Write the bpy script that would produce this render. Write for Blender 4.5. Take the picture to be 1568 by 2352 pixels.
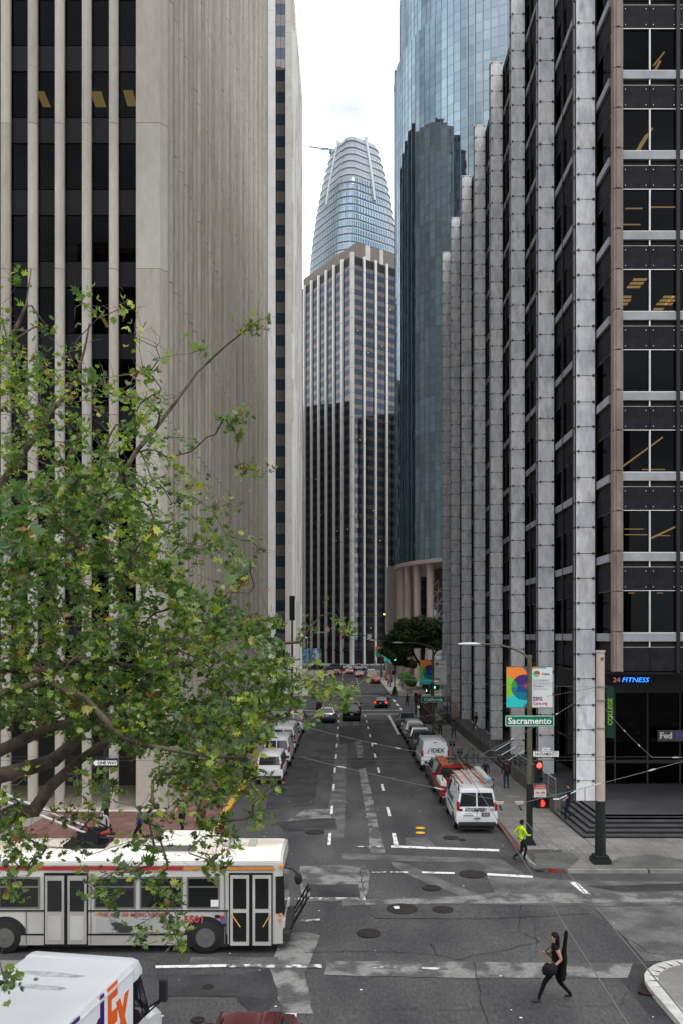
import bpy, bmesh, math, random
import numpy as np
from mathutils import Vector, Matrix, noise as mnoise
random.seed(7)
R = math.radians
for o in list(bpy.data.objects): bpy.data.objects.remove(o)
SC = bpy.context.scene; COL = SC.collection
# ---------------- camera, sky, sun, exposure ----------------
CH = 9.5; F = 1850.0; VX = 793.0; HY = 1462.0       # eye height; lens in units of a 1568x2352 picture
cd = bpy.data.cameras.new('camera'); cam = bpy.data.objects.new('camera', cd); COL.objects.link(cam)
cam.location = (0, 0, CH); cam.rotation_euler = (R(90), 0, 0)
cd.sensor_fit = 'VERTICAL'; cd.sensor_height = 36; cd.lens = F/2352*36
cd.shift_y = (HY-1176)/2352; cd.shift_x = -(VX-784)/2352; cd.clip_start = .1; cd.clip_end = 4000
SC.camera = cam
W = bpy.data.worlds.new('World'); SC.world = W; W.use_nodes = True
wn, wl_ = W.node_tree.nodes, W.node_tree.links
bg = wn['Background']; sky = wn.new('ShaderNodeTexSky'); sky.sky_type = 'NISHITA'; sky.sun_disc = False
SUN_EL, SUN_AZ = R(62), R(150)
sky.sun_elevation = SUN_EL; sky.sun_rotation = SUN_AZ; sky.air_density = 1.2; sky.dust_density = 2.5
tc = wn.new('ShaderNodeTexCoord'); nz = wn.new('ShaderNodeTexNoise'); nz.inputs['Scale'].default_value = 2.6
nz.inputs['Detail'].default_value = 7; nz.inputs['Roughness'].default_value = .55
mp = wn.new('ShaderNodeMapping'); mp.inputs['Scale'].default_value = (1, 1, 2.2)
wl_.new(tc.outputs['Generated'], mp.inputs[0]); wl_.new(mp.outputs[0], nz.inputs['Vector'])
cr = wn.new('ShaderNodeValToRGB'); cr.color_ramp.elements[0].position = .34; cr.color_ramp.elements[0].color = (8.6, 9.2, 10.2, 1)
cr.color_ramp.elements[1].position = .60; cr.color_ramp.elements[1].color = (24, 24.3, 25, 1)
wl_.new(nz.outputs[0], cr.inputs[0])
mx = wn.new('ShaderNodeMix'); mx.data_type = 'RGBA'; mx.inputs[0].default_value = .9
wl_.new(sky.outputs[0], mx.inputs[6]); wl_.new(cr.outputs[0], mx.inputs[7]); wl_.new(mx.outputs[2], bg.inputs[0])
bg.inputs[1].default_value = .12
sl = bpy.data.lights.new('sun', 'SUN'); sl.energy = 1.2; sl.angle = R(25); sl.color = (1, .96, .9)
so = bpy.data.objects.new('sun', sl); COL.objects.link(so)
sd = Vector((math.sin(SUN_AZ)*math.cos(SUN_EL), math.cos(SUN_AZ)*math.cos(SUN_EL), math.sin(SUN_EL)))
so.rotation_euler = sd.to_track_quat('Z', 'Y').to_euler()
vs = SC.view_settings; vs.view_transform = 'Standard'; vs.look = 'None'; vs.exposure = -0.22; vs.gamma = 1; vs.use_curve_mapping = False
try:
    SC.cycles.max_bounces = 7; SC.cycles.transparent_max_bounces = 12; SC.cycles.diffuse_bounces = 4
    SC.cycles.use_denoising = True; SC.cycles.caustics_reflective = False; SC.cycles.caustics_refractive = False
except Exception: pass
# ---------------- helpers ----------------
def P(px, py, y):                       # point at depth y metres seen at (px, py) of a 1568x2352 picture
    return Vector(((px-VX)*y/F, y, CH-(py-HY)*y/F))
def G(px, py):                          # the same for a point of the ground
    y = CH*F/(py-HY); return ((px-VX)*y/F, y)
MATS = {}
def mat(name, col=(.5, .5, .5), rough=.6, metal=0., col2=None, scale=2., lo=.35, hi=.65, bump=0., bscale=None, detail=5, spec=.28,
        stretch=(1, 1, 1), emit=None, es=1., fine=None, coat=0., space='Object', alpha=None):
    if name in MATS: return MATS[name]
    m = bpy.data.materials.new(name); m.use_nodes = True; n, l = m.node_tree.nodes, m.node_tree.links
    b = n['Principled BSDF']; c = tuple(col)+(1,)
    b.inputs['Base Color'].default_value = c; b.inputs['Roughness'].default_value = rough; b.inputs['Metallic'].default_value = metal
    b.inputs['Specular IOR Level'].default_value = spec; b.inputs['Coat Weight'].default_value = coat; b.inputs['Coat Roughness'].default_value = .06
    vec = None
    if col2 is not None or bump or fine:
        t = n.new('ShaderNodeTexCoord'); mpp = n.new('ShaderNodeMapping'); mpp.inputs['Scale'].default_value = stretch
        if space == 'World':
            g = n.new('ShaderNodeNewGeometry'); l.new(g.outputs['Position'], mpp.inputs[0])
        else: l.new(t.outputs['Object'], mpp.inputs[0])
        vec = mpp.outputs[0]
    if col2 is not None:
        z = n.new('ShaderNodeTexNoise'); z.inputs['Scale'].default_value = scale; z.inputs['Detail'].default_value = detail; l.new(vec, z.inputs['Vector'])
        r = n.new('ShaderNodeValToRGB'); r.color_ramp.elements[0].position = lo; r.color_ramp.elements[1].position = hi
        r.color_ramp.elements[0].color = c; r.color_ramp.elements[1].color = tuple(col2)+(1,)
        l.new(z.outputs[0], r.inputs[0]); last = r.outputs[0]
        if fine:
            z2 = n.new('ShaderNodeTexNoise'); z2.inputs['Scale'].default_value = fine[0]; z2.inputs['Detail'].default_value = 6; z2.inputs['Roughness'].default_value = .7; l.new(vec, z2.inputs['Vector'])
            mr = n.new('ShaderNodeMapRange'); mr.inputs[1].default_value = .3; mr.inputs[2].default_value = .7; mr.inputs[3].default_value = 1-fine[1]; mr.inputs[4].default_value = 1+fine[1]
            l.new(z2.outputs[0], mr.inputs[0]); mm = n.new('ShaderNodeVectorMath'); mm.operation = 'SCALE'; l.new(last, mm.inputs[0]); l.new(mr.outputs[0], mm.inputs['Scale']); last = mm.outputs[0]
        l.new(last, b.inputs['Base Color'])
    if bump:
        z = n.new('ShaderNodeTexNoise'); z.inputs['Scale'].default_value = bscale or scale*4; z.inputs['Detail'].default_value = 6; l.new(vec, z.inputs['Vector'])
        bm_ = n.new('ShaderNodeBump'); bm_.inputs['Strength'].default_value = bump; bm_.inputs['Distance'].default_value = .02
        l.new(z.outputs[0], bm_.inputs['Height']); l.new(bm_.outputs[0], b.inputs['Normal'])
    if emit is not None:
        b.inputs['Emission Color'].default_value = tuple(emit)+(1,); b.inputs['Emission Strength'].default_value = es
    MATS[name] = m; return m
def glass(name, tint=(.4, .42, .42), refl=1.45, rcol=(1, 1, 1), rough=.0, wav=.0, wsc=.4):
    """see-through pane: tinted transparency under a mirror reflection"""
    if name in MATS: return MATS[name]
    m = bpy.data.materials.new(name); m.use_nodes = True; n, l = m.node_tree.nodes, m.node_tree.links; n.remove(n['Principled BSDF'])
    a = n.new('ShaderNodeBsdfTransparent'); a.inputs[0].default_value = tint+(1,); g = n.new('ShaderNodeBsdfGlossy'); g.inputs[0].default_value = rcol+(1,); g.inputs['Roughness'].default_value = rough
    f = n.new('ShaderNodeFresnel'); f.inputs[0].default_value = refl; x = n.new('ShaderNodeMixShader')
    l.new(f.outputs[0], x.inputs[0]); l.new(a.outputs[0], x.inputs[1]); l.new(g.outputs[0], x.inputs[2]); l.new(x.outputs[0], n['Material Output'].inputs[0])
    MATS[name] = m; return m
def mirror(name, base, rcol, k, rough=.02, wav=.02, wsc=.25, var=.0):
    """opaque coated glass: dark body colour under a reflection of share k (more at grazing angles), slightly wavy"""
    if name in MATS: return MATS[name]
    m = bpy.data.materials.new(name); m.use_nodes = True; n, l = m.node_tree.nodes, m.node_tree.links; n.remove(n['Principled BSDF'])
    a = n.new('ShaderNodeBsdfDiffuse'); a.inputs[0].default_value = base+(1,); g = n.new('ShaderNodeBsdfGlossy'); g.inputs[0].default_value = rcol+(1,); g.inputs['Roughness'].default_value = rough
    f = n.new('ShaderNodeLayerWeight'); f.inputs[0].default_value = .3; mr = n.new('ShaderNodeMapRange'); mr.inputs[3].default_value = k; mr.inputs[4].default_value = min(1, k+.5)
    l.new(f.outputs['Fresnel'], mr.inputs[0]); x = n.new('ShaderNodeMixShader')
    if wav:
        ge = n.new('ShaderNodeNewGeometry'); z = n.new('ShaderNodeTexNoise'); z.inputs['Scale'].default_value = wsc; z.inputs['Detail'].default_value = 1
        l.new(ge.outputs['Position'], z.inputs['Vector']); b = n.new('ShaderNodeBump'); b.inputs['Strength'].default_value = 1; b.inputs['Distance'].default_value = wav
        l.new(z.outputs[0], b.inputs['Height']); l.new(b.outputs[0], g.inputs['Normal'])
    l.new(mr.outputs[0], x.inputs[0]); l.new(a.outputs[0], x.inputs[1]); l.new(g.outputs[0], x.inputs[2]); l.new(x.outputs[0], n['Material Output'].inputs[0])
    MATS[name] = m; return m
class MB:
    def __init__(s): s.v = []; s.f = []; s.m = []
    def add(s, vs, fs, mi=0, M=None):
        k = len(s.v); s.v += [tuple(M @ Vector(p)) if M else tuple(p) for p in vs]
        s.f += [tuple(k+i for i in f) for f in fs]; s.m += [mi]*len(fs); return s
    def hexa(s, p, mi=0, M=None):       # 8 corners: bottom ring 0-3 counter-clockwise, top ring 4-7
        return s.add(p, [(3, 2, 1, 0), (4, 5, 6, 7), (0, 1, 5, 4), (1, 2, 6, 5), (2, 3, 7, 6), (3, 0, 4, 7)], mi, M)
    def box(s, x0, x1, y0, y1, z0, z1, mi=0, M=None):
        return s.hexa([(x0, y0, z0), (x1, y0, z0), (x1, y1, z0), (x0, y1, z0), (x0, y0, z1), (x1, y0, z1), (x1, y1, z1), (x0, y1, z1)], mi, M)
    def tube(s, pts, r, n=8, mi=0, caps=True):
        pts = [Vector(p) for p in pts]; N = len(pts); rr = r if isinstance(r, (list, tuple)) else [r]*N; vs = []; fs = []
        up = None
        for i, p in enumerate(pts):
            t = (pts[min(i+1, N-1)]-pts[max(i-1, 0)]); t = t.normalized() if t.length > 1e-9 else Vector((0, 0, 1))
            if up is None: up = Vector((0, 0, 1)) if abs(t.z) < .9 else Vector((1, 0, 0))
            a = t.cross(up); a = a.normalized() if a.length > 1e-6 else t.orthogonal().normalized(); b = a.cross(t).normalized(); up = b
            for k in range(n):
                q = 2*math.pi*k/n; vs.append(p+(a*math.cos(q)+b*math.sin(q))*rr[i])
        for i in range(N-1):
            for k in range(n): fs.append((i*n+k, (i+1)*n+k, (i+1)*n+(k+1) % n, i*n+(k+1) % n))
        if caps: fs.append(tuple(range(n))); fs.append(tuple((N-1)*n+k for k in range(n))[::-1])
        return s.add(vs, fs, mi)
    def prism(s, poly, z0, z1, mi=0, M=None):   # poly counter-clockwise in xy
        n = len(poly); vs = [(x, y, z0) for x, y in poly]+[(x, y, z1) for x, y in poly]
        return s.add(vs, [tuple(range(n))[::-1], tuple(range(n, 2*n))]+[(i, (i+1) % n, n+(i+1) % n, n+i) for i in range(n)], mi, M)
    def ball(s, c, r, n=8, mi=0):
        rx, ry, rz = r if isinstance(r, (tuple, list)) else (r, r, r); vs = [(c[0], c[1], c[2]-rz)]; fs = []
        for j in range(1, n//2):
            a = math.pi*j/(n//2)-math.pi/2
            for k in range(n): q = 2*math.pi*k/n; vs.append((c[0]+rx*math.cos(a)*math.cos(q), c[1]+ry*math.cos(a)*math.sin(q), c[2]+rz*math.sin(a)))
        vs.append((c[0], c[1], c[2]+rz)); m = n//2-1
        for k in range(n): fs.append((0, 1+(k+1) % n, 1+k)); fs.append((len(vs)-1, 1+(m-1)*n+k, 1+(m-1)*n+(k+1) % n))
        for j in range(m-1):
            for k in range(n): fs.append((1+j*n+k, 1+j*n+(k+1) % n, 1+(j+1)*n+(k+1) % n, 1+(j+1)*n+k))
        return s.add(vs, fs, mi)
    def loft(s, rings, mi=0, closed=True, caps=True):
        n = len(rings[0]); vs = [p for r in rings for p in r]; fs = []
        for i in range(len(rings)-1):
            for k in range(n if closed else n-1): fs.append((i*n+k, i*n+(k+1) % n, (i+1)*n+(k+1) % n, (i+1)*n+k))
        if caps: fs.append(tuple(range(n))[::-1]); fs.append(tuple((len(rings)-1)*n+k for k in range(n)))
        return s.add(vs, fs, mi)
    def mesh(s, name, mats, smooth=False):
        me = bpy.data.meshes.new(name); me.from_pydata(s.v, [], s.f)
        for m in (mats if isinstance(mats, (list, tuple)) else [mats]): me.materials.append(m)
        if any(s.m): me.polygons.foreach_set('material_index', s.m)
        if smooth:
            me.shade_smooth()
            if smooth is not True: me.set_sharp_from_angle(angle=R(smooth))
        me.update(); return me
def wloc(o):
    v = Vector((0, 0, 0))
    while o: v += o.location; o = o.parent
    return v
def link(name, me, parent=None, loc=(0, 0, 0), rot=None, world=False):
    o = bpy.data.objects.new(name, me); COL.objects.link(o)
    if parent: o.parent = parent
    o.location = Vector(loc)-(wloc(parent) if world and parent else Vector((0, 0, 0)))
    if rot is not None: o.rotation_euler = rot
    return o
def part(name, mb, mats, parent=None, loc=(0, 0, 0), world=False, smooth=False, rot=None, bevel=0, label=None):
    o = link(name, mb.mesh(name, mats, smooth), parent, loc, rot, world)
    if bevel:
        b = o.modifiers.new('edge', 'BEVEL'); b.width = bevel; b.segments = 2; b.limit_method = 'ANGLE'; b.angle_limit = R(35)
    if label: o['label'] = label
    return o
def thing(name, label, cat, loc=(0, 0, 0), rotz=0, group=None):
    o = bpy.data.objects.new(name, None); COL.objects.link(o); o.location = loc; o.rotation_euler = (0, 0, rotz); o.empty_display_size = .3
    o['label'] = label; o['category'] = cat
    if group: o['group'] = group
    return o
def tag(o, label, cat, group=None):
    o['label'] = label; o['category'] = cat
    if group: o['group'] = group
    return o
def struct(name, mb, mats, parent=None, **k):
    o = part(name, mb, mats, parent, **k)
    if parent is None: o['kind'] = 'structure'
    return o
_bm = {}
def boxmesh(sx, sy, sz, m, name='piece', bev=0):
    key = (round(sx, 2), round(sy, 2), round(sz, 2), m.name, bev)
    if key not in _bm:
        a, b, c = sx/2, sy/2, sz/2; _bm[key] = MB().box(-a, a, -b, b, -c, c).mesh(name, m)
    return _bm[key]
def pieces(name, items, m, parent, limit=300, world=True, jit=0., rest=None):
    """items: (cx,cy,cz, sx,sy,sz[,rotz]). the nearest/largest become objects of their own, what is past the limit one joined part"""
    pm = parent.matrix_basis.copy() if not world else None
    def key(i):
        p = Vector(i[:3]) if world else pm @ Vector(i[:3])
        if p.y < 1: return 0
        px = VX+p.x*F/p.y; py = HY-(p.z-CH)*F/p.y
        vis = 1 if (-60 < px < 1630 and -60 < py < 2420) else .02
        return -vis*max(i[3], i[4])*i[5]/(p.y*p.y)
    its = sorted(items, key=key); out = []
    for i in its[:limit]:
        mm = random.choice(m) if isinstance(m, list) else m
        o = link(name, boxmesh(i[3], i[4], i[5], mm, name), parent, i[:3], world=world)
        rz = i[6] if len(i) > 6 else 0
        if rz or jit: o.rotation_euler = (random.uniform(-jit, jit), random.uniform(-jit, jit)*.2, rz+random.uniform(-jit, jit))
        out.append(o)
    if its[limit:]:
        ml = m if isinstance(m, list) else [m]; mb = MB(); off = wloc(parent) if world else Vector((0, 0, 0))
        for i in its[limit:]:
            rz = i[6] if len(i) > 6 else 0
            M = Matrix.Translation(Vector(i[:3])-off) @ Matrix.Rotation(rz+random.uniform(-jit, jit), 4, 'Z') @ Matrix.Rotation(random.uniform(-jit, jit), 4, 'X')
            a, b, c = i[3]/2, i[4]/2, i[5]/2
            mb.box(-a, a, -b, b, -c, c, random.randrange(len(ml)), M)
        o = part(rest or name, mb, ml, parent); o['kind'] = 'stuff'
    return out
def text(s, size, m, parent, loc, rot=(R(90), 0, 0), name='lettering', sx=1., align='CENTER', ext=.004, bold=0., shear=0., world=False):
    c = bpy.data.curves.new(name, 'FONT'); c.body = s; c.size = size; c.align_x = align; c.align_y = 'CENTER'; c.extrude = ext; c.offset = bold; c.shear = shear
    c.resolution_u = 2
    t = bpy.data.objects.new(name, c); COL.objects.link(t); dg = bpy.context.evaluated_depsgraph_get()
    me = bpy.data.meshes.new_from_object(t.evaluated_get(dg)); bpy.data.objects.remove(t)
    me.materials.clear(); me.materials.append(m)
    o = link(name, me, parent, loc, rot, world); o.scale = (sx, 1, 1); return o
def copy_tree(o, parent=None):
    c = o.copy(); COL.objects.link(c)
    if parent: c.parent = parent
    for ch in [x for x in KIDS.get(o.name, [])]: copy_tree(ch, c)
    return c
KIDS = {}
def remember(root):
    for o in root.children_recursive: KIDS.setdefault(o.parent.name, [])
    for o in root.children_recursive:
        if o not in KIDS[o.parent.name]: KIDS[o.parent.name].append(o)
# ---------------- materials ----------------
asphalt = mat('asphalt', (.043, .043, .046), .85, col2=(.088, .087, .086), scale=.55, lo=.32, hi=.68, detail=8, bump=.3, bscale=14, fine=(13, .42), space='World', stretch=(1, .35, 1))
asphalt_d = mat('asphalt_dark', (.03, .03, .032), .8, col2=(.055, .055, .057), scale=.8, bump=.25, bscale=14, fine=(11, .3), space='World')
asphalt_l = mat('asphalt_pale', (.075, .074, .072), .9, col2=(.15, .147, .142), scale=1.0, lo=.36, hi=.66, detail=8, bump=.3, bscale=12, fine=(13, .35), space='World')
conc_patch = mat('worn_concrete', (.085, .084, .081), .9, col2=(.22, .216, .207), scale=1.1, lo=.42, hi=.56, bump=.3, bscale=10, fine=(8, .3), space='World')
sidewalk_m = mat('sidewalk_concrete', (.15, .145, .135), .9, col2=(.24, .232, .215), scale=.5, bump=.15, bscale=16, fine=(7, .18), space='World')
ramp_m = mat('dark_ramp_concrete', (.085, .083, .08), .9, col2=(.13, .127, .12), scale=.9, bump=.15, fine=(8, .2), space='World')
kerb_m = mat('kerb_stone', (.2, .195, .185), .9, col2=(.3, .29, .27), scale=2, space='World')
kerb_red = mat('red_kerb_paint', (.26, .03, .025), .8, col2=(.11, .075, .068), scale=2.2, lo=.40, hi=.56, space='World')
kerb_yel = mat('yellow_kerb_paint', (.65, .36, .03), .7, col2=(.4, .25, .06), scale=3, lo=.45, hi=.75, space='World')
white_paint = mat('road_paint_white', (.75, .75, .73), .7, col2=(.25, .25, .24), scale=3.2, lo=.52, hi=.66, fine=(14, .25), space='World')
worn_paint = mat('worn_road_paint', (.62, .62, .6), .8, col2=(.12, .12, .12), scale=3.5, lo=.40, hi=.52, fine=(12, .3), space='World')
yellow_paint = mat('road_paint_yellow', (.75, .42, .03), .7)
redbrick = [mat('red_paver_%d' % i, c, .85, col2=c2, scale=1.5, bump=.1, fine=(9, .15), space='World') for i, (c, c2) in enumerate((((.155, .075, .065), (.2, .10, .088)), ((.135, .068, .06), (.18, .09, .08)), ((.17, .088, .075), (.21, .115, .10))))]
joint_l = mat('pale_joint', (.26, .24, .22), .9)
beige_pave = mat('beige_terrace', (.36, .31, .24), .8, col2=(.42, .37, .30), scale=.7, space='World', fine=(6, .1))
iron = mat('manhole_iron', (.035, .033, .032), .55, metal=.5, col2=(.06, .05, .045), scale=8, bump=.4, bscale=40)
precast = mat('precast_concrete', (.36, .325, .275), .85, col2=(.44, .405, .35), scale=.35, bump=.08, bscale=12, fine=(3.5, .10), space='World', stretch=(1, 1, .35))
precast2 = mat('precast_concrete_cool', (.34, .315, .28), .85, col2=(.42, .395, .355), scale=.35, bump=.08, bscale=12, fine=(3.5, .10), space='World', stretch=(1, 1, .35))
sidecast = [mat('aggregate_rib_shade_%d' % i, c, .9, col2=c2, scale=.5, bump=.1, fine=(4, .16), space='World', stretch=(1, 1, .25)) for i, (c, c2) in enumerate((((.34, .31, .265), (.42, .385, .335)), ((.27, .245, .21), (.35, .32, .28)), ((.39, .36, .31), (.31, .285, .245))))]  # brown aggregate, with shade between ribs painted in as alternating tones
precast3 = mat('precast_concrete_grey', (.38, .345, .295), .85, col2=(.33, .305, .265), scale=.4, bump=.08, bscale=12, fine=(3.5, .12), space='World', stretch=(1, 1, .3))
whitestone = mat('white_cladding', (.70, .69, .66), .7, col2=(.78, .77, .74), scale=.3, fine=(2, .05), space='World')
beigestone = mat('cream_cladding', (.54, .51, .46), .75, col2=(.62, .59, .54), scale=.3, fine=(2, .06), space='World')
marble = [mat('grey_marble_%d' % i, a, .45, col2=b, scale=1.1, lo=.44, hi=.66, detail=11, fine=(3.2, .15), space='World', stretch=(1.9, 1, .7)) for i, (a, b) in enumerate((((.79, .79, .795), (.50, .52, .56)), ((.75, .755, .77), (.60, .61, .64)), ((.80, .795, .785), (.60, .595, .59)), ((.71, .72, .74), (.53, .55, .58))))]
stud_m = mat('bronze_stud', (.10, .085, .07), .4, metal=.6)
blackmetal = mat('black_metal', (.010, .010, .012), .5, spec=.25)
darkmetal = mat('dark_metal', (.03, .03, .033), .5, spec=.3)
edge_m = mat('pale_metal_edge', (.45, .46, .45), .35, metal=.3)
granite_b = mat('black_granite', (.013, .013, .016), .55, col2=(.022, .022, .026), scale=2, fine=(30, .3), spec=.06)
band_m = mat('grey_sill_band', (.25, .25, .27), .5, col2=(.33, .33, .36), scale=1.2, fine=(25, .2), space='World')
pinkgran = mat('pink_granite_corner', (.17, .125, .11), .5, col2=(.26, .205, .18), scale=1.5, fine=(20, .2), space='World', stretch=(1, 1, .3))
pinkcol = mat('pink_granite_column', (.48, .39, .355), .5, col2=(.48, .40, .37), scale=.4, space='World')
alu = mat('aluminium_mullion', (.62, .62, .60), .35, metal=.4)
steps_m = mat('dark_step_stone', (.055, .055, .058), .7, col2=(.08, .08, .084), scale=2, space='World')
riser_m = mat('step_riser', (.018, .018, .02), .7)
plaza_m = mat('plaza_stone', (.052, .052, .055), .6, col2=(.075, .075, .08), scale=.6, space='World', fine=(8, .1))
wallconc = mat('board_concrete', (.10, .095, .082), .9, col2=(.15, .142, .125), scale=1.0, stretch=(1, 1, 3), bump=.2, fine=(6, .2), space='World')
railm = mat('steel_rail', (.35, .36, .36), .3, metal=.8)
glass_dk = glass('dark_window_glass', (.20, .20, .20), 1.38, rcol=(.22, .23, .25))
glass_lobby = glass('lobby_glass', (.30, .33, .32), 1.3, rcol=(.3, .32, .32))
interior = mat('dark_interior', (.022, .019, .017), .9)
interior2 = mat('office_ceiling', (.04, .034, .028), .9)
lamp_w = mat('office_light', (.8, .6, .3), .5, emit=(1, .62, .22), es=7)
lamp_y = mat('office_light_yellow', (.8, .6, .3), .5, emit=(1, .68, .18), es=3.6)
tyre_m = mat('tyre_rubber', (.018, .018, .018), .85)
rim_m = mat('wheel_rim', (.35, .35, .36), .35, metal=.7)
carglass = mat('car_glass', (.012, .014, .016), .04, spec=.9)
chrome = mat('chrome', (.6, .6, .6), .15, metal=1)
redlens = mat('tail_lens', (.35, .01, .01), .2)
redlit = mat('tail_lamp_lit', (.5, .02, .01), .2, emit=(1, .05, .02), es=3)
headlens = mat('head_lens', (.6, .6, .6), .1)
orange_l = mat('amber_lens', (.8, .25, .02), .2)
plate_m = mat('number_plate', (.6, .62, .65), .4)
bumper_m = mat('bumper_plastic', (.03, .03, .032), .6)
blacktext = mat('black_print', (.02, .02, .025), .6)
whitetext = mat('white_print', (.8, .8, .78), .5)
green_sign = mat('green_sign', (.0, .17, .085), .45)
red_print = mat('red_print', (.5, .03, .03), .5)
# ================= GROUND, ROADS, PAVEMENTS =================
gb = MB(); gb.add([(-1500, -600, 0), (1500, -600, 0), (1500, 2500, 0), (-1500, 2500, 0)], [(0, 1, 2, 3)])
struct('ground', gb, asphalt_d)
rd = MB()
def sheet(mb, x0, x1, y0, y1, z): mb.add([(x0, y0, z), (x1, y0, z), (x1, y1, z), (x0, y1, z)], [(0, 1, 2, 3)])
sheet(rd, -6.3, 7.6, -60, 262, .004)
struct('road', rd, asphalt)
rs = MB(); sheet(rs, -80, -6.3, 23.3, 32.3, .004); sheet(rs, 7.6, 80, 23.3, 32.3, .004)
struct('cross_street', rs, asphalt)
rc = MB(); sheet(rc, -80, -6.3, 101, 128, .004); sheet(rc, 7.6, 80, 101, 128, .004); sheet(rc, -90, -6.3, 222, 262, .004); sheet(rc, 7.6, 90, 222, 262, .004)
struct('far_cross_street', rc, asphalt)
def gpoly(pts, z, m, name='road_patch'):
    q = [G(*p) for p in pts]; mb = MB()
    a = sum(q[i][0]*q[(i+1) % len(q)][1]-q[(i+1) % len(q)][0]*q[i][1] for i in range(len(q)))
    if a < 0: q = q[::-1]
    # ragged edges: subdivide and shake
    r = []
    for i in range(len(q)):
        A, B = Vector(q[i]), Vector(q[(i+1) % len(q)]); n = max(1, int((B-A).length/.45))
        for k in range(n):
            p = A.lerp(B, k/n); w = .035 if k else 0; w = min(w, WOB[0]); r.append((p.x+random.uniform(-w, w), p.y+random.uniform(-w, w), z))
    mb.add(r, [tuple(range(len(r)))]); o = struct(name, mb, m); return o
PZ = [.008]; WOB = [.035]
def patch(pts, m): PZ[0] += .0007; return gpoly(pts, PZ[0], m)
# strips and patches of old concrete and newer asphalt, measured on the photograph
patch([(742, 1925), (790, 1925), (800, 1600), (783, 1600), (778, 1650), (764, 1800)], asphalt_l)
patch([(850, 1960), (885, 1960), (868, 1900), (842, 1780), (822, 1660), (812, 1600), (803, 1600), (812, 1680), (828, 1800), (845, 1900)], conc_patch)
patch([(655, 1890), (700, 1860), (760, 1858), (762, 1890), (720, 1905), (650, 1900)], conc_patch)
patch([(635, 1890), (680, 1885), (730, 1880), (770, 1880), (775, 1905), (655, 1912)], asphalt_d)
patch([(640, 1745), (740, 1735), (722, 1850), (610, 1860)], asphalt_d)
patch([(800, 1745), (860, 1735), (862, 1760), (812, 1768)], asphalt_d)
patch([(778, 1670), (830, 1666), (838, 1700), (780, 1710)], asphalt_d)
patch([(784, 1960), (965, 1967), (1149, 1974), (1209, 2013), (1290, 2022), (1568, 2026), (1700, 2026), (1700, 2075), (1568, 2078), (1380, 2082), (1140, 2078), (965, 2076), (784, 2082), (784, 2068), (965, 2063), (1090, 2056), (1135, 2050), (1125, 2027), (1100, 1982), (965, 1980), (784, 1975)], asphalt_l)
patch([(690, 1990), (838, 1988), (850, 2010), (838, 2068), (700, 2070), (690, 2040)], conc_patch)
patch([(710, 2032), (822, 2032), (825, 2065), (712, 2066)], asphalt_d)
patch([(896, 1980), (935, 1985), (1010, 2020), (1100, 2055), (1060, 2060), (980, 2030), (905, 1995)], asphalt_l)
patch([(830, 2068), (990, 2064), (1110, 2056), (1300, 2052), (1700, 2056), (1700, 2070), (1568, 2072), (1200, 2076), (1120, 2074), (840, 2079)], conc_patch)
patch([(1345, 2036), (1568, 2030), (1640, 2030), (1640, 2045), (1430, 2050)], asphalt_d)
patch([(750, 2208), (1240, 2212), (1452, 2214), (1440, 2248), (1200, 2248), (840, 2244), (745, 2240)], conc_patch)
patch([(860, 2085), (1340, 2082), (1352, 2100), (1100, 2112), (860, 2110)], asphalt)
patch([(1360, 2085), (1620, 2078), (1660, 2200), (1480, 2210), (1440, 2160)], asphalt_l)
patch([(645, 2150), (700, 2140), (735, 2150), (700, 2240), (720, 2330), (655, 2330), (610, 2250)], conc_patch)
patch([(560, 2240), (620, 2225), (640, 2290), (600, 2345), (545, 2300)], asphalt_d)
patch([(360, 2240), (560, 2240), (545, 2290), (380, 2290)], asphalt_d)
patch([(930, 1925), (980, 1925), (1000, 1945), (935, 1945)], asphalt_l)
patch([(440, 2200), (640, 2200), (640, 2215), (430, 2220)], asphalt_l)
patch([(790, 1638), (900, 1638), (905, 1655), (795, 1652)], asphalt_l)
patch([(760, 1572), (800, 1570), (820, 1600), (740, 1600)], asphalt_l)
# long construction joints / sealed cracks
ck = MB()
def crack(pts, w=.035):
    q = [Vector(G(*p)) for p in pts]; L = []
    for i in range(len(q)-1):
        n = max(2, int((q[i+1]-q[i]).length/.25))
        for k in range(n): p = q[i].lerp(q[i+1], k/n); L.append(p+Vector((random.uniform(-.05, .05), random.uniform(-.05, .05))))
    L.append(q[-1])
    for a, b in zip(L, L[1:]):
        d = (b-a); nn = Vector((-d.y, d.x)).normalized()*w*random.uniform(.10, .42)
        ck.add([(a.x-nn.x, a.y-nn.y, .0275), (a.x+nn.x, a.y+nn.y, .0275), (b.x+nn.x, b.y+nn.y, .0275), (b.x-nn.x, b.y-nn.y, .0275)], [(0, 3, 2, 1)])
crack([(1085, 2210), (1100, 2290), (1120, 2352)], .03); crack([(784, 2185), (960, 2190), (1050, 2205), (1240, 2165), (1190, 2140), (1195, 2080)])
crack([(1430, 2150), (1490, 2190), (1660, 2200)]); crack([(985, 2168), (1005, 2195), (1035, 2200)]); crack([(700, 2190), (790, 2188)])
crack([(860, 2110), (1060, 2112), (1250, 2110)], .02); crack([(1120, 2080), (1140, 2100), (1350, 2100)], .02); crack([(840, 2075), (825, 1990)], .04)
crack([(784, 2320), (1090, 2322), (1430, 2310), (1450, 2240)], .018); crack([(1225, 2085), (1230, 2200)], .015); crack([(400, 2280), (620, 2300)], .02)
struct('road_cracks', ck, mat('crack_seal', (.022, .022, .022), .8))['kind'] = 'structure'
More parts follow.
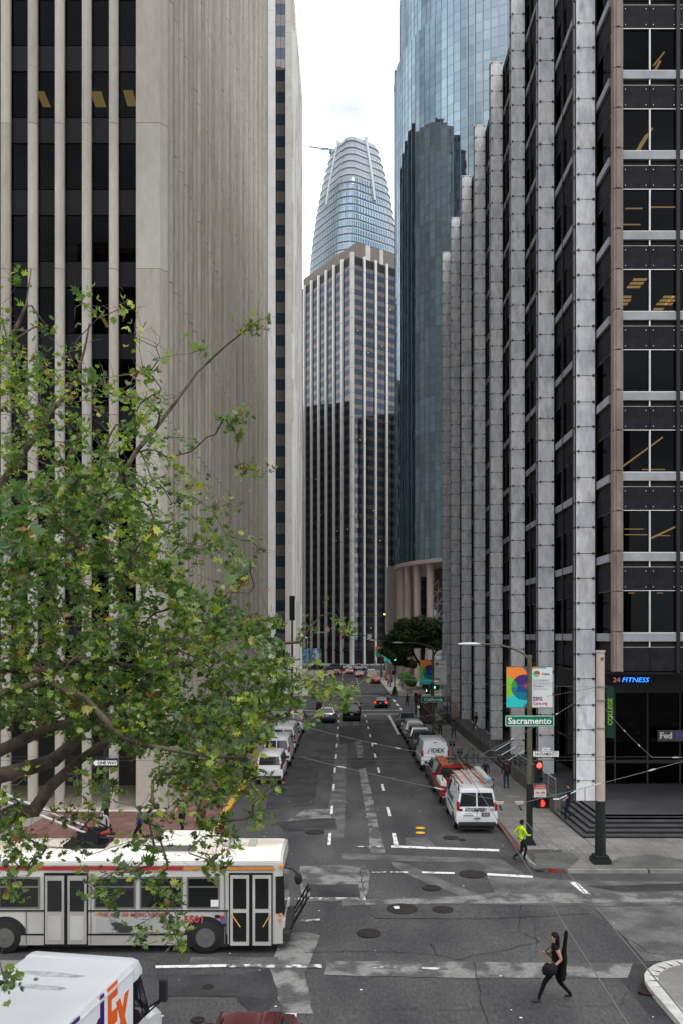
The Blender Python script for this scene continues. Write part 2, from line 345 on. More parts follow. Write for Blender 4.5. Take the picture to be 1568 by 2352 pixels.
# litter specks
lt = MB()
for k in range(90):
    x, y = random.uniform(-5.5, 9), random.uniform(19.5, 60)
    s = random.uniform(.015, .05); a = random.uniform(0, 3)
    lt.add([(x+s*math.cos(a+i*math.pi/2), y+s*math.sin(a+i*math.pi/2), .034) for i in range(4)], [(0, 1, 2, 3)])
o = part('litter', lt, whitetext); o['kind'] = 'stuff'; o['label'] = 'small pale bits of litter scattered over the asphalt'
# painted markings
def mark(pts, m=white_paint, z=.029, name='road_marking'):
    WOB[0] = .012; o = gpoly(pts, z, m, name); WOB[0] = .035; return o
def rmark(x0, x1, y0, y1, m=white_paint, z=.029):
    mb = MB(); sheet(mb, x0, x1, y0, y1, z); return struct('road_marking', mb, m)
for y in [36.6, 43, 49.5, 56, 62.5, 69, 76, 82.5, 89, 95]:
    rmark(-.80, -.66, y, y+2.2)
for y in [36.6, 42.5, 49.5, 56, 63, 69.5, 76, 82.5, 89, 95]:
    rmark(2.24, 2.40, y, y+2.2)
for y in [133, 140, 147, 154, 161, 168, 175, 182, 190, 198, 206]: rmark(-.8, -.62, y, y+2.4); rmark(2.3, 2.48, y, y+2.4)
rmark(-5.8, 6.8, 98.2, 98.6); rmark(5.0, 5.3, 78, 97)
rmark(7.0, 7.35, 104, 107); rmark(7.0, 7.35, 110, 113.5); rmark(7.0, 7.35, 117, 121); rmark(9.6, 10, 104, 110); rmark(-6, 7.2, 103.2, 103.6); rmark(-6, 7.2, 128.2, 128.7)
for k in range(8): rmark(-5.6+k*1.6, -4.7+k*1.6, 212, 217)
mark([(899, 1916), (907, 1916), (914, 1942), (904, 1942)], z=.0295)
mark([(897, 1943), (1145, 1952), (1145, 1957), (897, 1948)])
mark([(1000-186, 1944), (872, 1944), (872, 1947), (814, 1947)], worn_paint)
mark([(895, 2003), (937, 2003), (937, 2007), (895, 2007)], worn_paint); mark([(968, 2003), (1043, 2005), (1043, 2009), (968, 2007)])
mark([(1118, 2007), (1222, 2013), (1222, 2018), (1118, 2012)]); mark([(853, 2003), (885, 2003), (885, 2006), (853, 2006)], worn_paint)
mark([(1305, 2027), (1322, 2027), (1355, 2056), (1340, 2055)]); mark([(685, 2062), (838, 2064), (838, 2069), (685, 2068)], worn_paint)
mark([(358, 2220), (520, 2217), (520, 2223), (358, 2226)]); mark([(520, 2217), (740, 2217), (740, 2225), (520, 2224)], worn_paint)
mark([(855, 2220), (910, 2220), (910, 2226), (855, 2226)], worn_paint); mark([(968, 2224), (1030, 2224), (1030, 2229), (968, 2229)], worn_paint)
mark([(690, 2115), (735, 2112), (735, 2117), (690, 2119)], worn_paint)
mark([(0, 2222), (60, 2226), (60, 2231), (0, 2228)], mat('faded_red_line', (.35, .06, .05), .7))
def ell(px, py, rx, ry, z, name, m, h=.02, label=None, cat=None, group=None, n=20, ring=True):
    x, y = G(px, py); r = rx*y/F; mb = MB()
    mb.prism([(r*math.cos(2*math.pi*k/n), r*math.sin(2*math.pi*k/n)) for k in range(n)], 0, h)
    if ring:
        for rr in (.9, .62, .35):
            for k in range(n):
                a, b = 2*math.pi*k/n, 2*math.pi*(k+.62)/n
                mb.hexa([(r*rr*math.cos(q)*(s_), r*rr*math.sin(q)*(s_), h if i < 4 else h+.006) for i, (q, s_) in enumerate(((a, 1), (b, 1), (b, .86), (a, .86))*2)], 0)
    o = part(name, mb, m, None, (x, y, z))
    if label: tag(o, label, cat, group)
    else: o['kind'] = 'structure'
    return o
ell(964, 1903, 11, 3, .028, 'road_marking', yellow_paint, .002, ring=False); ell(964, 1914, 11, 3, .028, 'road_marking', yellow_paint, .002, ring=False)
MH = [(1084, 2009, 31, 'round iron manhole cover on the crosswalk by the corner kerb'), (990, 2041, 22, 'manhole cover just below the crosswalk line'), (922, 2089, 36, 'large manhole cover with a white paint blob on it'),
      (1016, 2091, 25, 'manhole cover right of the one with the white blob'), (846, 2145, 28, 'manhole cover alone in the middle of the crossing asphalt'), (1034, 1925, 18, 'manhole cover close behind the white plumber van'),
      (724, 1912, 22, 'manhole cover in the dark patch between the lanes'), (479, 2269, 14, 'small manhole cover right of the delivery truck hood'), (455, 2345, 16, 'small manhole cover at the lower edge beside the delivery truck'), (1060, 1930, 8, 'tiny iron valve cover behind the van near the kerb')]
for x, y, r, lab in MH: ell(x, y, r, 0, .0275, 'manhole_cover', iron, .008, lab, 'manhole cover', 'manhole covers in the road')
x, y = G(910, 2087); mb = MB(); mb.add([(.13*math.cos(k)*random.uniform(.6, 1.1), .2*math.sin(k)*random.uniform(.6, 1.1), 0) for k in np.linspace(0, 6, 11)], [tuple(range(11))])
part('road_marking', mb, white_paint, None, (x, y, .05))['kind'] = 'structure'
# pavements (raised .14) with kerbs
KH = .14
def pave(name, poly, m, z=KH):
    mb = MB(); mb.prism(poly, -.3, z); return struct(name, mb, m)
def arc(cx, cy, r, a0, a1, n=7): return [(cx+r*math.cos(R(a0+(a1-a0)*k/n)), cy+r*math.sin(R(a0+(a1-a0)*k/n))) for k in range(n+1)]
right_poly = [(80, 32.3)]+arc(8.9, 33.6, 1.3, 270, 180)[0:]+[(7.6, 101), (80, 101)]
right_poly = right_poly[::-1]
pr = pave('right_sidewalk', right_poly, joint_l if False else mat('sidewalk_bed', (.075, .072, .068), .9), KH)
left_poly = [(-80, 32.3), (-7.3, 32.3)]+arc(-7.3, 33.3, 1.0, 270, 360)[1:]+[(-6.3, 101), (-80, 101)]
pl = pave('left_sidewalk', left_poly, joint_l, KH)
lit_far_walk = mat('lit_far_concrete', (.30, .285, .26), .9, col2=(.38, .365, .335), scale=.4, fine=(4, .12), space='World')  # sidewalk concrete made paler to paint in the open street's brighter light
pave('far_right_sidewalk', [(80, 128), (8.3, 128), (7.3, 129), (7.2, 222), (80, 222)][::-1], lit_far_walk)
pave('far_left_sidewalk', [(-80, 128), (-6.8, 128), (-6.0, 129), (-6.0, 222), (-80, 222)], lit_far_walk)
pave('end_sidewalk', [(-80, 262), (80, 262), (80, 330), (-80, 330)], lit_far_walk)
near_r = [(80, 23.3)]+arc(9.9, 21.5, 1.8, 90, 180)+[(8.1, -60), (80, -60)]
pave('near_right_sidewalk', near_r, sidewalk_m)
pave('near_left_sidewalk', [(-80, 23.3), (-80, -60), (-6.9, -60), (-6.9, 22.5), (-7.6, 23.3)], sidewalk_m)
def kerb(pts, m, w=.16, z=KH+.012, par=None):
    mb = MB()
    for a, b in zip(pts, pts[1:]):
        A, B = Vector(a), Vector(b); d = (B-A).normalized(); n = Vector((-d.y, d.x))*w
        mb.hexa([(A.x, A.y, 0), (B.x, B.y, 0), (B.x+n.x, B.y+n.y, 0), (A.x+n.x, A.y+n.y, 0), (A.x, A.y, z), (B.x, B.y, z), (B.x+n.x, B.y+n.y, z), (A.x+n.x, A.y+n.y, z)])
    return struct('kerb', mb, m)
kerb([(80, 32.28), (12.2, 32.28)][::-1], kerb_m, w=.16)
kerb([(8.9, 32.28), (12.1, 32.28)], kerb_m); kerb(arc(8.9, 33.6, 1.32, 180, 235), kerb_m); kerb(arc(8.9, 33.6, 1.32, 235, 270), kerb_red)
kerb([(7.58, 40.5), (7.58, 35.2)], kerb_red); kerb([(7.58, 35.15), (7.58, 33.6)], kerb_m); kerb([(7.58, 101), (7.58, 40.6)], kerb_m)
kerb([(-80, 32.28), (-7.3, 32.28)], kerb_m); kerb([(-6.28, 33.4), (-6.28, 62)], kerb_yel, w=.28); kerb([(-6.28, 62.1), (-6.28, 101)], kerb_m)
kerb([(7.18, 222), (7.18, 129)], kerb_m); kerb([(-5.98, 129), (-5.98, 222)], kerb_m); kerb([(7.18, 129), (8.3, 128)], kerb_red)
kerb([(-5.98, 129.2), (-5.98, 136)], kerb_yel, w=.3, z=KH+.016)
kerb([(80, 262-.02), (-80, 262-.02)][::-1], kerb_m)
kerb([p for p in arc(9.9, 21.5, 1.82, 180, 90)]+[(80, 23.32)], mat('pale_kerb', (.55, .54, .5), .8, col2=(.4, .39, .36), scale=3, space='World'), w=-.35, z=KH+.02)
kerb([(8.08, -30), (8.08, 21.5)], MATS['pale_kerb'], w=-.35, z=KH+.02)
# storm drain
dx, dy = G(1522, 2283); t = thing('storm_drain', 'rusty slotted storm drain in the white corner kerb', 'storm drain', (dx-.05, dy, .03), R(-25))
part('frame', MB().box(-.55, .55, -.3, -.24, 0, .03).box(-.55, .55, .24, .3, 0, .03).box(-.55, -.49, -.3, .3, 0, .03).box(.49, .55, -.3, .3, 0, .03), mat('rusty_iron', (.035, .022, .018), .8), t)
part('pit', MB().box(-.48, .48, -.23, .23, -.001, .004), riser_m, t)
for k in range(12): part('bar', MB().box(-.46+k*.08, -.42+k*.08, -.24, .24, .005, .026), MATS['rusty_iron'], t)
# sidewalk slabs, each a part
slabs = []
y = 33.75
while y < 100:
    for i in range(4):
        x = 7.78+i*.81
        if x < 8.9 and y < 35.2: continue
        slabs.append((x+.4, y+.4, KH+.004, .795, .79, .03))
    y += .81
y = 32.5
while y < 37.2:
    x = 11.05 if y > 33.6 else 9.0
    while x < 22:
        slabs.append((x+.45, y+.4, KH+.004, .885, .79, .03)); x += .9
    y += .81
pieces('paving_slab', slabs, [sidewalk_m, mat('sidewalk_concrete_2', (.17, .165, .155), .9, col2=(.22, .212, .2), scale=.6, bump=.15, bscale=16, fine=(7, .2), space='World')], pr, 300)
for pts in ([(1225, 1962), (1310, 1958), (1330, 1975), (1315, 2006), (1235, 2000)], [(1420, 1970), (1500, 1964), (1568, 1975), (1640, 1980), (1640, 2004), (1420, 2010), (1390, 2000)]):
    q = []
    for px, py in pts: yy = (CH-KH)*F/(py-HY); q.append(((px-VX)*yy/F, max(yy, 32.46)))
    a = sum(q[i][0]*q[(i+1) % len(q)][1]-q[(i+1) % len(q)][0]*q[i][1] for i in range(len(q)))
    if a < 0: q = q[::-1]
    mb = MB(); mb.prism(q, KH, KH+.0235); part('kerb_ramp', mb, ramp_m, pr)
# scrawled utility marks
mb = MB()
for k in range(5):
    px = 1262+k*16; yy = (CH-KH)*F/(1942+(k % 2)*10-HY); xx = (px-VX)*yy/F
    for j in range(3):
        a = random.uniform(0, 3); mb.box(-.12, .12, -.02, .02, 0, .003, 0, Matrix.Translation((xx+random.uniform(-.15, .15), yy+random.uniform(-.2, .2), KH+.022)) @ Matrix.Rotation(a, 4, 'Z'))
struct('sidewalk_marking', mb, mat('spray_paint', (.35, .35, .34), .8))
rb = []
y = 32.5
while y < 60:
    x = -6.6-.9
    while x > -16:
        if not (y > 43.2 and x < -10.0): rb.append((x+.44, y+.44, KH+.004, .86, .86, .03))
        x -= .9
    y += .9
pieces('brick_paver_panel', rb, redbrick, pl, 300)
mb = MB().box(-80, -9.6, 43.2, 52, KH, KH+.05); struct('terrace', mb, beige_pave)
mb = MB().box(-80, -9.6, 43.0, 43.2, 0.1, KH+.055); struct('terrace_edge', mb, mat('pale_stone_edge', (.6, .57, .5), .6))

# ================= LEFT TOWER (ribbed concrete) =================
CX, CY = -9.85, 43.6; LH = 150.0
LB = thing('concrete_tower', 'beige concrete office tower with deep vertical ribs, dark glass between', 'building', (-32, 72, KH))
PJ = 7.9; z0s = [KH+.06]+[9.5-(617-HY)*43.6/F-PJ*k for k in range(3, 0, -1)]
z617 = 9.5-(617-HY)*43.6/F
joints = [z617+PJ*k for k in range(-3, 18)]; joints = [j for j in joints if KH < j < LH]
lv = [KH+.06]+joints+[LH]
fin = []; corner_items = []
def rib_mesh(w, d, h, ch, m, nm='rib_panel'):   # column with chamfered outer corners; front at y=0 going back to y=d
    key = ('rib', round(w, 2), round(d, 2), round(h, 2), m.name)
    if key not in _bm:
        a = w/2; g = .012
        _bm[key] = MB().prism([(-a, d), (-a, ch*.2), (-a+ch*.2, 0), (a-ch, 0), (a, ch), (a, d)][::1], g, h-g).mesh(nm, m)
    return _bm[key]
cs = [precast, precast2, precast3]
for k in range(0, 22):
    xc = (260-VX-62.2*k)*43.6/F; rib = thing('x', '', '') if False else None
    vis = k < 5
    if vis:
        r_ = part('rib_core', MB().box(xc-.15, xc+.15, 43.9, 43.97, KH, LH), precast, LB, world=True)
        for a, b in zip(lv, lv[1:]): link('rib_panel', rib_mesh(.44, .36, b-a, .13, random.choice(cs)), r_, (xc, 43.6, a), world=True)
    else:
        mb = MB().box(xc-.22, xc+.22, 43.6, 43.96, KH, LH) if k == 5 else mb.box(xc-.22, xc+.22, 43.6, 43.96, KH, LH)
o = part('rib_row', mb, precast, LB, world=True)
# corner pier
r_ = part('corner_pier', MB().box(-11.2, -10.1, 44.2, 44.7, KH, LH), precast, LB, world=True)
for a, b in zip(lv, lv[1:]):
    cm = random.choice(cs)
    part('pier_panel', MB().prism([(-11.31, 44.4), (-11.31, 43.6), (-10.02, 43.6), (-9.68, 43.98), (-9.68, 44.4)], a+.012, b-.012), cm, r_, world=True)
# side ribs
fl = [(CY+1.6+1.46*k) for k in range(39)]
for k, yy in enumerate(fl):
    top = CH+HY*yy/F+6 if yy < 200 else LH
    lj = lv[:]; r_ = part('side_rib_core', MB().box(-10.6, -10.2, yy+.1, yy+.45, KH, LH), precast, LB, world=True)
    upper = [i for i in range(len(lv)-1) if lv[i] < top]
    off = 0
    for i in upper: 
        key = ('srib', i, k % 3)
        if key not in _bm:
            h = lv[i+1]-lv[i]
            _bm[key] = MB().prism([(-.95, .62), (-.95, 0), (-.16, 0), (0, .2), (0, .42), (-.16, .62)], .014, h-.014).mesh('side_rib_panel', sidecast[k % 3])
        link('side_rib_panel', _bm[key], r_, (-9.72+random.uniform(-.012, .012), yy, lv[i]), world=True)
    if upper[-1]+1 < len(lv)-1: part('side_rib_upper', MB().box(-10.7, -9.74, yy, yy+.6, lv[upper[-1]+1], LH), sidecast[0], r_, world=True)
# glass behind, slabs, body
mb = MB().box(-60, -12.2, 47.5, 101, KH+4.5, LH-.5); part('core_wall', mb, interior, LB, world=True)
mb = MB().box(-60, -11.2, 50.5, 101, KH, 4.6).box(-60, -10.65, 44.6, 101, 4.6, 5.0); part('ground_floor_wall', mb, mat('lobby_stone', (.04, .038, .035), .4), LB, world=True)
mb = MB().box(-60, -9.7, 43.7, 101.3, LH, LH+1); part('roof', mb, precast, LB, world=True)
mb = MB().box(-10.75, -10.6, 44.5, 101, 5, LH).box(-60, -9.7, 101, 101.4, KH, LH); part('side_wall', mb, darkmetal, LB, world=True)
gl = []; sp = []; cl = []
yfl = [9.5-(py-HY)*44.6/F for py in (-140, 23, 186, 350, 512, 682, 845, 1015, 1180, 1345, 1510)]
zz = 5.0; zl = []
while zz < LH-3: zl.append(zz); zz += 3.93
for z in zl:
    for k in range(0, 22):
        w = 1.44
        xx = (291-VX-62.2*k)*44.0/F
        gl.append((xx, 44.02, z+1.45+1.2, 1.4, .04, 2.44)); sp.append((xx, 44.02, z+.7, 1.4, .04, 1.36))
pieces('window_pane', gl, glass_dk, LB, 110, jit=.003); pieces('spandrel_pane', sp, mat('black_spandrel_glass', (.008, .008, .010), .35, spec=.12), LB, 110, jit=.003)
mb = MB()
for z in zl: mb.box(-60, -10.8, 44.12, 47.5, z-.1, z+1.35)
part('floor_slab', mb, interior, LB, world=True)
mb = MB()
for (px0, px1, py) in ((90, 108, 222), (213, 238, 222), (288, 310, 220), (238, 246, 738)):
    a = P(px0, py-4, 45.6); b = P(px1, py+4, 45.6); z = a.z
    mb.hexa([(a.x, 45.2, z-.10), (b.x, 45.2, z-.10), (b.x-.1, 46.5, z-.10), (a.x-.1, 46.5, z-.10)]+[(a.x, 45.2, z-.06), (b.x, 45.2, z-.06), (b.x-.1, 46.5, z-.06), (a.x-.1, 46.5, z-.06)])
part('ceiling_light', mb, lamp_y, LB, world=True)
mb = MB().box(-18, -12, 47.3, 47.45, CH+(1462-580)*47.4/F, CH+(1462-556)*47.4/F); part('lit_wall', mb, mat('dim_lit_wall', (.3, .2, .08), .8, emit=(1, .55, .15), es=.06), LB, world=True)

# ================= SECOND LEFT TOWER (white piers, banded windows) =================
Y2 = 150.; H2 = 131.
B2 = thing('white_tower', 'slender white stone tower with blue and mauve banded window strip, beyond the ribbed one', 'building', (-30, 170, KH))
part('core', MB().box(-55, -10.6, Y2+1, 180.6, KH, H2-1), darkmetal, B2, world=True)
part('roof', MB().box(-55, -9.9, Y2+.2, 181.2, H2-1, H2), beigestone, B2, world=True)
pn = []
fh = 4.13; z = 6.0; fls = []
while z < H2-2: fls.append(z); z += fh
wx0, wx1 = (634-VX)*Y2/F, (655.5-VX)*Y2/F
blue_w = mirror('slate_window_glass', (.02, .03, .045), (.6, .72, .9), .07, wav=.003, wsc=.5); mauve = mirror('mauve_spandrel', (.10, .085, .084), (.95, .88, .86), .10, wav=.003, wsc=.5)
wi = []; si = []
for z in fls:
    for s in range(2):
        w = (wx1-wx0)/2; cx = wx0+w*(s+.5)
        wi.append((cx, Y2+.62, z+1.0, w-.05, .06, 2.0)); si.append((cx, Y2+.62, z+3.07, w-.05, .06, 2.08))
    for b in range(1, 9):
        cx = wx0-b*3.4; wi.append((cx, Y2+.62, z+1.0, 1.7, .06, 2.0)); si.append((cx, Y2+.62, z+3.07, 1.7, .06, 2.08))
pieces('window_pane', wi, blue_w, B2, 150, jit=.004); pieces('spandrel_panel', si, mauve, B2, 150, jit=.003)
lp = []; cp = []
z = KH
while z < H2-2.1:
    h = 2.065
    lp.append(((623-VX)*Y2/F, Y2+.35, z+h/2, 1.62, .7, h-.03)); cp.append(((662-VX)*Y2/F+.1, Y2+.35, z+h/2, 1.18, .7, h-.03)); z += h
for b in range(1, 9): lp.append((wx0-b*3.4-1.7, Y2+.35, H2/2, 1.6, .7, H2-1.2))
pieces('white_stone_panel', lp, whitestone, B2, 300); pieces('corner_stone_panel', cp, beigestone, B2, 300)
# ribbed street side, panels with joints
it = []
for k in range(21):
    yy = Y2+.9+k*1.46; h = 8.26; z = KH+(k % 2)*0.0
    while z < H2-1:
        hh = min(h, H2-1-z); it.append((-9.95+.14*(k % 2), yy+.73, z+hh/2, .5, 1.43, hh-.04)); z += h
pieces('side_stone_panel', it, [whitestone, beigestone], B2, 300)

# ================= RIGHT DARK BUILDING with marble piers =================
PX, PW, PT = 12.1, .98, 57.4
RB = thing('marble_pier_building', 'dark glass and granite office block with tall grey marble piers in front', 'building', (36, 70, .85))
PY = [42.3+8.32*k for k in range(8)]
PLZ = .86; fh = 3.98; b0 = 9.26
studs = MB(); pan = []
cells = [(0, 1.30), (1.30, 2.68), (2.68, 3.98)]
for k, yy in enumerate(PY):
    pr_ = part('pier', MB().box(PX, PX+PW-.06, yy+.05, yy+.75, PLZ, PT-.1).box(PX-.03, PX+.0, yy+.3, yy+.38, PLZ, PT, 1), [blackmetal, edge_m], RB, world=True)
    z = b0-2*fh-1.3+.62; zs = []
    while z < PT:
        for a, b in cells: zs.append((z+a, z+b))
        z += fh
    for a, b in zs:
        a = max(a, PLZ); b = min(b, PT)
        if b-a < .3: continue
        cx = PX+PW/2; ms = random.choice(marble)
        if k < 7: link('marble_panel', boxmesh(PW, .05, b-a-.035, ms, 'marble_panel'), pr_, (cx, yy+.02, (a+b)/2), (0, random.uniform(-.004, .004), random.uniform(-.01, .01)), world=True)
        else: pan.append((cx, yy+.02, (a+b)/2, PW, .05, b-a-.035))
        r = .068
        for sx in (.1, PW-.1):
            studs.prism([(PX+sx+r*math.cos(q*math.pi/3), b+r*math.sin(q*math.pi/3)) for q in range(6)], 0, .07, 0, Matrix(((1, 0, 0, 0), (0, 0, -1, yy), (0, 1, 0, 0), (0, 0, 0, 1))))
            if sx < .5: studs.box(PX-.07, PX, yy+.2, yy+.3, b-.05, b+.05)
    part('pier_cap', MB().box(PX-.03, PX+PW+.02, yy-.02, yy+.8, PT, PT+.12), edge_m, pr_, world=True)
    part('bracket', MB().box(PX+PW-.06, 13.3, yy+.3, yy+.5, PLZ, PT-.5), blackmetal, pr_, world=True)
pieces('marble_panel', pan, marble, RB, 0)
o = part('stud', studs, stud_m, RB, (0, 0, 0), world=True); o['kind'] = 'stuff'
WX = 13.25; FY = 39.9; NF = 12
# cladding of the two fronts
gp = []; wp = []; sb = []; mu = []; gl2 = []
RX = 32.0; BAY = 1.385
def level(i): return b0+fh*i
for i in range(-1, NF):
    zb = level(i)     # light band [zb, zb+.4]; window above; granite above; gap
    if i >= 0:
        x = WX+.42; k = 0
        while x < RX:
            wp.append((x+BAY/2, FY+.12, zb+.42+1.03, BAY-.05, .04, 2.04)); x += BAY
        y = FY+.5
        while y < 101:
            wp.append((WX+.06, y+.72, zb+.42+1.03, .04, 1.38, 2.04)); y += 1.44
    x = WX+.42
    while x < RX: 
        gp.append((x+BAY/2, FY+.06, zb+.42+2.08+.6, BAY-.02, .06, 1.18)); x += BAY
    y = FY+.5
    while y < 101: gp.append((WX+.03, y+.72, zb+.42+2.08+.6, .06, 1.42, 1.18)); y += 1.44
    if i >= 0:
        sb.append((WX+.42+4*BAY, FY+.02, zb+.2, 8*BAY, .16, .4)) if False else None
        x = WX+.42
        while x < RX: sb.append((x+BAY, FY+.03, zb+.2, 2*BAY-.03, .14, .4)); x += 2*BAY
        y = FY+.5
        while y < 101: sb.append((WX+.0, y+1.44, zb+.2, .14, 2.85, .4)); y += 2.88
pieces('window_pane', wp, glass_dk, RB, 300, jit=.002); pieces('granite_panel', gp, granite_b, RB, 300); pieces('sill_band', sb, band_m, RB, 300)
mb = MB(); ml = MB(); pins = MB()
for i in range(0, NF):
    zb = level(i)
    ml.box(WX+.42, RX, FY+.0, FY+.06, zb+.40, zb+.445); ml.box(WX+.42, RX, FY+.02, FY+.07, zb+2.50, zb+2.53); ml.box(WX+.42, RX, FY+.03, FY+.09, zb-.31, zb-.28)
    ml.box(WX+.02, WX+.07, FY+.5, 101, zb+2.50, zb+2.53)
    x = WX+.42+BAY; k = 0
    while x < RX:
        if k % 2 == 0: ml.box(x-.03, x+.03, FY-.02, FY+.1, zb+.42, zb+2.5); ml.box(x-.03, x+.03, FY+.0, FY+.08, zb-.3, zb)
        k += 1; x += BAY
    x = WX+.42
    while x < RX:
        for a in (.18, BAY-.18):
            for b in (.2, .98): pins.box(x+a-.018, x+a+.018, FY+.0, FY+.03, zb+2.5+b-.018, zb+2.5+b+.018)
        x += BAY
x = WX+.42+2*BAY
while x < RX: mb.box(x-.09, x+.09, FY-.08, FY+.1, 7.7, PT-1); x += 2*BAY
y = FY+.5+2.88
while y < 101: mb.box(WX-.08, WX+.1, y-.07, y+.07, 7.7, PT-1); y += 2.88
part('mullion', mb, blackmetal, RB, world=True)['kind'] = 'stuff'
o = part('aluminium_trim', ml, alu, RB, world=True); o['kind'] = 'stuff'
o = part('fixing_pin', pins, alu, RB, world=True); o['kind'] = 'stuff'
# backing behind granite / gaps
mb = MB()
for i in range(-1, NF):
    zb = level(i); mb.box(WX+.12, RX, FY+.13, FY+.3, zb+2.5, zb+4.38); mb.box(WX+.1, WX+.25, FY+.4, 101, zb+2.5, zb+4.38)
    mb.box(WX+.2, RX, FY+.3, 47, zb+3.72, zb+3.95); mb.box(WX+.2, 18, 47, 101, zb+3.72, zb+3.95)
part('floor_slab', mb, interior, RB, world=True)
part('inner_wall', MB().box(WX+.3, 50, 50, 50.3, 7.8, PT-.5).box(17.5, 17.8, 50.3, 100.5, .9, PT-.5).box(WX+.2, 50, 100.8, 101, .9, PT), interior2, RB, world=True)
part('roof', MB().box(WX-.1, 50, FY-.05, 101, PT-1, PT-.3), granite_b, RB, world=True)
part('side_wall', MB().box(RX, RX+.3, FY, 101, .9, PT-.5), granite_b, RB, world=True)
# corner pier of pink granite
cp = []
z = 7.75
while z < PT-1: cp.append((WX+.21, FY+.1, z+.99, .46, .46, 1.96)); z += 1.99
cor = part('corner_core', MB().box(WX+.03, WX+.35, FY-.02, FY+.3, 7.75, PT-1), pinkgran, RB, world=True)
pieces('pink_granite_panel', cp, pinkgran, cor, 60)
mb = MB()
for c_ in cp: mb.box(WX+.1, WX+.3, FY-.18, FY-.13, c_[2]-.95, c_[2]+.95)
part('corner_rib', mb, pinkgran, cor, world=True)
# office lights
mb = MB(); rnd = random.Random(3)
def strip(px, py, L, dy, w=.12, y=42.2, n=1):
    for q in range(n):
        p = P(px+q*9, py, y+q*.4); mb.box(p.x-L/2, p.x+L/2, p.y, p.y+w, p.z, p.z+.03)
mbs = [(1515, 140, .12, 2.6), (1485, 310, .2, 2.4), (1465, 345, .3, .2), (1470, 640, .7, .35), (1440, 680, .7, .3), (1535, 680, .5, .3), (1513, 708, .5, .25), (1520, 475, 1.4, .06), (1455, 478, .9, .06), (1450, 515, .9, .06), (1500, 1078, 1.2, .06), (1455, 1215, 1.0, .05), (1460, 1228, 1.2, .05), (1520, 1230, .8, .05), (1450, 1362, .3, .08), (1515, 1362, .3, .08), (1552, 680, .4, .3)]
for px, py, L, w in mbs:
    p = P(px, py, 42.3); n = 3 if w in (.35, .3) else 1
    for q in range(n): mb.box(p.x-L/2, p.x+L/2, p.y+q*.45, p.y+q*.45+(w if n == 1 else .22), p.z-.02, p.z+.02)
def rod(a, b, r=.05): mb.tube([a, b], r, 4)
rod(P(1428, 1072, 41), P(1520, 1005, 44.5), .045); rod(P(1500, 150, 41), P(1524, 120, 43)); rod(P(1470, 330, 41), P(1496, 296, 43), .07); rod(P(1490, 1238, 41), P(1550, 1210, 44))
part('ceiling_light', mb, lamp_w, RB, world=True)
part('blind', MB().box(14.4, 15.4, 40.6, 40.65, level(4)+.5, level(4)+1.7), mat('pale_blind', (.35, .35, .38), .8), RB, world=True)
# roof-edge flashing seen as pale triangles behind piers, ground floor
part('soffit', MB().box(WX+.1, RX, FY+.1, 49.9, 7.62, 7.74), granite_b, RB, world=True)
lob = []
x = WX+.6
while x < RX: lob.append((x+.95, 47.2, 3.6, 1.84, .04, 5.3)); x += 1.9
y = 47.6
while y < 100: lob.append((14.6, y+.95, 3.6, .04, 1.84, 5.3)); y += 1.9
pieces('lobby_pane', lob, glass_lobby, RB, 80)
mb = MB()
x = WX+.6
while x < RX: mb.box(x-.04, x+.04, 47.12, 47.28, .9, 6.3); x += 1.9
y = 47.6
while y < 100: mb.box(14.52, 14.68, y-.04, y+.04, .9, 6.3); y += 1.9
mb.box(WX+.6, RX, 47.1, 47.3, 2.1, 2.2).box(14.5, 14.7, 47.6, 100, 2.9, 3.0).box(14.4, 50, 47.1, 47.3, 6.2, 7.62).box(14.45, 14.7, 47.1, 100, 6.2, 7.7)
mb.box(WX+.1, 14.6, 47.2, 100.8, 7.5, 7.7)
part('lobby_frame', mb, darkmetal, RB, world=True)
part('lobby_wall', MB().box(14.8, 50, 49.7, 50, .9, 7.6), mat('lobby_wall', (.05, .045, .04), .6), RB, world=True)
# shop items seen inside
t = RB
mb = MB()
for k in range(9): p = P(1430+k*17, 1640+(k % 3)*22, 49.2); mb.box(p.x-.15, p.x+.15, p.y, p.y+.1, p.z-.05, p.z+.05)
part('shop_display', mb, mat('shop_orange_glow', (.3, .16, .06), .6, emit=(1, .5, .2), es=.05), RB, world=True)
neon_b = mat('blue_neon', (.02, .1, .6), .3, emit=(.03, .25, 1.), es=2.6); neon_w = mat('dim_red_neon', (.2, .1, .1), .4, emit=(.8, .35, .3), es=.5)
sg = thing('neon_sign', 'blue neon fitness sign under the dark building corner soffit', 'sign', P(1448, 1562, 43.5))
part('backing', MB().box(-1.05, 1.05, .06, .1, -.22, .22).box(-.9, -.86, .04, .1, .2, .6).box(.86, .9, .04, .1, .2, .6), blackmetal, sg)
text('24', .36, neon_w, sg, (-.78, 0, 0), sx=1.1, ext=.01); text('FITNESS', .36, neon_b, sg, (.22, 0, 0), sx=1.15, ext=.01, shear=.25)
sg = thing('shop_sign', 'dim grey and purple shop sign behind the dark lobby glass', 'sign', P(1548, 1690, 46.5))
part('board', MB().box(-.95, 1.5, .04, .1, -.32, .32), mat('sign_board_grey', (.10, .10, .10), .5), sg)
text('Fed', .5, mat('sign_white_glow', (.5, .5, .5), .5, emit=(1, 1, 1), es=.18), sg, (-.5, 0, 0), ext=.01, bold=.012); text('Ex', .5, mat('sign_purple', (.12, .08, .4), .5, emit=(.2, .15, .8), es=.1), sg, (.3, 0, 0), ext=.01, bold=.012)
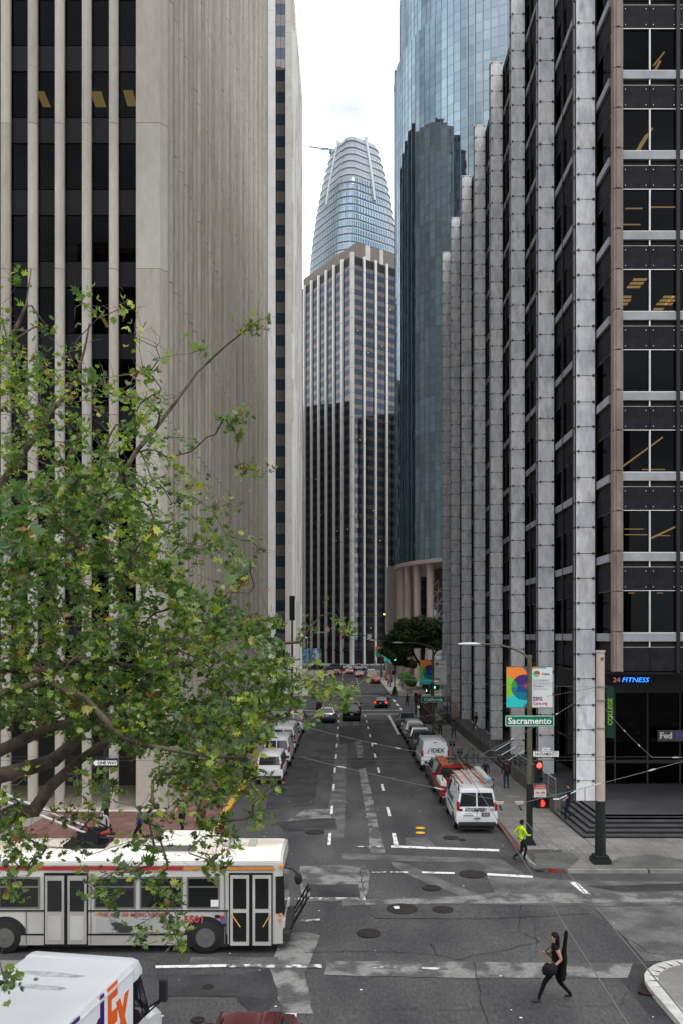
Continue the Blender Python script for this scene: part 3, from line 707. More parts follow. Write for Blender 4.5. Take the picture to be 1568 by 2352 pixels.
# ---- raised plaza, steps and retaining walls ----
pz = MB().box(12.2, 60, 38.7, 101, KH, .86).box(11.0+.22, 12.2, 42.5, 53.7, KH, .86).box(11.22, 12.2, 60, 95, KH, .86).box(12.0, 12.2, 53.7, 60, KH, .86)
struct('plaza', pz, plaza_m)
st = thing('front_steps', 'dark stone steps wrapping the plaza corner of the marble pier building', 'steps', (11, 37.3, KH))
rr = (.86-KH)/5
for k in range(5):
    h1 = KH+rr*(k+1); x0 = 11+.26*k; y0 = 37.3+.35*k
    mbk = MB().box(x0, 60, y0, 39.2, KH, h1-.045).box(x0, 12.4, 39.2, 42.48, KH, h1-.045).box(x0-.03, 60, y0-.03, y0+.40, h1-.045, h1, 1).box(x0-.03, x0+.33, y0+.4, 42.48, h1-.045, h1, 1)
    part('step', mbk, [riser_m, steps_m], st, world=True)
st = thing('side_steps', 'dark stone steps set into the retaining wall beside the sidewalk', 'steps', (11, 57, KH))
for k in range(4):
    h1 = KH+(.86-KH)/4*(k+1); x0 = 11+.26*k
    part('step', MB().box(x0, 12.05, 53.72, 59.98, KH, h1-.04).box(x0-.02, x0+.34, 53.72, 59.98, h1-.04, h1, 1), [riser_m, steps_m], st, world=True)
wt = thing('retaining_wall', 'low board-marked concrete wall between sidewalk and plaza, near stretch', 'wall', (11.1, 48, KH), group='low walls along the plaza'); part('wall', MB().box(11, 11.22, 42.5, 53.7, KH, 1.0), wallconc, wt, world=True)
wt = thing('retaining_wall', 'low concrete wall beside the sidewalk beyond the side steps', 'wall', (11.1, 77, KH), group='low walls along the plaza'); part('wall', MB().box(11, 11.22, 60, 95, KH, 1.05).box(11.22, 12.0, 59.8, 60, KH, .95), wallconc, wt, world=True)
def rail(label, pts, post_at, h=.95, top=railm, mid=3):
    t = thing('handrail', label, 'handrail', pts[0], group='steel handrails of the plaza')
    part('top_rail', MB().tube([Vector(p)+Vector((0, 0, h)) for p in pts], .028, 6), mat('bright_rail', (.7, .72, .72), .25, metal=.6), t, world=True)
    for k in range(mid): part('wire_rail', MB().tube([Vector(p)+Vector((0, 0, h*(k+1)/(mid+1))) for p in pts], .007, 4), railm, t, world=True)
    for q in post_at: part('post', MB().tube([q, (q[0], q[1], q[2]+h)], .022, 6), railm, t, world=True)
rail('steel rail on the near retaining wall by the corner steps', [(11.1, 42.6, 1.0), (11.1, 53.6, 1.0)], [(11.1, 42.6+k*1.57, 1.0) for k in range(8)])
rail('steel rail on the far retaining wall past the side steps', [(11.1, 60, 1.05), (11.1, 94.5, 1.05)], [(11.1, 60+k*1.72, 1.05) for k in range(21)])
rail('sloping handrail down the corner steps', [(12.4, 41.6, .86), (11.0, 41.6, .2), (10.7, 41.6, .2)], [(12.35, 41.6, .86), (11.05, 41.6, .2)], .9, mid=0)
for k, yy in enumerate((54.6, 57, 59.2)): rail('sloping handrail of the side steps, %s one' % ('near', 'middle', 'far')[k], [(12.6, yy, .86), (12.1, yy, .86), (11.0, yy, .2), (10.7, yy, .2)], [(12.1, yy, .86), (11.05, yy, .2)], .9, mid=0)
# ================= CYLINDRICAL GLASS TOWER (right, beyond the junction) =================
TX, TY, TR = 39., 181., 28.
GT = thing('glass_tower', 'tall round tower of blue mirror glass standing on pink granite columns', 'building', (TX, TY, KH))
gm = [mirror('blue_mirror_glass_%d' % i, b, c, .62, rough=.015, wav=.012, wsc=.35) for i, (b, c) in enumerate((((.03, .045, .06), (.29, .385, .45)), ((.03, .045, .06), (.265, .355, .415)), ((.035, .05, .065), (.315, .41, .475))))]
mull_d = mat('tower_mullion', (.13, .17, .20), .4, metal=.3); fin_l = mat('tower_fin', (.52, .48, .47), .5)
ph = 1.95; pn = []; mb = MB(); fins = MB(); base_z = 25.3
def tier(r, z0, z1, a0, a1, saw=0.):
    n = int((R(a1-a0)*r)/1.5)
    for k in range(n):
        a = R(a0)+(k+.5)*R(a1-a0)/n; rr = r+(saw if k % 2 else 0); x, y = TX+rr*math.cos(a), TY+rr*math.sin(a)
        z = z0
        while z < z1-.1: pn.append((x, y, z+ph/2, .05, 1.46, ph-.05, a)); z += ph
        b = R(a0)+k*R(a1-a0)/n; x, y = TX+rr*math.cos(b), TY+rr*math.sin(b)
        M = Matrix.Translation((x, y, 0)) @ Matrix.Rotation(b, 4, 'Z')
        (fins if (k % 1 == 0 and 236 < math.degrees(b) < 300) else mb).box(-.1, .40 if 236 < math.degrees(b) < 300 else .07, -.07, .07, z0, z1, 0, M)
tier(TR, base_z, 134.4, 165, 300); tier(TR-1.2, 134.4, 152, 165, 300); tier(TR-2.4, 152, 172, 165, 300)
pieces('mirror_pane', pn, gm, GT, 300, jit=.003)
part('mullion', mb, mull_d, GT, world=True)['kind'] = 'stuff'; part('vertical_fin', fins, fin_l, GT, world=True)['kind'] = 'stuff'
def circ(r, n=64, a0=0, a1=360): return [(TX+r*math.cos(R(a0+(a1-a0)*k/n)), TY+r*math.sin(R(a0+(a1-a0)*k/n))) for k in range(n)]
mb = MB().prism(circ(TR-.25), base_z, 134.3).prism(circ(TR-1.45), 134.3, 152).prism(circ(TR-2.65), 152, 172)
part('core', mb, mull_d, GT, world=True)
mb = MB()
z = base_z
while z < 134:
    mb.prism(circ(TR-.02), z-.04, z+.04); z += ph
part('transom', mb, mull_d, GT, world=True)
part('soffit', MB().prism(circ(TR+.1), base_z-.8, base_z-.02), pinkcol, GT, world=True)
part('inner_drum', MB().prism(circ(TR-9), KH, base_z-.8), mat('drum_stone', (.10, .085, .08), .6), GT, world=True)
for k in range(14):
    a = R(178+k*9.5); x, y = TX+(TR-1.2)*math.cos(a), TY+(TR-1.2)*math.sin(a)
    part('granite_column', MB().prism([(x+.75*math.cos(2*math.pi*q/16), y+.75*math.sin(2*math.pi*q/16)) for q in range(16)], KH, base_z-.8), pinkcol, GT, world=True, smooth=40)
# glazed lobby: slanted space-frame roof
lg = thing('glass_lobby', 'slanting glazed lobby roof with white space frame behind the pink columns', 'building', (24, 172, KH))
mb = MB(); A = [(16.5, 168, 3), (30, 160, 3), (32, 172, 22), (18.5, 178, 22)]
def bl(u, v): a = Vector(A[0]).lerp(Vector(A[1]), u); b = Vector(A[3]).lerp(Vector(A[2]), u); return a.lerp(b, v)
for i in range(7):
    for j in range(7):
        part('roof_pane', MB().add([bl(i/7+.01, j/7+.01), bl((i+1)/7-.01, j/7+.01), bl((i+1)/7-.01, (j+1)/7-.01), bl(i/7+.01, (j+1)/7-.01)], [(0, 1, 2, 3)]), mirror('lobby_roof_glass', (.1, .12, .14), (.8, .9, .95), .5, wav=0), lg, world=True)
        mb.tube([bl(i/7, j/7), bl((i+1)/7, (j+1)/7)], .12, 4)
        mb.tube([bl(i/7, j/7), bl((i+1)/7, j/7)], .12, 4); mb.tube([bl(i/7, j/7), bl(i/7, (j+1)/7)], .12, 4)
part('space_frame', mb, whitetext, lg, world=True)
# window cleaning rig on the setback
t = thing('cleaning_rig', 'small dark window cleaning rig on the glass tower setback', 'cleaning rig', P(910, 178, 182))
t.location.z = 134.5
part('cabin', MB().box(-.5, .6, -.5, .5, -2.6, 2.6), mat('rig_grey', (.08, .09, .10), .5), t); part('arm', MB().tube([(0, 0, 2.6), (0, 0, 3.6), (1.0, 0, 3.8)], .12, 6).tube([(-.5, 0, 2.9), (.6, 0, 2.9)], .08, 5), railm, t); part('cradle', MB().box(-.7, .2, -.8, -.5, -2.2, -1.2), railm, t)
# low stone block
t = thing('stone_block', 'low blank pinkish stone building between the dark tower and round tower', 'building', (14, 206, KH))
part('core', MB().box(10.6, 17.5, 200.2, 214, KH, 26.8), pinkcol, t, world=True)
it = []
for i in range(5):
    for j in range(9): it.append((10.55+.7+i*1.4, 200.1, KH+1.5+j*2.98, 1.37, .14, 2.95))
for j in range(9):
    for i in range(9): it.append((10.5, 200.9+i*1.5, KH+1.5+j*2.98, .14, 1.47, 2.95))
pieces('stone_panel', it, [mat('pale_pink_stone', (.44, .39, .36), .7), mat('pale_pink_stone_2', (.41, .36, .33), .7)], t, 300)
# ================= CENTRE TOWER (finned, turned 34 degrees) =================
CA = R(34); CZ = 137.8; FH = 3.35
DT = thing('finned_tower', 'dark banded glass tower with thin white vertical fins closing the street view', 'building', (1.9, 270, KH), CA)
wi = []; si = []; fi = []; lf = []
d_win = mirror('tower_window', (.012, .018, .028), (.55, .66, .85), .06, wav=.004, wsc=.35); d_spa = mirror('tower_spandrel', (.045, .039, .037), (1, .90, .87), .085, wav=.003, wsc=.35)
LFs = [6.0+4.9*k for k in range(9)]; RFs = [5.4+4.7*k for k in range(9)]
xs = [.4]+RFs; nz_ = int((CZ-4-KH)/FH)
for j in range(nz_):
    z = KH+4+j*FH
    for k in range(len(xs)-1):
        w = (xs[k+1]-xs[k]-1.0)/2
        for q in range(2):
            cx = xs[k]+.5+w*(q+.5); wi.append((cx, .55, z+.95, w-.06, .06, 1.9)); si.append((cx, .55, z+2.62, w-.06, .06, 1.42))
    ys = [.4]+LFs
    for k in range(len(ys)-1):
        w = (ys[k+1]-ys[k]-1.0)/2
        for q in range(2):
            cy = ys[k]+.5+w*(q+.5); wi.append((.55-.0, cy, z+.95, .06, w-.06, 1.9)); si.append((.55, cy, z+2.62, .06, w-.06, 1.42))
wi = [(a, b, c-KH, d, e, f) for a, b, c, d, e, f in wi]; si = [(a, b, c-KH, d, e, f) for a, b, c, d, e, f in si]
pieces('window_pane', wi, d_win, DT, 300, world=False, jit=.004); pieces('spandrel_pane', si, d_spa, DT, 300, world=False, jit=.004)
part('core', MB().box(.62, 46, .62, 46, 0, CZ-.6), blackmetal, DT); part('corner_fin', MB().box(-.1, 1.05, -.1, 1.05, 0, CZ+.6), beigestone, DT)
for y in LFs: part('fin', MB().box(-.05, .66, y-.38, y+.38, 0, CZ+.3), whitestone, DT)
for x in RFs: part('fin', MB().box(x-.38, x+.38, -.05, .66, 0, CZ+.3), whitestone, DT)
mb = MB()
for j in range(1, 17):
    z = j*8.3
    for y in LFs+[.5]: mb.box(-.12 if y < 1 else -.06, 0, y-.6 if y < 1 else y-.43, y+.55 if y < 1 else y+.43, z-.06, z+.06)
    for x in RFs+[.5]: mb.box(x-.6 if x < 1 else x-.43, x+.55 if x < 1 else x+.43, -.12 if x < 1 else -.06, 0, z-.06, z+.06)
part('fin_joint', mb, mat('stone_joint', (.2, .19, .17), .9), DT)['kind'] = 'stuff'
pent = mat('penthouse_brown', (.19, .165, .14), .8, col2=(.22, .19, .165), scale=.3)
part('penthouse', MB().box(4.0+.4, 38, 3.4, 38, CZ-.6, CZ+6.4).box(8, 10, 3.2, 3.4, CZ, CZ+6.4, 1).box(14, 15.5, 3.2, 3.4, CZ, CZ+6.4, 1), [pent, beigestone], DT)
part('roof', MB().box(.6, 45.5, .6, 45.5, CZ-.6, CZ-.2), darkmetal, DT)
mb = MB(); rnd = random.Random(5)
for k in range(34):
    j = rnd.randrange(2, nz_-2); z = 4+j*FH+1.5
    if rnd.random() < .5: s = rnd.uniform(1, 34); mb.box(s, s+.5, .46, .5, z, z+.10)
    else: s = rnd.uniform(1, 28); mb.box(.46, .5, s, s+.5, z, z+.10)
part('ceiling_light', mb, mat('far_office_light', (.5, .35, .15), .5, emit=(1, .6, .25), es=1.6), DT)['kind'] = 'stuff'
mb = MB().box(-14, 46, -.3, -.05, 5.2, 5.6) if False else MB().box(1, 44, .1, .5, 4.6, 5.0).box(.1, .5, 1, 44, 4.6, 5.0)
part('canopy', mb, darkmetal, DT)
# ================= ROUNDED TOWER FAR BEHIND =================
SX, SY = 5.5, 511.
ST = thing('rounded_glass_tower', 'pale blue tapering tower with rounded corners and open crown, far behind', 'building', (SX, SY, 0), R(34))
prof = [(z_-(8.5 if z_ > 100 else 0), w_) for z_, w_ in [(0, 27.6), (150, 27.6), (200, 27.5), (239, 27.1), (255, 26.1), (270, 24.6), (285, 22.3), (293, 21), (300, 19.6), (308, 17.8), (316, 15.8), (322, 14.2), (327, 12.8)]]
def hw(z):
    for (a, b), (c, d) in zip(prof, prof[1:]):
        if z <= c: return b+(d-b)*(z-a)/(c-a)
    return prof[-1][1]
def rsq(S, n=12, ex=0.):
    a = S*1.035/1.21+ex; r = .46*a; pts = []
    for q, (cx, cy) in enumerate(((a-r, a-r), (-(a-r), a-r), (-(a-r), -(a-r)), (a-r, -(a-r)))):
        for k in range(n+1): t = R(90*q+90*k/n); pts.append((cx+r*math.cos(t), cy+r*math.sin(t)))
    out = []
    for i in range(len(pts)):      # resample straight sides
        A_, B_ = Vector(pts[i]), Vector(pts[(i+1) % len(pts)]); m = max(1, int((B_-A_).length/1.9+.3))
        for k in range(m): out.append(tuple(A_.lerp(B_, k/m)))
    return out
fz = 4.86; zt = 318.5
sg_glass = mirror('pale_tower_glass', (.10, .16, .22), (.40, .56, .72), .45, rough=.03, wav=0); sg_white = mat('pearl_panel', (.44, .48, .50), .5); sg_shade = mat('sunshade_metal', (.30, .35, .37), .4, metal=.3)
sg_lat = mat('crown_lattice', (.62, .66, .68), .5)
sp_band = mirror('pale_spandrel', (.36, .46, .52), (.75, .9, 1), .30, rough=.06, wav=0)
z = zt; lvl = 0; mull = MB(); crown = MB()
while z > 175:
    zb = z-fz; top = lvl < 6
    for (h0, h1, m_, nm, off) in ((zb+.0, zb+1.5, sp_band if not top else sg_lat, 'spandrel_ring', 0), (zb+1.5, z, sg_glass if not top else mat('crown_mesh', (.40, .45, .50), .5), 'glass_ring', -.12)):
        a = rsq(hw(h0), ex=off); b = rsq(hw(h1), ex=off); n = min(len(a), len(b))
        if len(a) != len(b): b = [(x*(hw(h1)/hw(h0)), y*(hw(h1)/hw(h0))) for x, y in a]; n = len(a)
        part(nm, MB().loft([[(x, y, h0) for x, y in a], [(x, y, h1) for x, y in b]], caps=False), m_, ST, smooth=30)
    a = rsq(hw(zb), ex=.6); c = rsq(hw(zb), ex=-.2)
    mb = MB().prism(a, zb+1.38, zb+1.58); part('sunshade_ring', mb, sg_shade, ST)
    a2 = rsq(hw(zb), ex=.0); s = hw(z)/hw(zb)
    for k in range(0, len(a2)):
        if not top or k % 1 == 0:
            x, y = a2[k]; d = Vector((x, y)).normalized()*.5
            mull.hexa([(x-.1, y-.1, zb), (x+.1, y-.1, zb), (x+.1+d.x, y+.1+d.y, zb), (x-.1+d.x, y+.1+d.y, zb), (x*s-.1, y*s-.1, z), (x*s+.1, y*s-.1, z), (x*s+.1+d.x, y*s+.1+d.y, z), (x*s-.1+d.x, y*s+.1+d.y, z)])
    z -= fz; lvl += 1
o = part('mullion', mull, sg_white, ST); o['kind'] = 'stuff'
part('lower_shaft', MB().loft([[(x, y, 0) for x, y in rsq(27.6)], [(x, y, z+.1) for x, y in rsq(27.6)]]), sg_glass, ST)
part('crown_top', MB().prism(rsq(12.2), 317.7, 319.1), sg_lat, ST)
# vertical slot bands
for (face, off) in ((-1, 1), (0, 1)):
    rings = []
    for zz in np.arange(278, 321, 2.5):
        a = hw(min(zz, 318))*1.035/1.21+.9; p_ = a*.08
        rings.append((a-.25, p_, zz))
    mb = MB()
    for (a, p_, zz), (a2, p2, z2) in zip(rings, rings[1:]):
        if face == 0: mb.hexa([(p_-.8, -a-.4, zz), (p_+.8, -a-.4, zz), (p_+.8, -a+1.2, zz), (p_-.8, -a+1.2, zz), (p2-.8, -a2-.4, z2), (p2+.8, -a2-.4, z2), (p2+.8, -a2+1.2, z2), (p2-.8, -a2+1.2, z2)])
        else: mb.hexa([(-a-.4, p_-.8, zz), (-a+1.2, p_-.8, zz), (-a+1.2, p_+.8, zz), (-a-.4, p_+.8, zz), (-a2-.4, p2-.8, z2), (-a2+1.2, p2-.8, z2), (-a2+1.2, p2+.8, z2), (-a2-.4, p2+.8, z2)])
    part('slot_band', mb, sg_white, ST)
cr_ = thing('roof_crane', 'thin cleaning crane boom reaching out from the far tower crown', 'crane', P(762, 344, 520))
k_ = 520/F
part('boom', MB().tube([(0, 0, 0), (-50*k_, 0, 7*k_)], .35, 6), mat('crane_steel', (.12, .16, .2), .5), cr_); part('counterweight', MB().box(-24*k_, -2, -.4, .4, .2, 1.1).box(-1.5, 5, -1, 1, -2.2, .2), MATS['crane_steel'], cr_); part('tip', MB().tube([(-52*k_, 0, 2*k_), (-48*k_, 0, 13*k_)], .25, 5), MATS['crane_steel'], cr_)
# ================= surroundings mirrored in the glass =================
def plain_tower(nm, lab, x0, x1, y0, y1, h, wm, gm_, step=3.2):
    t = thing(nm, lab, 'building', ((x0+x1)/2, (y0+y1)/2, 0))
    part('wall', MB().box(x0+.4, x1-.4, y0+.4, y1-.4, 0, h), gm_, t, world=True)
    mb = MB(); x = x0
    while x < x1: mb.box(x, x+.9, y0, y1, 0, h); x += step
    y = y0
    while y < y1: mb.box(x0, x1, y, y+.9, 0, h); y += step
    part('fin', mb, wm, t, world=True)['kind'] = 'stuff'; part('roof', MB().box(x0, x1, y0, y1, h, h+1.2), wm, t, world=True)
    return t
plain_tower('office_tower', 'beige finned office tower behind the viewer', -60, -22, -150, -90, 95, precast, mull_d)
plain_tower('office_tower', 'grey finned office tower behind the viewer, right', 14, 60, -150, -90, 60, precast3, mull_d)
plain_tower('office_tower', 'unseen dark office tower left of the next block, shaped for its reflection', -60, -12.5, 183, 214, 135, mat('brown_fin_stone', (.13, .115, .10), .8), mull_d)  # out of view; height and dark stone set for the round tower's reflection
plain_tower('office_tower', 'brown office tower left of the finned tower', -75, -22, 262, 300, 95, pinkcol, mull_d)
plain_tower('office_tower', 'pale office tower standing beyond the round tower', 30, 80, 262, 310, 90, beigestone, mull_d)
plain_tower('office_tower', 'unseen dark brown office tower added far left of the cross street for its reflection', -150, -90, 92, 158, 182, MATS['brown_fin_stone'], mull_d)  # added out of view so the round tower mirrors a dark mass
# ================= STREET FURNITURE =================
pole_grn = mat('weathered_pole', (.13, .12, .07), .7, col2=(.08, .075, .045), scale=2); pole_blk = mat('black_pole', (.012, .016, .015), .5); pole_wht = mat('cream_pole', (.50, .42, .36), .7, col2=(.40, .33, .28), scale=1.2)
def cyl(r0, r1, z0, z1, n=12): return MB().loft([[(r*math.cos(2*math.pi*k/n), r*math.sin(2*math.pi*k/n), z) for k in range(n)] for r, z in ((r0, z0), (r1, z1))])
def banner_print(w, h, nu=34, nv=66):
    mb = MB(); cols = [(.80, .22, .03), (.05, .10, .22), (.20, .50, .03), (.02, .50, .50), (.05, .02, .14), (.01, .06, .22), (.60, .03, .02), (.01, .16, .24), (.02, .30, .03)]
    mats_ = [mat('banner_ink_%d' % i, c, .6) for i, c in enumerate(cols)]
    for i in range(nu):
        for j in range(nv):
            u, v = (i+.5)/nu, (j+.5)/nv; X, Y = u*w, v*h       # v from the bottom up
            c1 = math.hypot(X-.85*w, Y-.50*h) < .62*w; g = math.hypot(X-.02*w, Y-.50*h) < .38*w+.12*w
            if c1: ci = 4 if v > .52+.25*(u-.6) else (5 if v > .38 else 7)
            elif g: ci = 2
            elif v > .5: ci = 0 if not (u > .78 and v > 1-.35*(u-.78)*1.6) else 1
            else: ci = 3 if not (u > .8 and v < .12*(u-.8)*5) else 1
            if c1 and u > .86 and abs(v-.52) < .07*(u-.86)*8: ci = 6
            if c1 and g: ci = 8 if v > .5 else 7
            mb.add([(i*w/nu, 0, j*h/nv), ((i+1)*w/nu, 0, j*h/nv), ((i+1)*w/nu, 0, (j+1)*h/nv), (i*w/nu, 0, (j+1)*h/nv)], [(0, 1, 2, 3)], ci)
    return mb, mats_
cloth_w = mat('white_banner_cloth', (.62, .63, .63), .7)
def banners(root, zt, w=1.15, h=2.25, gap=.09):
    K = h/2.25
    mb, ms = banner_print(w, h)
    b = part('colour_banner', MB().box(-gap-w, -gap, -.01, .01, zt-h, zt), cloth_w, root); part('banner_print', mb, ms, b, (-gap-w, -.0135, zt-h))
    mb, _ = banner_print(w, h)
    b = part('text_banner', MB().box(gap, gap+w, -.01, .01, zt-h-.03, zt), cloth_w, root)
    cx = gap+w/2
    lg_ = MB()
    for q, (c, r) in enumerate(((0, .19), (1, .19), (2, .19), (3, .16))):
        a0 = q*math.pi/2; n = 6; lg_.add([(0, 0, 0)]+[(K*r*math.cos(a0+k*math.pi/2/n), 0, K*r*math.sin(a0+k*math.pi/2/n)) for k in range(n+1)], [tuple(range(n+2))], (6, 8, 3, 0)[q])
    part('logo', lg_, ms, b, (gap+.27*K, -.014, zt-.38*K))
    tx = mat('grey_print', (.22, .24, .25), .6); ty = -.014
    text('Care.', .2*K, blacktext, b, (gap+.78*K, ty, zt-.38*K), bold=.004, ext=.002)
    for k, s in enumerate(('ZUCKERBERG', 'SAN FRANCISCO', 'GENERAL')): text(s, .165*K, tx, b, (gap+.06, ty, zt-K*(.75+k*.165)), align='LEFT', sx=.86, ext=.002)
    text('Hospital and Trauma Center', .08*K, tx, b, (gap+.06, ty, zt-1.22*K), align='LEFT', sx=.9, ext=.002)
    text('ZSFG', .27*K, blacktext, b, (gap+.04, ty, zt-1.78*K), align='LEFT', sx=.85, bold=.007, ext=.002); text('Care.org', .25*K, red_print, b, (gap+.04, ty, zt-2.03*K), align='LEFT', sx=.9, bold=.004, ext=.002)
    part('strip', MB().box(gap, gap+w*.7, -.013, -.0105, zt-.06, zt), MATS['banner_ink_3'], b); part('strip', MB().box(gap, gap+w*.3, -.0145, -.0135, zt-.06, zt), MATS['banner_ink_0'], b)
    for z_ in (zt+.02, zt-h-.02): part('banner_arm', MB().tube([(-gap-w, 0, z_), (gap+w, 0, z_)], .018, 6), pole_grn, root)
def name_sign(root, s, z, w=2.26, h=.54, size=.40, dx=0.):
    b = part('street_sign', MB().box(-w/2+dx, w/2+dx, -.14, -.10, z-h/2, z+h/2), green_sign, root)
    g = .02; mb = MB()
    for x0, x1, z0, z1 in ((-w/2+g, w/2-g, h/2-g-.02, h/2-g), (-w/2+g, w/2-g, -h/2+g, -h/2+g+.02), (-w/2+g, -w/2+g+.02, -h/2+g, h/2-g), (w/2-g-.02, w/2-g, -h/2+g, h/2-g)): mb.box(x0+dx, x1+dx, -.146, -.141, z+z0, z+z1)
    part('sign_border', mb, whitetext, b); text(s, size, whitetext, b, (dx, -.145, z-.01), bold=.008, ext=.003, sx=1.02)
sig_body = mat('signal_housing', (.015, .016, .016), .5); lit_red = mat('signal_red', (.6, .02, .01), .3, emit=(1, .04, .02), es=9); lit_grn = mat('signal_green', (.02, .5, .4), .3, emit=(.05, 1, .6), es=6); unlit = mat('signal_unlit', (.03, .02, .02), .2); lit_amb = mat('signal_amber', (.6, .3, .05), .3, emit=(1, .4, .04), es=6)
def lens(cx, cz, r, y, m, root, nm='lens'): return part(nm, MB().prism([(cx+r*math.cos(2*math.pi*k/14), cz+r*math.sin(2*math.pi*k/14)) for k in range(14)], 0, .02, 0, Matrix(((1, 0, 0, 0), (0, 0, -1, y), (0, 1, 0, 0), (0, 0, 0, 1)))), m, root)
def signal(root, cx, z, on=0, s=1., y=-.12):
    b = part('signal_head', MB().box(cx-.17*s, cx+.17*s, y, y+.22, z-.52*s, z+.52*s), sig_body, root, bevel=.02)
    for k in range(3):
        m = (unlit, unlit, unlit) if on != k else (lit_red, lit_amb, lit_grn)
        lens(cx, z+(.33-.33*k)*s, .125*s, y-.01, m[k], b)
        mb = MB(); n = 10; r = .15*s; zc = z+(.33-.33*k)*s
        for q in range(n):
            a, c = R(-10+200*q/n), R(-10+200*(q+1)/n)
            mb.add([(cx+r*math.cos(a), y, zc+r*math.sin(a)), (cx+r*math.cos(c), y, zc+r*math.sin(c)), (cx+r*math.cos(c), y-.2*s, zc+r*math.sin(c)), (cx+r*math.cos(a), y-.2*s, zc+r*math.sin(a))], [(0, 1, 2, 3)])
        part('visor', mb, sig_body, b)
    return b
def ped_signal(root, cx, z, hand=True, s=1., y=-.12):
    b = part('pedestrian_signal', MB().box(cx-.22*s, cx+.22*s, y, y+.2, z-.22*s, z+.22*s).box(cx-.24*s, cx+.24*s, y-.16, y, z+.2*s, z+.24*s).box(cx-.24*s, cx-.22*s, y-.14, y, z-.2*s, z+.22*s).box(cx+.22*s, cx+.24*s, y-.14, y, z-.2*s, z+.22*s), sig_body, root)
    mb = MB()
    if hand:
        mb.box(cx-.06*s, cx+.06*s, y-.012, y-.002, z-.13*s, z+.02*s)
        for k in range(4): mb.box(cx-.06*s+k*.032*s, cx-.038*s+k*.032*s, y-.012, y-.002, z+.025*s, z+(.10, .13, .12, .09)[k]*s)
        mb.box(cx+.065*s, cx+.095*s, y-.012, y-.002, z-.07*s, z+.03*s)
    else: mb.ball((cx, y-.01, z+.1*s), (.03*s, .01, .03*s), 8).box(cx-.03*s, cx+.03*s, y-.012, y-.002, z-.05*s, z+.07*s).box(cx-.06*s, cx-.02*s, y-.012, y-.002, z-.14*s, z-.05*s).box(cx+.01*s, cx+.05*s, y-.012, y-.002, z-.14*s, z-.05*s)
    part('hand_symbol' if hand else 'walking_symbol', mb, mat('hand_red', (.5, .02, .01), .4, emit=(1, .03, .02), es=4) if hand else mat('walk_white', (.8, .8, .8), .4, emit=(.9, .95, 1), es=4), b)
def lamp_arm(root, zt, L, rise, head=.9):
    pts = [(0, 0, zt), (-.12*L, 0, zt+rise*.42), (-.35*L, 0, zt+rise*.80), (-.62*L, 0, zt+rise*1.0), (-L, 0, zt+rise*1.05)]
    part('lamp_arm', MB().tube(pts, [.055, .05, .045, .04, .035], 8), pole_grn, root, smooth=40)
    part('lamp_head', MB().loft([[(-L+dx, y*w, zt+rise*1.05+z*w) for y, z in ((-.13, 0), (-.09, .07), (.09, .07), (.13, 0), (.08, -.06), (-.08, -.06))] for dx, w in ((.1, .4), (-.1, 1), (-.5, 1.1), (-head, .5))]), mat('lamp_head_grey', (.55, .57, .58), .4), root)
# --- lamp and signal pole on the near corner
L1 = thing('street_lamp', 'near corner street lamp with green Sacramento sign, banners and red signal', 'street lamp', (8.25, 36.2, KH), group='street lamps with banners')
zt = 8.55-KH
part('pole', cyl(.13, .10, 2.55, zt), pole_grn, L1, smooth=40); part('pole_base', cyl(.155, .135, .1, 2.75), pole_blk, L1, smooth=40); part('base_plate', MB().box(-.24, .24, -.24, .24, 0, .1).box(-.19, .19, -.19, .19, .1, .2), pole_blk, L1)
part('pole_cap', cyl(.12, .12, zt, zt+.12), pole_grn, L1)
lamp_arm(L1, zt-.1, 2.3, .68); banners(L1, 8.12-KH, .92, 1.80, .11)
name_sign(L1, 'Sacramento', 5.72-KH, 2.2, .5, .40, -.02)
b = part('street_sign', MB().box(.16, 1.3, -.05, -.02, 4.22-KH-.13, 4.22-KH+.13), whitetext, L1); text('SACRAMENTO', .2, blacktext, b, (.74, -.056, 4.22-KH), sx=.78, bold=.001, ext=.002)
mb = MB()
for x0, x1, z0, z1 in ((.18, 1.28, .11, .122), (.18, 1.28, -.122, -.11)): mb.box(x0, x1, -.055, -.051, 4.22-KH+z0, 4.22-KH+z1)
part('sign_border', mb, blacktext, b)
b = part('block_number', MB().box(.55, .92, -.05, -.02, 4.36-KH, 4.50-KH), whitetext, L1); text('200', .12, blacktext, b, (.70, -.056, 4.43-KH), ext=.002); part('arrow', MB().prism([(.82, -.01), (.86, -.01), (.86, -.03), (.9, 0), (.86, .03), (.86, .01), (.82, .01)], 0, .004, 0, Matrix(((1, 0, 0, 0), (0, 0, -1, -.051), (0, 1, 0, 4.43-KH), (0, 0, 0, 1)))), blacktext, b)
signal(L1, .40, 3.42-KH, 0, .95); ped_signal(L1, .55, 2.0-KH+.05, True, 1.1, -.16)
part('signal_box', MB().box(.02, .42, -.1, .1, 1.83-KH, 2.22-KH), sig_body, L1); part('signal_bracket', MB().tube([(0, 0, 3.9-KH), (.4, 0, 3.9-KH)], .03, 6).tube([(0, 0, 3-KH), (.4, 0, 3-KH)], .03, 6), sig_body, L1)
b = part('parking_sign', MB().box(.18, .72, -.13, -.1, 2.30-KH, 2.86-KH), mat('sign_white', (.6, .6, .6), .5), L1)
part('sign_top', MB().box(.18, .72, -.135, -.1305, 2.66-KH, 2.86-KH), red_print, b); text('NO STOPPING', .1, whitetext, b, (.45, -.139, 2.72-KH), sx=.72, ext=.001); text('TOW-AWAY', .07, whitetext, b, (.45, -.139, 2.81-KH), ext=.001); text('3PM - 6PM', .13, red_print, b, (.45, -.134, 2.5-KH), sx=.72, ext=.001, bold=.003); text('MON THRU FRI', .06, red_print, b, (.45, -.134, 2.38-KH), sx=.8, ext=.001)
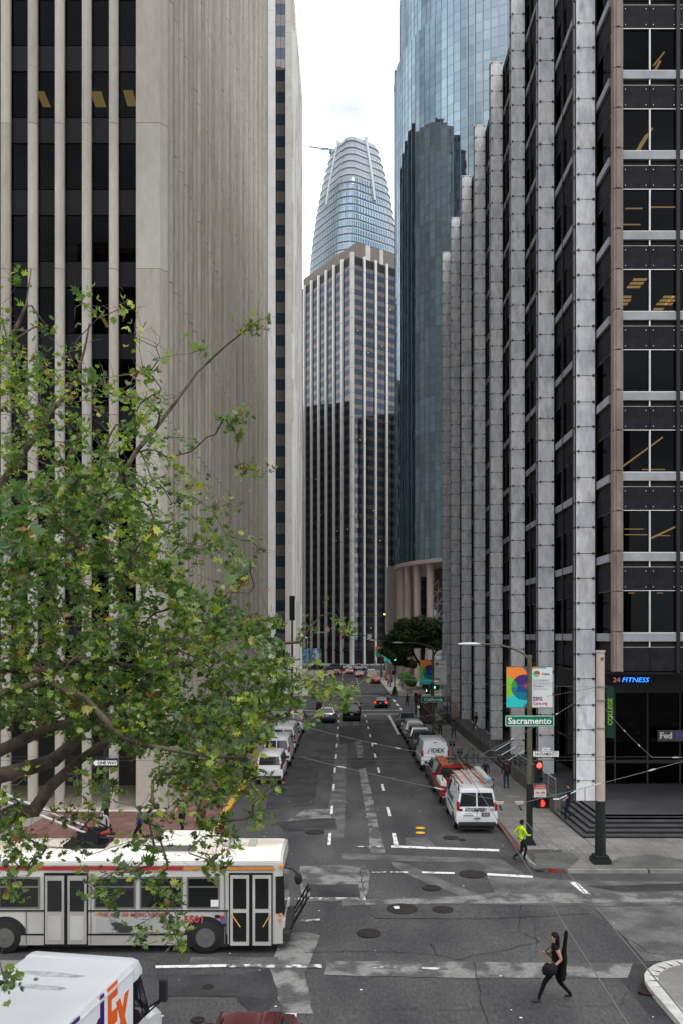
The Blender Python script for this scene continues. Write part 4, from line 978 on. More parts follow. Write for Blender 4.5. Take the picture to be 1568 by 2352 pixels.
# --- cream and black trolley wire pole
T1 = thing('trolley_wire_pole', 'thick pole painted cream above and black below by the corner kerb', 'pole', (10.52, 33.3, KH))
part('upper_pole', cyl(.19, .165, 2.72-KH, 8.85-KH, 16), pole_wht, T1, smooth=40); part('lower_pole', cyl(.225, .195, .3, 2.72-KH, 16), pole_blk, T1, smooth=40)
part('base', MB().box(-.36, .36, -.36, .36, 0, .22).box(-.29, .29, -.29, .29, .22, .34), pole_blk, T1, bevel=.02); part('cap', cyl(.2, .2, 8.85-KH, 8.93-KH, 16), pole_wht, T1); part('access_cover', MB().box(-.16, .02, -.25, -.16, .6, .95), pole_blk, T1)
for z_ in (7.42, 6.85, 5.7): part('clamp', cyl(.2, .2, z_-KH-.03, z_-KH+.05, 12), mat('clamp_grey', (.2, .2, .19), .5), T1)
part('pulley', MB().ball((.02, -.19, 8.6-KH), .07, 8), mat('rust', (.16, .10, .07), .8), T1)
b = part('narrow_banner', MB().box(.235, .255, -.95, .1, 4.35-KH, 6.95-KH) if False else MB().hexa([(.22, -.08, 5.35-KH), (.50, -.2, 5.30-KH), (.51, -.18, 5.30-KH), (.23, -.06, 5.35-KH), (.22, -.08, 7.5-KH), (.50, -.2, 7.4-KH), (.51, -.18, 7.4-KH), (.23, -.06, 7.5-KH)]), mat('dark_green_banner', (.0, .035, .022), .6), T1)
text('COLLEGE', .25, mat('lime_print', (.20, .33, .03), .6), b, (.362, -.155, 6.4-KH), (R(90), R(-90), R(-23)), bold=.008, sx=1.05)
# --- second lamp with California sign
def lamp2(x, y, lab, sign, zt=8.4, ban=True):
    L = thing('street_lamp', lab, 'street lamp', (x, y, KH), group='street lamps with banners')
    part('pole', cyl(.13, .1, 0, zt), pole_grn, L, smooth=40); part('base_plate', MB().box(-.22, .22, -.22, .22, 0, .12), pole_blk, L); lamp_arm(L, zt-.1, 3.0, .55)
    if ban: banners(L, zt-1.2, 1.15, 2.3, .10)
    if sign: name_sign(L, sign, 4.6, 2.2, .52, .4)
    return L
L2 = lamp2(8.35, 77, 'street lamp with green California sign and banners halfway down the block', None, 8.3)
name_sign(L2, 'California', 3.35, 2.35, .6, .44)
lamp2(8.3, 150, 'distant street lamp with green Pine sign and banner', 'Pine', 8.2)
lamp2(8.1, 186, 'far street lamp with banners near the end of the street', None, 8.2)
def pole_thing(nm, lab, cat, x, y, h, m=pole_blk, r=.09, group=None, base=.2):
    t = thing(nm, lab, cat, (x, y, KH), group=group); part('pole', cyl(r*1.15, r*.85, .1, h), m, t, smooth=40); part('base', cyl(base, base*.8, 0, .35), m, t); return t
t = pole_thing('traffic_light', 'ornate black pole with green traffic light on the far California corner', 'traffic light', 7.9, 129.6, 9.2, base=.55); part('base_drum', cyl(.5, .22, .35, 1.3), pole_blk, t); signal(t, 0, 6.1, 2, 1.3); part('hand_box', MB().box(-.45, -.1, -.2, .1, 3.2, 3.8), sig_body, t)
t = pole_thing('traffic_light', 'black traffic light with walk signal under the cypress tree', 'traffic light', 11.1, 104, 4.2); signal(t, .3, 3.2, 2, 1.2); ped_signal(t, -.7, 2.4, False, 1.0); part('arm', MB().tube([(0, 0, 2.5), (-.7, 0, 2.5)], .04, 6), sig_body, t)
t = pole_thing('traffic_light', 'tall distant traffic signal with amber light before the finned tower', 'traffic light', 10.6, 222, 15.5); signal(t, 0, 15.5, 1, 1.9); signal(t, 0, 10, 5, 1.4)
part('no_turn_sign', MB().box(.6, 2.0, -.3, -.2, 9.2, 11.2), whitetext, t); lens(1.3, 10.2, .6, -.32, blacktext, t, 'symbol')
t = pole_thing('traffic_light', 'distant mast with red signal hanging over the far junction', 'traffic light', 6.6, 224, 10); part('mast_arm', MB().tube([(0, 0, 9.6), (-9, 0, 9.6)], .12, 6), pole_blk, t); signal(t, -7.5, 9.4, 0, 1.4)
part('no_turn_sign', MB().box(-.6, .5, -.3, -.2, 8.6, 10), whitetext, t)
t = pole_thing('traffic_light', 'dark pole with green light beside the leaves left of the road', 'traffic light', -8.0, 122, 12, r=.14); part('lamp_head', MB().box(-.4, .4, -.3, .3, 11.8, 15.5), pole_blk, t); signal(t, -1.0, 4.2, 2, 1.3); part('arm', MB().tube([(0, 0, 4.3), (-1, 0, 4.3)], .05, 6), pole_blk, t)
t = pole_thing('street_lamp', 'white double-arm street lamp at the far left kerb', 'street lamp', -8.2, 176, 9, m=railm); part('lamp_arm', MB().tube([(0, 0, 9), (-1.6, 0, 9.8), (-3.2, 0, 9.6)], .08, 6).tube([(0, 0, 9), (1.5, 0, 10.2), (3.4, 0, 10.3)], .08, 6), railm, t); part('lamp_head', MB().box(2.8, 4.2, -.2, .2, 10.2, 10.4), railm, t)
# left corner poles
t = pole_thing('one_way_sign', 'black pole with one way sign behind the bus, under the plane tree', 'sign', -11.45, 38.6, 4.6, r=.12, base=.3)
b = part('sign_board', MB().box(-.65, .62, -.14, -.11, 3.0+.1, 3.55), blacktext, t); part('arrow', MB().prism([(-.6, .0), (-.42, .16), (-.42, .11), (.58, .11), (.58, -.11), (-.42, -.11), (-.42, -.16)][::-1], 0, .004, 0, Matrix(((1, 0, 0, 0), (0, 0, -1, -.141), (0, 1, 0, 3.325), (0, 0, 0, 1)))), whitetext, b); text('ONE WAY', .2, blacktext, b, (.1, -.149, 3.32), bold=.006, ext=.002)
part('control_box', MB().box(-.12, .2, -.28, .0, 1.2, 2.3), mat('teal_box', (.03, .09, .10), .5), t)
t = pole_thing('traffic_light', 'left corner pole with small red light showing between the leaves', 'traffic light', -7.25, 40.2, 4.6, r=.09); signal(t, 0, 3.9, 0, .9)
b = part('parking_sign', MB().box(-.3, .3, -.12, -.1, 2.6, 3.2), MATS['sign_white'], t); part('sign_top', MB().box(-.3, .3, -.126, -.121, 3.0, 3.2), red_print, b)
t = pole_thing('parking_meter', 'yellow topped parking meter by the yellow kerb near the white van', 'parking meter', -7.0, 57.5, 1.1, r=.05, base=.1); part('head', MB().ball((0, 0, 1.3), (.14, .1, .22), 10), pole_blk, t); part('cap', MB().ball((0, -.02, 1.55), (.1, .1, .1), 8), kerb_yel, t)
for k, (x, y) in enumerate(((8.0, 44.5), (8.0, 56.5), (8.0, 60.5), (8.0, 70.5), (8.0, 83))):
    t = pole_thing('parking_meter', 'parking meter on the right kerb beside the %s' % ('white plumber van', 'white lettered cargo van, near one', 'white lettered cargo van, front end', 'silver estate car', 'grey pickup truck'), 'parking meter', x, y, 1.15, m=mat('meter_grey', (.12, .13, .14), .4), r=.04, base=.08, group='parking meters on the right kerb') if False else pole_thing('parking_meter', 'double parking meter on the right kerb beside the %s' % ('white plumber van', 'rear of the lettered cargo van', 'front of the lettered cargo van', 'silver estate car', 'grey pickup truck')[k], 'parking meter', x, y, 1.15, m=mat('meter_grey', (.12, .13, .14), .4), r=.04, base=.08, group='parking meters on the right kerb')
    for s in (-.12, .12): part('meter_head', MB().loft([[(s+.09*math.cos(R(a))*w, .07*math.sin(R(a)), z) for a in range(0, 360, 45)] for z, w in ((1.12, .6), (1.2, 1), (1.42, 1), (1.52, .4))]), sig_body, t); part('meter_window', MB().box(s-.05, s+.05, -.085, -.075, 1.32, 1.42), railm, t)
# bus shelter, bin, hydrant, news box
t = thing('bus_shelter', 'bus shelter with dark red roof by the California corner', 'bus shelter', (9.7, 87.5, KH))
part('roof', MB().loft([[(-1.6, y, z), (1.6, y, z)] for y, z in ((-1.6, 2.5), (-1.0, 2.75), (0, 2.85), (1.0, 2.75), (1.6, 2.5))], closed=False, caps=False).box(-1.65, 1.65, -1.65, 1.65, 2.38, 2.5), mat('maroon_roof', (.10, .025, .03), .5), t)
for x in (-1.5, 1.5):
    for y in (-1.5, 1.5): part('post', MB().box(x-.04, x+.04, y-.04, y+.04, 0, 2.4), darkmetal, t)
part('ad_panel', MB().box(-1.45, -.2, -1.55, -1.45, .3, 2.2), mat('ad_dark_print', (.06, .05, .08), .4, col2=(.22, .10, .05), scale=1.6), t); part('side_glass', MB().box(-1.5, -1.46, -1.4, 1.4, .3, 2.3), glass_lobby, t); part('bench', MB().box(-1.2, 1.2, .6, 1.0, .45, .5).box(-1, -.9, .7, .9, 0, .45).box(.9, 1, .7, .9, 0, .45), darkmetal, t)
part('map_case', MB().box(1.55, 2.3, -1.6, -1.5, .5, 2.35), mat('map_print', (.45, .42, .4), .5, col2=(.55, .2, .15), scale=6, lo=.5, hi=.6), t)
for x, y, nm, lab, cat, m_, h in ((8.4, 96.5, 'call_box', 'tall thin dark red call post at the California corner', 'call box', mat('dark_red', (.12, .01, .01), .5), 2.6), (9.3, 90.5, 'ticket_post', 'dark post beside the bus shelter', 'post', pole_blk, 2.6)):
    t = thing(nm, lab, cat, (x, y, KH)); part('post', cyl(.12, .1, 0, h*.6), m_, t); part('box', MB().box(-.2, .2, -.15, .15, h*.55, h), m_, t)
t = thing('fire_hydrant', 'small white fire hydrant at the California corner kerb', 'hydrant', (8.55, 94, KH)); part('barrel', cyl(.16, .14, 0, .6), whitetext, t); part('cap', MB().ball((0, 0, .62), (.17, .17, .14), 10), whitetext, t); part('outlet', MB().tube([(-.25, 0, .42), (.25, 0, .42)], .07, 8), whitetext, t)
for k, (x, y, c) in enumerate(((9.4, 165, (.05, .2, .4)), (8.6, 172, (.5, .05, .04)), (8.8, 181, (.55, .55, .55)))):
    t = thing('news_box', '%s newspaper box on the far right pavement' % ('blue', 'red', 'white')[k], 'newspaper box', (x, y, KH), group='newspaper boxes'); part('box', MB().box(-.25, .25, -.2, .2, .35, 1.2), mat('newsbox_%d' % k, c, .5), t); part('stand', MB().box(-.2, .2, -.15, .15, 0, .35), pole_blk, t)
# banners / posters of the far left
for k, (px, py, yy, w, h, c, c2, lab) in enumerate(((722, 1507, 190, 3.4, 3.6, (.5, .55, .58), (.05, .15, .2), 'pale poster board with a dark figure at the far left kerb'), (706, 1507, 186, 2.2, 3.2, (.03, .12, .2), (.15, .35, .45), 'blue poster board beside the pale one at the far left'))):
    p = P(px, py, yy); t = thing('poster_board', lab, 'poster', (p.x, p.y, KH), group='poster boards'); part('poster', MB().box(-w/2, w/2, -.05, .05, p.z-h/2-KH, p.z+h/2-KH), mat('poster_%d' % k, c, .5, col2=c2, scale=.9, lo=.45, hi=.55), t); part('post', MB().box(-.06, .06, -.02, .02, 0, p.z-h/2-KH), pole_blk, t)
# terraces with hedge beyond California
t = thing('terrace_wall', 'stepped pinkish concrete terraces right of the far pavement', 'wall', (14, 145, KH))
for k in range(5): part('terrace_block', MB().box(10.8+k*.9, 26, 131+k*2.4, 131+k*2.4+2.4, KH, KH+.55*(k+1)), mat('terrace_concrete', (.46, .41, .36), .8, col2=(.52, .47, .42), scale=.6, space='World'), t, world=True)
part('planter_wall', MB().box(10.3, 12.5, 136, 158, KH, KH+.8), MATS['terrace_concrete'], t, world=True)
hed = mat('hedge_leaf', (.05, .14, .02), .7, col2=(.11, .24, .04), scale=1.2)
def leafmass(c, r, n, s, m, nm='foliage', par=None, world=True, seed=1):
    rg = np.random.default_rng(seed); v = []; f = []
    for i in range(n):
        d = rg.normal(size=3); d /= np.linalg.norm(d); q = np.array(c)+d*np.array(r)*(rg.uniform(.5, 1.0)**.5)*(1+.12*math.sin(5*d[0]+3*d[1]))
        a = rg.normal(size=3); a /= np.linalg.norm(a); b = np.cross(a, rg.normal(size=3)); b /= np.linalg.norm(b); ss = s*rg.uniform(.6, 1.3)
        k = len(v); v += [tuple(q-a*ss), tuple(q+b*ss*.5), tuple(q+a*ss), tuple(q-b*ss*.5)]; f.append((k, k+1, k+2, k+3))
    return v, f
def foliage(lst, s, m, nm, par, world=True):
    mb = MB()
    for i, (c, r, n) in enumerate(lst): v, f = leafmass(c, r, n, s, m, seed=i+11); mb.add(v, f)
    o = part(nm, mb, m, par, world=world); o['kind'] = 'stuff'; return o
t = thing('hedge', 'clipped green hedge along the far right pavement beyond California', 'hedge', (11.3, 147, KH)); part('stems', MB().box(10.9, 11.9, 137, 157, .5, 1.4), mat('hedge_core', (.02, .03, .01), .9), t, world=True)
foliage([((11.3, 138+k*2.2, 1.7), (1.0, 1.4, .9+.2*math.sin(k*2)), 650) for k in range(10)], .16, hed, 'leaves', t)
t = thing('shrub', 'round bright green shrub on the terraces beside the walk signal', 'shrub', (15.2, 133, KH)); part('stems', cyl(.3, .2, 0, 1.2), mat('bark_grey', (.10, .085, .07), .9, bump=.3), t); foliage([((15.2, 132, 2.2), (1.6, 1.4, 1.2), 900), ((13.6, 133, 1.8), (1.2, 1, 1), 600)], .16, hed, 'leaves', t)
# cypress
t = thing('cypress_tree', 'dark spreading cypress tree on the corner in front of the round tower', 'tree', (14.0, 131, KH))
bk = MATS['bark_grey'] if 'bark_grey' in MATS else mat('bark_grey', (.1, .085, .07), .9)
mb = MB().tube([(13.4, 131, .1), (13.2, 131, 2.2), (12.6, 131, 4.2), (11.4, 131, 6.0), (10.6, 131, 7.6)], [.42, .34, .27, .2, .1], 10).tube([(13.2, 131, 2.0), (14.2, 131, 4.2), (14.2, 131.2, 6.2), (15.4, 131, 8.4)], [.3, .24, .18, .08], 8).tube([(12.9, 131, 3.6), (12.7, 131.4, 6), (12.4, 131, 8)], [.2, .14, .07], 8)
part('trunk', mb, mat('dark_bark', (.035, .028, .022), .9), t, world=True, smooth=50)
cl = []
rg = random.Random(4)
for (px, py, rx, rz) in ((905, 1478, 26, 26), (930, 1440, 26, 22), (955, 1435, 30, 22), (985, 1440, 34, 26), (1010, 1448, 36, 28), (925, 1490, 28, 26), (960, 1470, 30, 22), (1000, 1475, 34, 20), (895, 1500, 14, 14), (915, 1512, 18, 16), (940, 1528, 10, 12), (1035, 1455, 30, 24), (975, 1455, 26, 22), (945, 1465, 30, 26), (915, 1462, 24, 24), (1000, 1460, 34, 26), (925, 1492, 24, 18), (880, 1492, 14, 12)):
    for q in range(3):
        p = P(px+rg.uniform(-9, 9), py+rg.uniform(-6, 6), 131+rg.uniform(-2.6, 2.6)); cl.append((p, (rx*131/F*.78, 2.1, rz*131/F*.72), 760))
foliage(cl, .20, mat('cypress_leaf', (.018, .034, .010), .8, col2=(.048, .074, .02), scale=.7, space='World'), 'crown', t)
# small street trees, left pavement
for k, (x, y, lab) in enumerate(((-8.0, 62, 'small dark street tree on the left pavement, near one'), (-8.0, 74, 'small dark street tree on the left pavement, far one'))):
    t = thing('street_tree', lab, 'tree', (x, y, KH), group='small trees on the left pavement'); part('trunk', MB().tube([(0, 0, 0), (.1, 0, 1.6), (0, .1, 3)], [.11, .09, .05], 7), MATS['dark_bark'], t)
    foliage([((x, y, 3.9+.0), (1.0, 1.0, 1.6), 700), ((x+.3, y, 3.0), (.8, .9, .8), 400)], .13, mat('ficus_leaf', (.018, .045, .012), .6, col2=(.04, .09, .02), scale=1.5), 'crown', t)
# ================= OVERHEAD WIRES =================
wire_m = mat('wire', (.13, .14, .14), .5); wire_d = mat('dark_wire', (.04, .045, .045), .6); ins_m = mat('insulator_white', (.45, .42, .38), .5); frog_m = mat('switch_gear', (.03, .03, .032), .6)
def sagline(a, b, sag=.0, n=10):
    a, b = Vector(a), Vector(b); return [a.lerp(b, k/n)-Vector((0, 0, sag*4*(k/n)*(1-k/n))) for k in range(n+1)]
def wire(lab, a, b, sag=.0, r=.008, ins=(), grp='span wires', m=None):
    a, b = Vector(a), Vector(b); t = thing('overhead_wire', lab, 'wire', a, group=grp); L = sagline(a, b, sag)
    part('strand', MB().tube([p-a for p in L], r, 5), m or wire_m, t)
    for u in ins:
        p = a.lerp(b, u)-Vector((0, 0, sag*4*u*(1-u)))-a; d = (b-a).normalized(); part('insulator', MB().tube([p-d*.11, p-d*.04, p+d*.04, p+d*.11], [.010, .021, .021, .010], 6), ins_m, t)
    return t
CW = 'trolley contact wires'
wire('left trolley contact wire running along the street over the crossing', P(1050, 1741, 25), (2.6, 4.0, 5.7), 0, .008, grp=CW)
wire('right trolley contact wire running along the street over the crossing', P(1086, 1741, 25), (3.25, 4.0, 5.72), 0, .008, grp=CW)
wire('left contact wire continuing away over the parked cars', P(1050, 1741, 25), (4.6, 92, 5.7), .12, .007, grp=CW, m=wire_d); wire('right contact wire continuing away over the parked cars', P(1086, 1741, 25), (5.2, 92, 5.7), .12, .007, grp=CW, m=wire_d)
wire('near contact wire crossing over the bus', (-30, 24.9, 5.7), (30, 24.9, 5.7), .03, .006, grp=CW, m=wire_d); wire('far contact wire crossing over the bus', (-30, 25.6, 5.7), (30, 25.6, 5.7), .03, .006, grp=CW, m=wire_d)
p1 = Vector((10.42, 33.2, 7.42)); p2 = Vector((10.42, 33.2, 6.85))
J1 = P(1497, 1740, 25.3)
wire('span wire from the cream pole down to the right junction', p2, J1, .1, .007, (.3, .55, .8)); wire('span wire going right from the junction', J1, J1+Vector((12, -.5, .3)), .05, .007, (.06, .1))
wire('span wire from the cream pole down to the switch', p1, P(1088, 1741, 25.2), .12, .007, (.12, .4, .75)); wire('span wire from the cream pole to the far left', p1, (-8.0, 40.2, 8.6), .35, .007, (.35,))
wire('crossing span wire over the near contact wires, right part', P(1191, 1846, 18.4), (14, 22, 7.6), .12, .007, (.2, .35, .85)); wire('crossing span wire over the near contact wires, left part', P(1191, 1846, 18.4), P(690, 1738, 20), .06, .007, (.35, .8))
wire('thin span wire from the switch to the upper left', P(1050, 1741, 25.1), P(700, 1668, 30), .1, .007, (.35, .5)); wire('thin span wire high across the street from the left', P(738, 1672, 60), (10.4, 33.2, 7.42), .2, .008, (.4,))
t = thing('wire_switch', 'dark cluster of trolley wire switch gear above the red pickup', 'wire switch', P(1070, 1741, 25))
part('crossbar', MB().tube([(-.65, 0, 0), (.95, 0, 0)], .025, 6).tube([(-.6, -.15, -.12), (.8, -.15, -.12)], .02, 6).tube([(0, -.2, 0), (.05, 0, .05), (0, .3, 0)], .025, 6), frog_m, t)
for x in (-.35, -.2, 0, .22, .35): part('clamp', MB().tube([(x, 0, -.12), (x, 0, .14)], .03, 6).tube([(x-.07, -.05, .08), (x+.07, .05, .08)], .02, 5), frog_m, t)
part('hoop', MB().tube([(-.3+.1*math.cos(a), 0, .13+.12*math.sin(a)) for a in np.linspace(0, 6.28, 12)], .012, 5).tube([(.15+.1*math.cos(a), 0, .13+.16*math.sin(a)) for a in np.linspace(0, 6.28, 12)], .012, 5), frog_m, t)
for (px, py, y, lab) in ((1146, 1846, 18.3, 'left'), (1191, 1846, 18.4, 'right')):
    t = thing('wire_hanger', 'small pale hanger clamp on the %s contact wire' % lab, 'clamp', P(px, py, y), group='wire hangers'); part('clamp', MB().box(-.09, .09, -.04, .04, 0, .05).tube([(0, 0, .05), (0, 0, -.1)], .025, 6), ins_m, t); part('weight', MB().tube([(0, 0, -.05), (.03, -.1, -.12)], .03, 6), frog_m, t)
# ================= VEHICLES =================
def paint(nm, c, rough=.25, coat=.6, metal=0.): return mat('paint_'+nm, c, rough, metal=metal, coat=coat)
def frust(yr0, yf0, wb, z0, yr1, yf1, wt, z1):
    return [Vector(p) for p in ((-wb, yr0, z0), (wb, yr0, z0), (wb, yf0, z0), (-wb, yf0, z0), (-wt, yr1, z1), (wt, yr1, z1), (wt, yf1, z1), (-wt, yf1, z1))]
def face_panel(q, u0, u1, v0, v1, off=.012, th=.012):
    """panel proud of quad q = [bottom a, bottom b, top b, top a]"""
    def s(u, v): return q[0].lerp(q[1], u).lerp(q[3].lerp(q[2], u), v)
    n = (q[1]-q[0]).cross(q[3]-q[0]).normalized(); a = [s(u0, v0), s(u1, v0), s(u1, v1), s(u0, v1)]
    return MB().add([p+n*(off-th) for p in a]+[p+n*off for p in a], [(4, 5, 6, 7), (0, 4, 7, 3), (1, 2, 6, 5), (2, 3, 7, 6), (0, 1, 5, 4)])
KIND = {
 'sedan': dict(L=4.6, W=1.82, low=[(-2.3, .42, .80, .80), (-2.2, .28, 1.0, .88), (-1.5, .22, 1.02, .91), (0, .2, .95, .91), (1.0, .22, .93, .90), (1.9, .25, .80, .87), (2.28, .35, .66, .74)], cab=(-1.75, 1.15, .80, .93, -1.0, .30, .60, 1.44)),
 'suv': dict(L=4.6, W=1.86, low=[(-2.3, .45, .95, .82), (-2.2, .3, 1.08, .90), (-1.5, .25, 1.08, .93), (0, .25, 1.04, .93), (1.1, .27, 1.04, .92), (2.0, .3, .95, .89), (2.3, .4, .75, .78)], cab=(-2.22, 1.25, .84, 1.05, -1.85, .50, .64, 1.68)),
 'bigsuv': dict(L=5.1, W=2.0, low=[(-2.55, .5, 1.05, .9), (-2.45, .35, 1.2, .98), (-1.5, .3, 1.2, 1.0), (0, .3, 1.16, 1.0), (1.3, .3, 1.15, .99), (2.3, .35, 1.08, .95), (2.55, .45, .85, .85)], cab=(-2.47, 1.35, .92, 1.17, -2.2, .75, .72, 1.86)),
 'minivan': dict(L=4.7, W=1.76, low=[(-2.35, .42, 1.0, .80), (-2.3, .3, 1.1, .87), (-1.5, .25, 1.1, .88), (0, .25, 1.08, .88), (1.4, .28, 1.02, .87), (2.1, .3, .9, .83), (2.35, .4, .7, .72)], cab=(-2.32, 1.85, .84, 1.08, -2.18, 1.0, .70, 1.85)),
 'van': dict(L=5.6, W=2.04, low=[(-2.8, .5, 1.1, .93), (-2.75, .38, 1.2, 1.0), (-1.8, .32, 1.2, 1.02), (0, .32, 1.18, 1.02), (1.7, .32, 1.15, 1.0), (2.5, .35, 1.0, .95), (2.8, .45, .8, .84)], cab=(-2.77, 1.95, .98, 1.16, -2.62, 1.15, .80, 2.08)),
 'pickup': dict(L=5.5, W=1.95, low=[(-.25, .35, 1.12, .94), (0, .35, 1.12, .95), (1.2, .35, 1.1, .95), (2.3, .4, 1.02, .92), (2.72, .5, .85, .84)], cab=(-.25, 1.35, .88, 1.1, -.1, .72, .70, 1.82)),
}
def ring_at(y, zl, zh, w):
    h = zh-zl; q = [(-w*.86, zl), (-w*.97, zl+.12*h), (-w, zl+.45*h), (-w*.985, zl+.78*h), (-w*.90, zh-.03), (-w*.5, zh+.012), (w*.5, zh+.012), (w*.90, zh-.03), (w*.985, zl+.78*h), (w, zl+.45*h), (w*.97, zl+.12*h), (w*.86, zl)]
    return [(x, y, z) for x, z in q]
def wheel(par, x, y, r=.33, w=.22):
    def cylx(r0, x0, x1, n=16): return MB().loft([[(xx, rr*math.cos(2*math.pi*k/n), rr*math.sin(2*math.pi*k/n)) for k in range(n)] for rr, xx in ((r0*.9, x0), (r0, x0+.03), (r0, x1-.03), (r0*.9, x1))])
    key = ('wh', round(r, 2), round(w, 2), x > 0)
    if key not in _bm:
        s = 1 if x > 0 else -1
        rim = MB().prism([(r*.62*math.cos(2*math.pi*k/14), r*.62*math.sin(2*math.pi*k/14)) for k in range(14)], w/2-.01, w/2+.008, 0, Matrix(((0, 0, s, 0), (1, 0, 0, 0), (0, s, 0, 0), (0, 0, 0, 1))))
        for k in range(5):
            a = k*2*math.pi/5; c_, s_ = math.cos(a), math.sin(a); rim.box(w/2+.008, w/2+.02, .04, r*.58, -.035, .035, 0, Matrix(((s, 0, 0, 0), (0, c_, -s_, 0), (0, s_, c_, 0), (0, 0, 0, 1))))
        _bm[key] = (cylx(r, -w/2, w/2).mesh('tyre', tyre_m, 40), rim.mesh('rim', rim_m))
    t = link('wheel', _bm[key][0], par, (x, y, r)); link('rim', _bm[key][1], t); return t
def car(kind, label, pm, x, y, rz=0, cat='car', group=None, lit=False, plate=True, nowin=False, roofm=None, name=None, z=.02):
    K = KIND[kind]; t = thing(name or {'sedan': 'car', 'suv': 'suv', 'bigsuv': 'suv', 'minivan': 'minivan', 'van': 'van', 'pickup': 'pickup_truck'}[kind], label, cat, (x, y, z), rz, group)
    L, W = K['L'], K['W']; c = K['cab']; low = K['low']
    body = part('body', MB().loft([ring_at(*s) for s in low]), pm, t, smooth=35)
    fr = frust(*c); top = c[7]; th = fr[4:]; m = MB()
    inner = [Vector((v.x*.985, v.y, v.z)) for v in fr]
    m.hexa([tuple(v) for v in inner]); 
    # rounded roof cap
    yr, yf, wt = c[4], c[5], c[6]
    m.loft([[(-wt, yy, top-.01), (-wt*.88, yy, top+.035*k), (-wt*.4, yy, top+.055*k), (wt*.4, yy, top+.055*k), (wt*.88, yy, top+.035*k), (wt, yy, top-.01)] for yy, k in ((yr, .0), (yr+.12, .8), ((yr+yf)/2, 1), (yf-.15, .8), (yf, .0))])
    part('cabin', m, roofm or pm, t, smooth=30)
    # glass
    rear = [fr[0], fr[1], fr[5], fr[4]]; front = [fr[2], fr[3], fr[7], fr[6]]; left = [fr[3], fr[0], fr[4], fr[7]]; right = [fr[1], fr[2], fr[6], fr[5]]
    if kind == 'van':
        if not nowin: part('rear_window', face_panel(rear, .06, .48, .14, .84), carglass, t); part('rear_window', face_panel(rear, .52, .94, .14, .84), carglass, t)
        part('side_window', face_panel(left, .04, .22, .25, .88), carglass, t); part('side_window', face_panel(right, .78, .96, .25, .88), carglass, t)
    else:
        part('rear_window', face_panel(rear, .08, .92, .12 if kind not in ('minivan',) else .2, .88), carglass, t)
        spl = [(.05, .30), (.34, .62), (.66, .93)] if kind in ('suv', 'bigsuv', 'minivan') else [(.12, .48), (.53, .90)]
        if kind == 'pickup': spl = [(.10, .48), (.53, .92)]
        for a, b in spl: part('side_window', face_panel(left, a, b, .10, .86), carglass, t); part('side_window', face_panel(right, 1-b, 1-a, .10, .86), carglass, t)
    part('windscreen', face_panel(front, .07, .93, .08, .90), carglass, t)
    # wheels
    r = .33 if kind in ('sedan',) else .36 if kind in ('suv', 'minivan') else .39
    for sy in ((-.30, .30) if kind != 'pickup' else (-.29, .32)):
        for s in (-1, 1):
            wheel(t, s*(W/2-.13), sy*L, r)
            part('wheel_arch', MB().loft([[(s*(W/2-.04+dx), sy*L+(r+.07)*math.cos(math.pi*k/8), r+(r+.07)*math.sin(math.pi*k/8)) for k in range(9)] for dx in (-.25, .045)]), bumper_m, t)
    yb = low[0][0] if kind != 'pickup' else -2.72
    zl = low[0][2]
    lm = redlit if lit else redlens
    if kind in ('van', 'minivan'):
        for s in (-1, 1): part('taillight', MB().box(s*W*.445-.06, s*W*.445+.06, yb-.03, yb+.14, 1.0 if kind == 'minivan' else 1.12, 1.34 if kind == 'minivan' else 1.52), lm, t)
    else:
        for s in (-1, 1): part('taillight', MB().box(s*W*.40-.13, s*W*.40+.13, yb-.035, yb+.2, zl-.14, zl+.06) if kind != 'pickup' else MB().box(s*W*.455-.07, s*W*.455+.07, yb-.025, yb+.12, .85, 1.15), lm, t)
    fy = low[-1][0]
    for s in (-1, 1): part('headlight', MB().box(s*W*.36-.17, s*W*.36+.17, fy-.22, fy+.0, low[-1][2]-.1, low[-1][2]+.06), headlens, t)
    part('rear_bumper', MB().box(-W*.44, W*.44, yb-.1, yb+.2, .38, .56), chrome if kind == 'pickup' else bumper_m, t, bevel=.03); part('front_bumper', MB().box(-W*.42, W*.42, fy-.2, fy+.06, .32, .52), bumper_m, t, bevel=.03)
    part('grille', MB().box(-.4, .4, fy-.02, fy+.03, .55, .68), bumper_m, t)
    if plate: part('number_plate', MB().box(-.16, .16, yb-.115 if kind in ('pickup',) else yb-.03, yb+.0, .62 if kind == 'sedan' else .70, .77 if kind == 'sedan' else .85), plate_m, t)
    for s in (-1, 1): part('mirror', MB().box(s*(W/2+.02)-.11, s*(W/2+.02)+.11, c[1]-.45, c[1]-.32, c[3]+.02, c[3]+.2), bumper_m if kind in ('van', 'minivan') else pm, t, bevel=.03)
    if kind == 'pickup':
        m = MB(); bw = .95; y0, y1 = -2.72, -.27
        m.box(-bw, -bw+.09, y0, y1, .5, 1.13).box(bw-.09, bw, y0, y1, .5, 1.13).box(-bw+.09, bw-.09, y0, y0+.06, .52, 1.1).box(-bw+.09, bw-.09, y1-.06, y1, .5, 1.1); part('bed', m, pm, t, bevel=.025)
        part('bed_floor', MB().box(-bw+.09, bw-.09, y0+.06, y1-.06, .55, .62), mat('bed_liner', (.03, .03, .03), .8), t)
    if kind == 'bigsuv' or kind == 'suv':
        for s in (-1, 1): part('roof_rail', MB().tube([(s*c[6]*.9, c[4]+.2, top+.07), (s*c[6]*.9, c[5]-.2, top+.07)], .02, 6), bumper_m, t)
    part('underside', MB().box(-W*.42, W*.42, yb+.2, fy-.25, .14, .3), bumper_m, t)
    return t
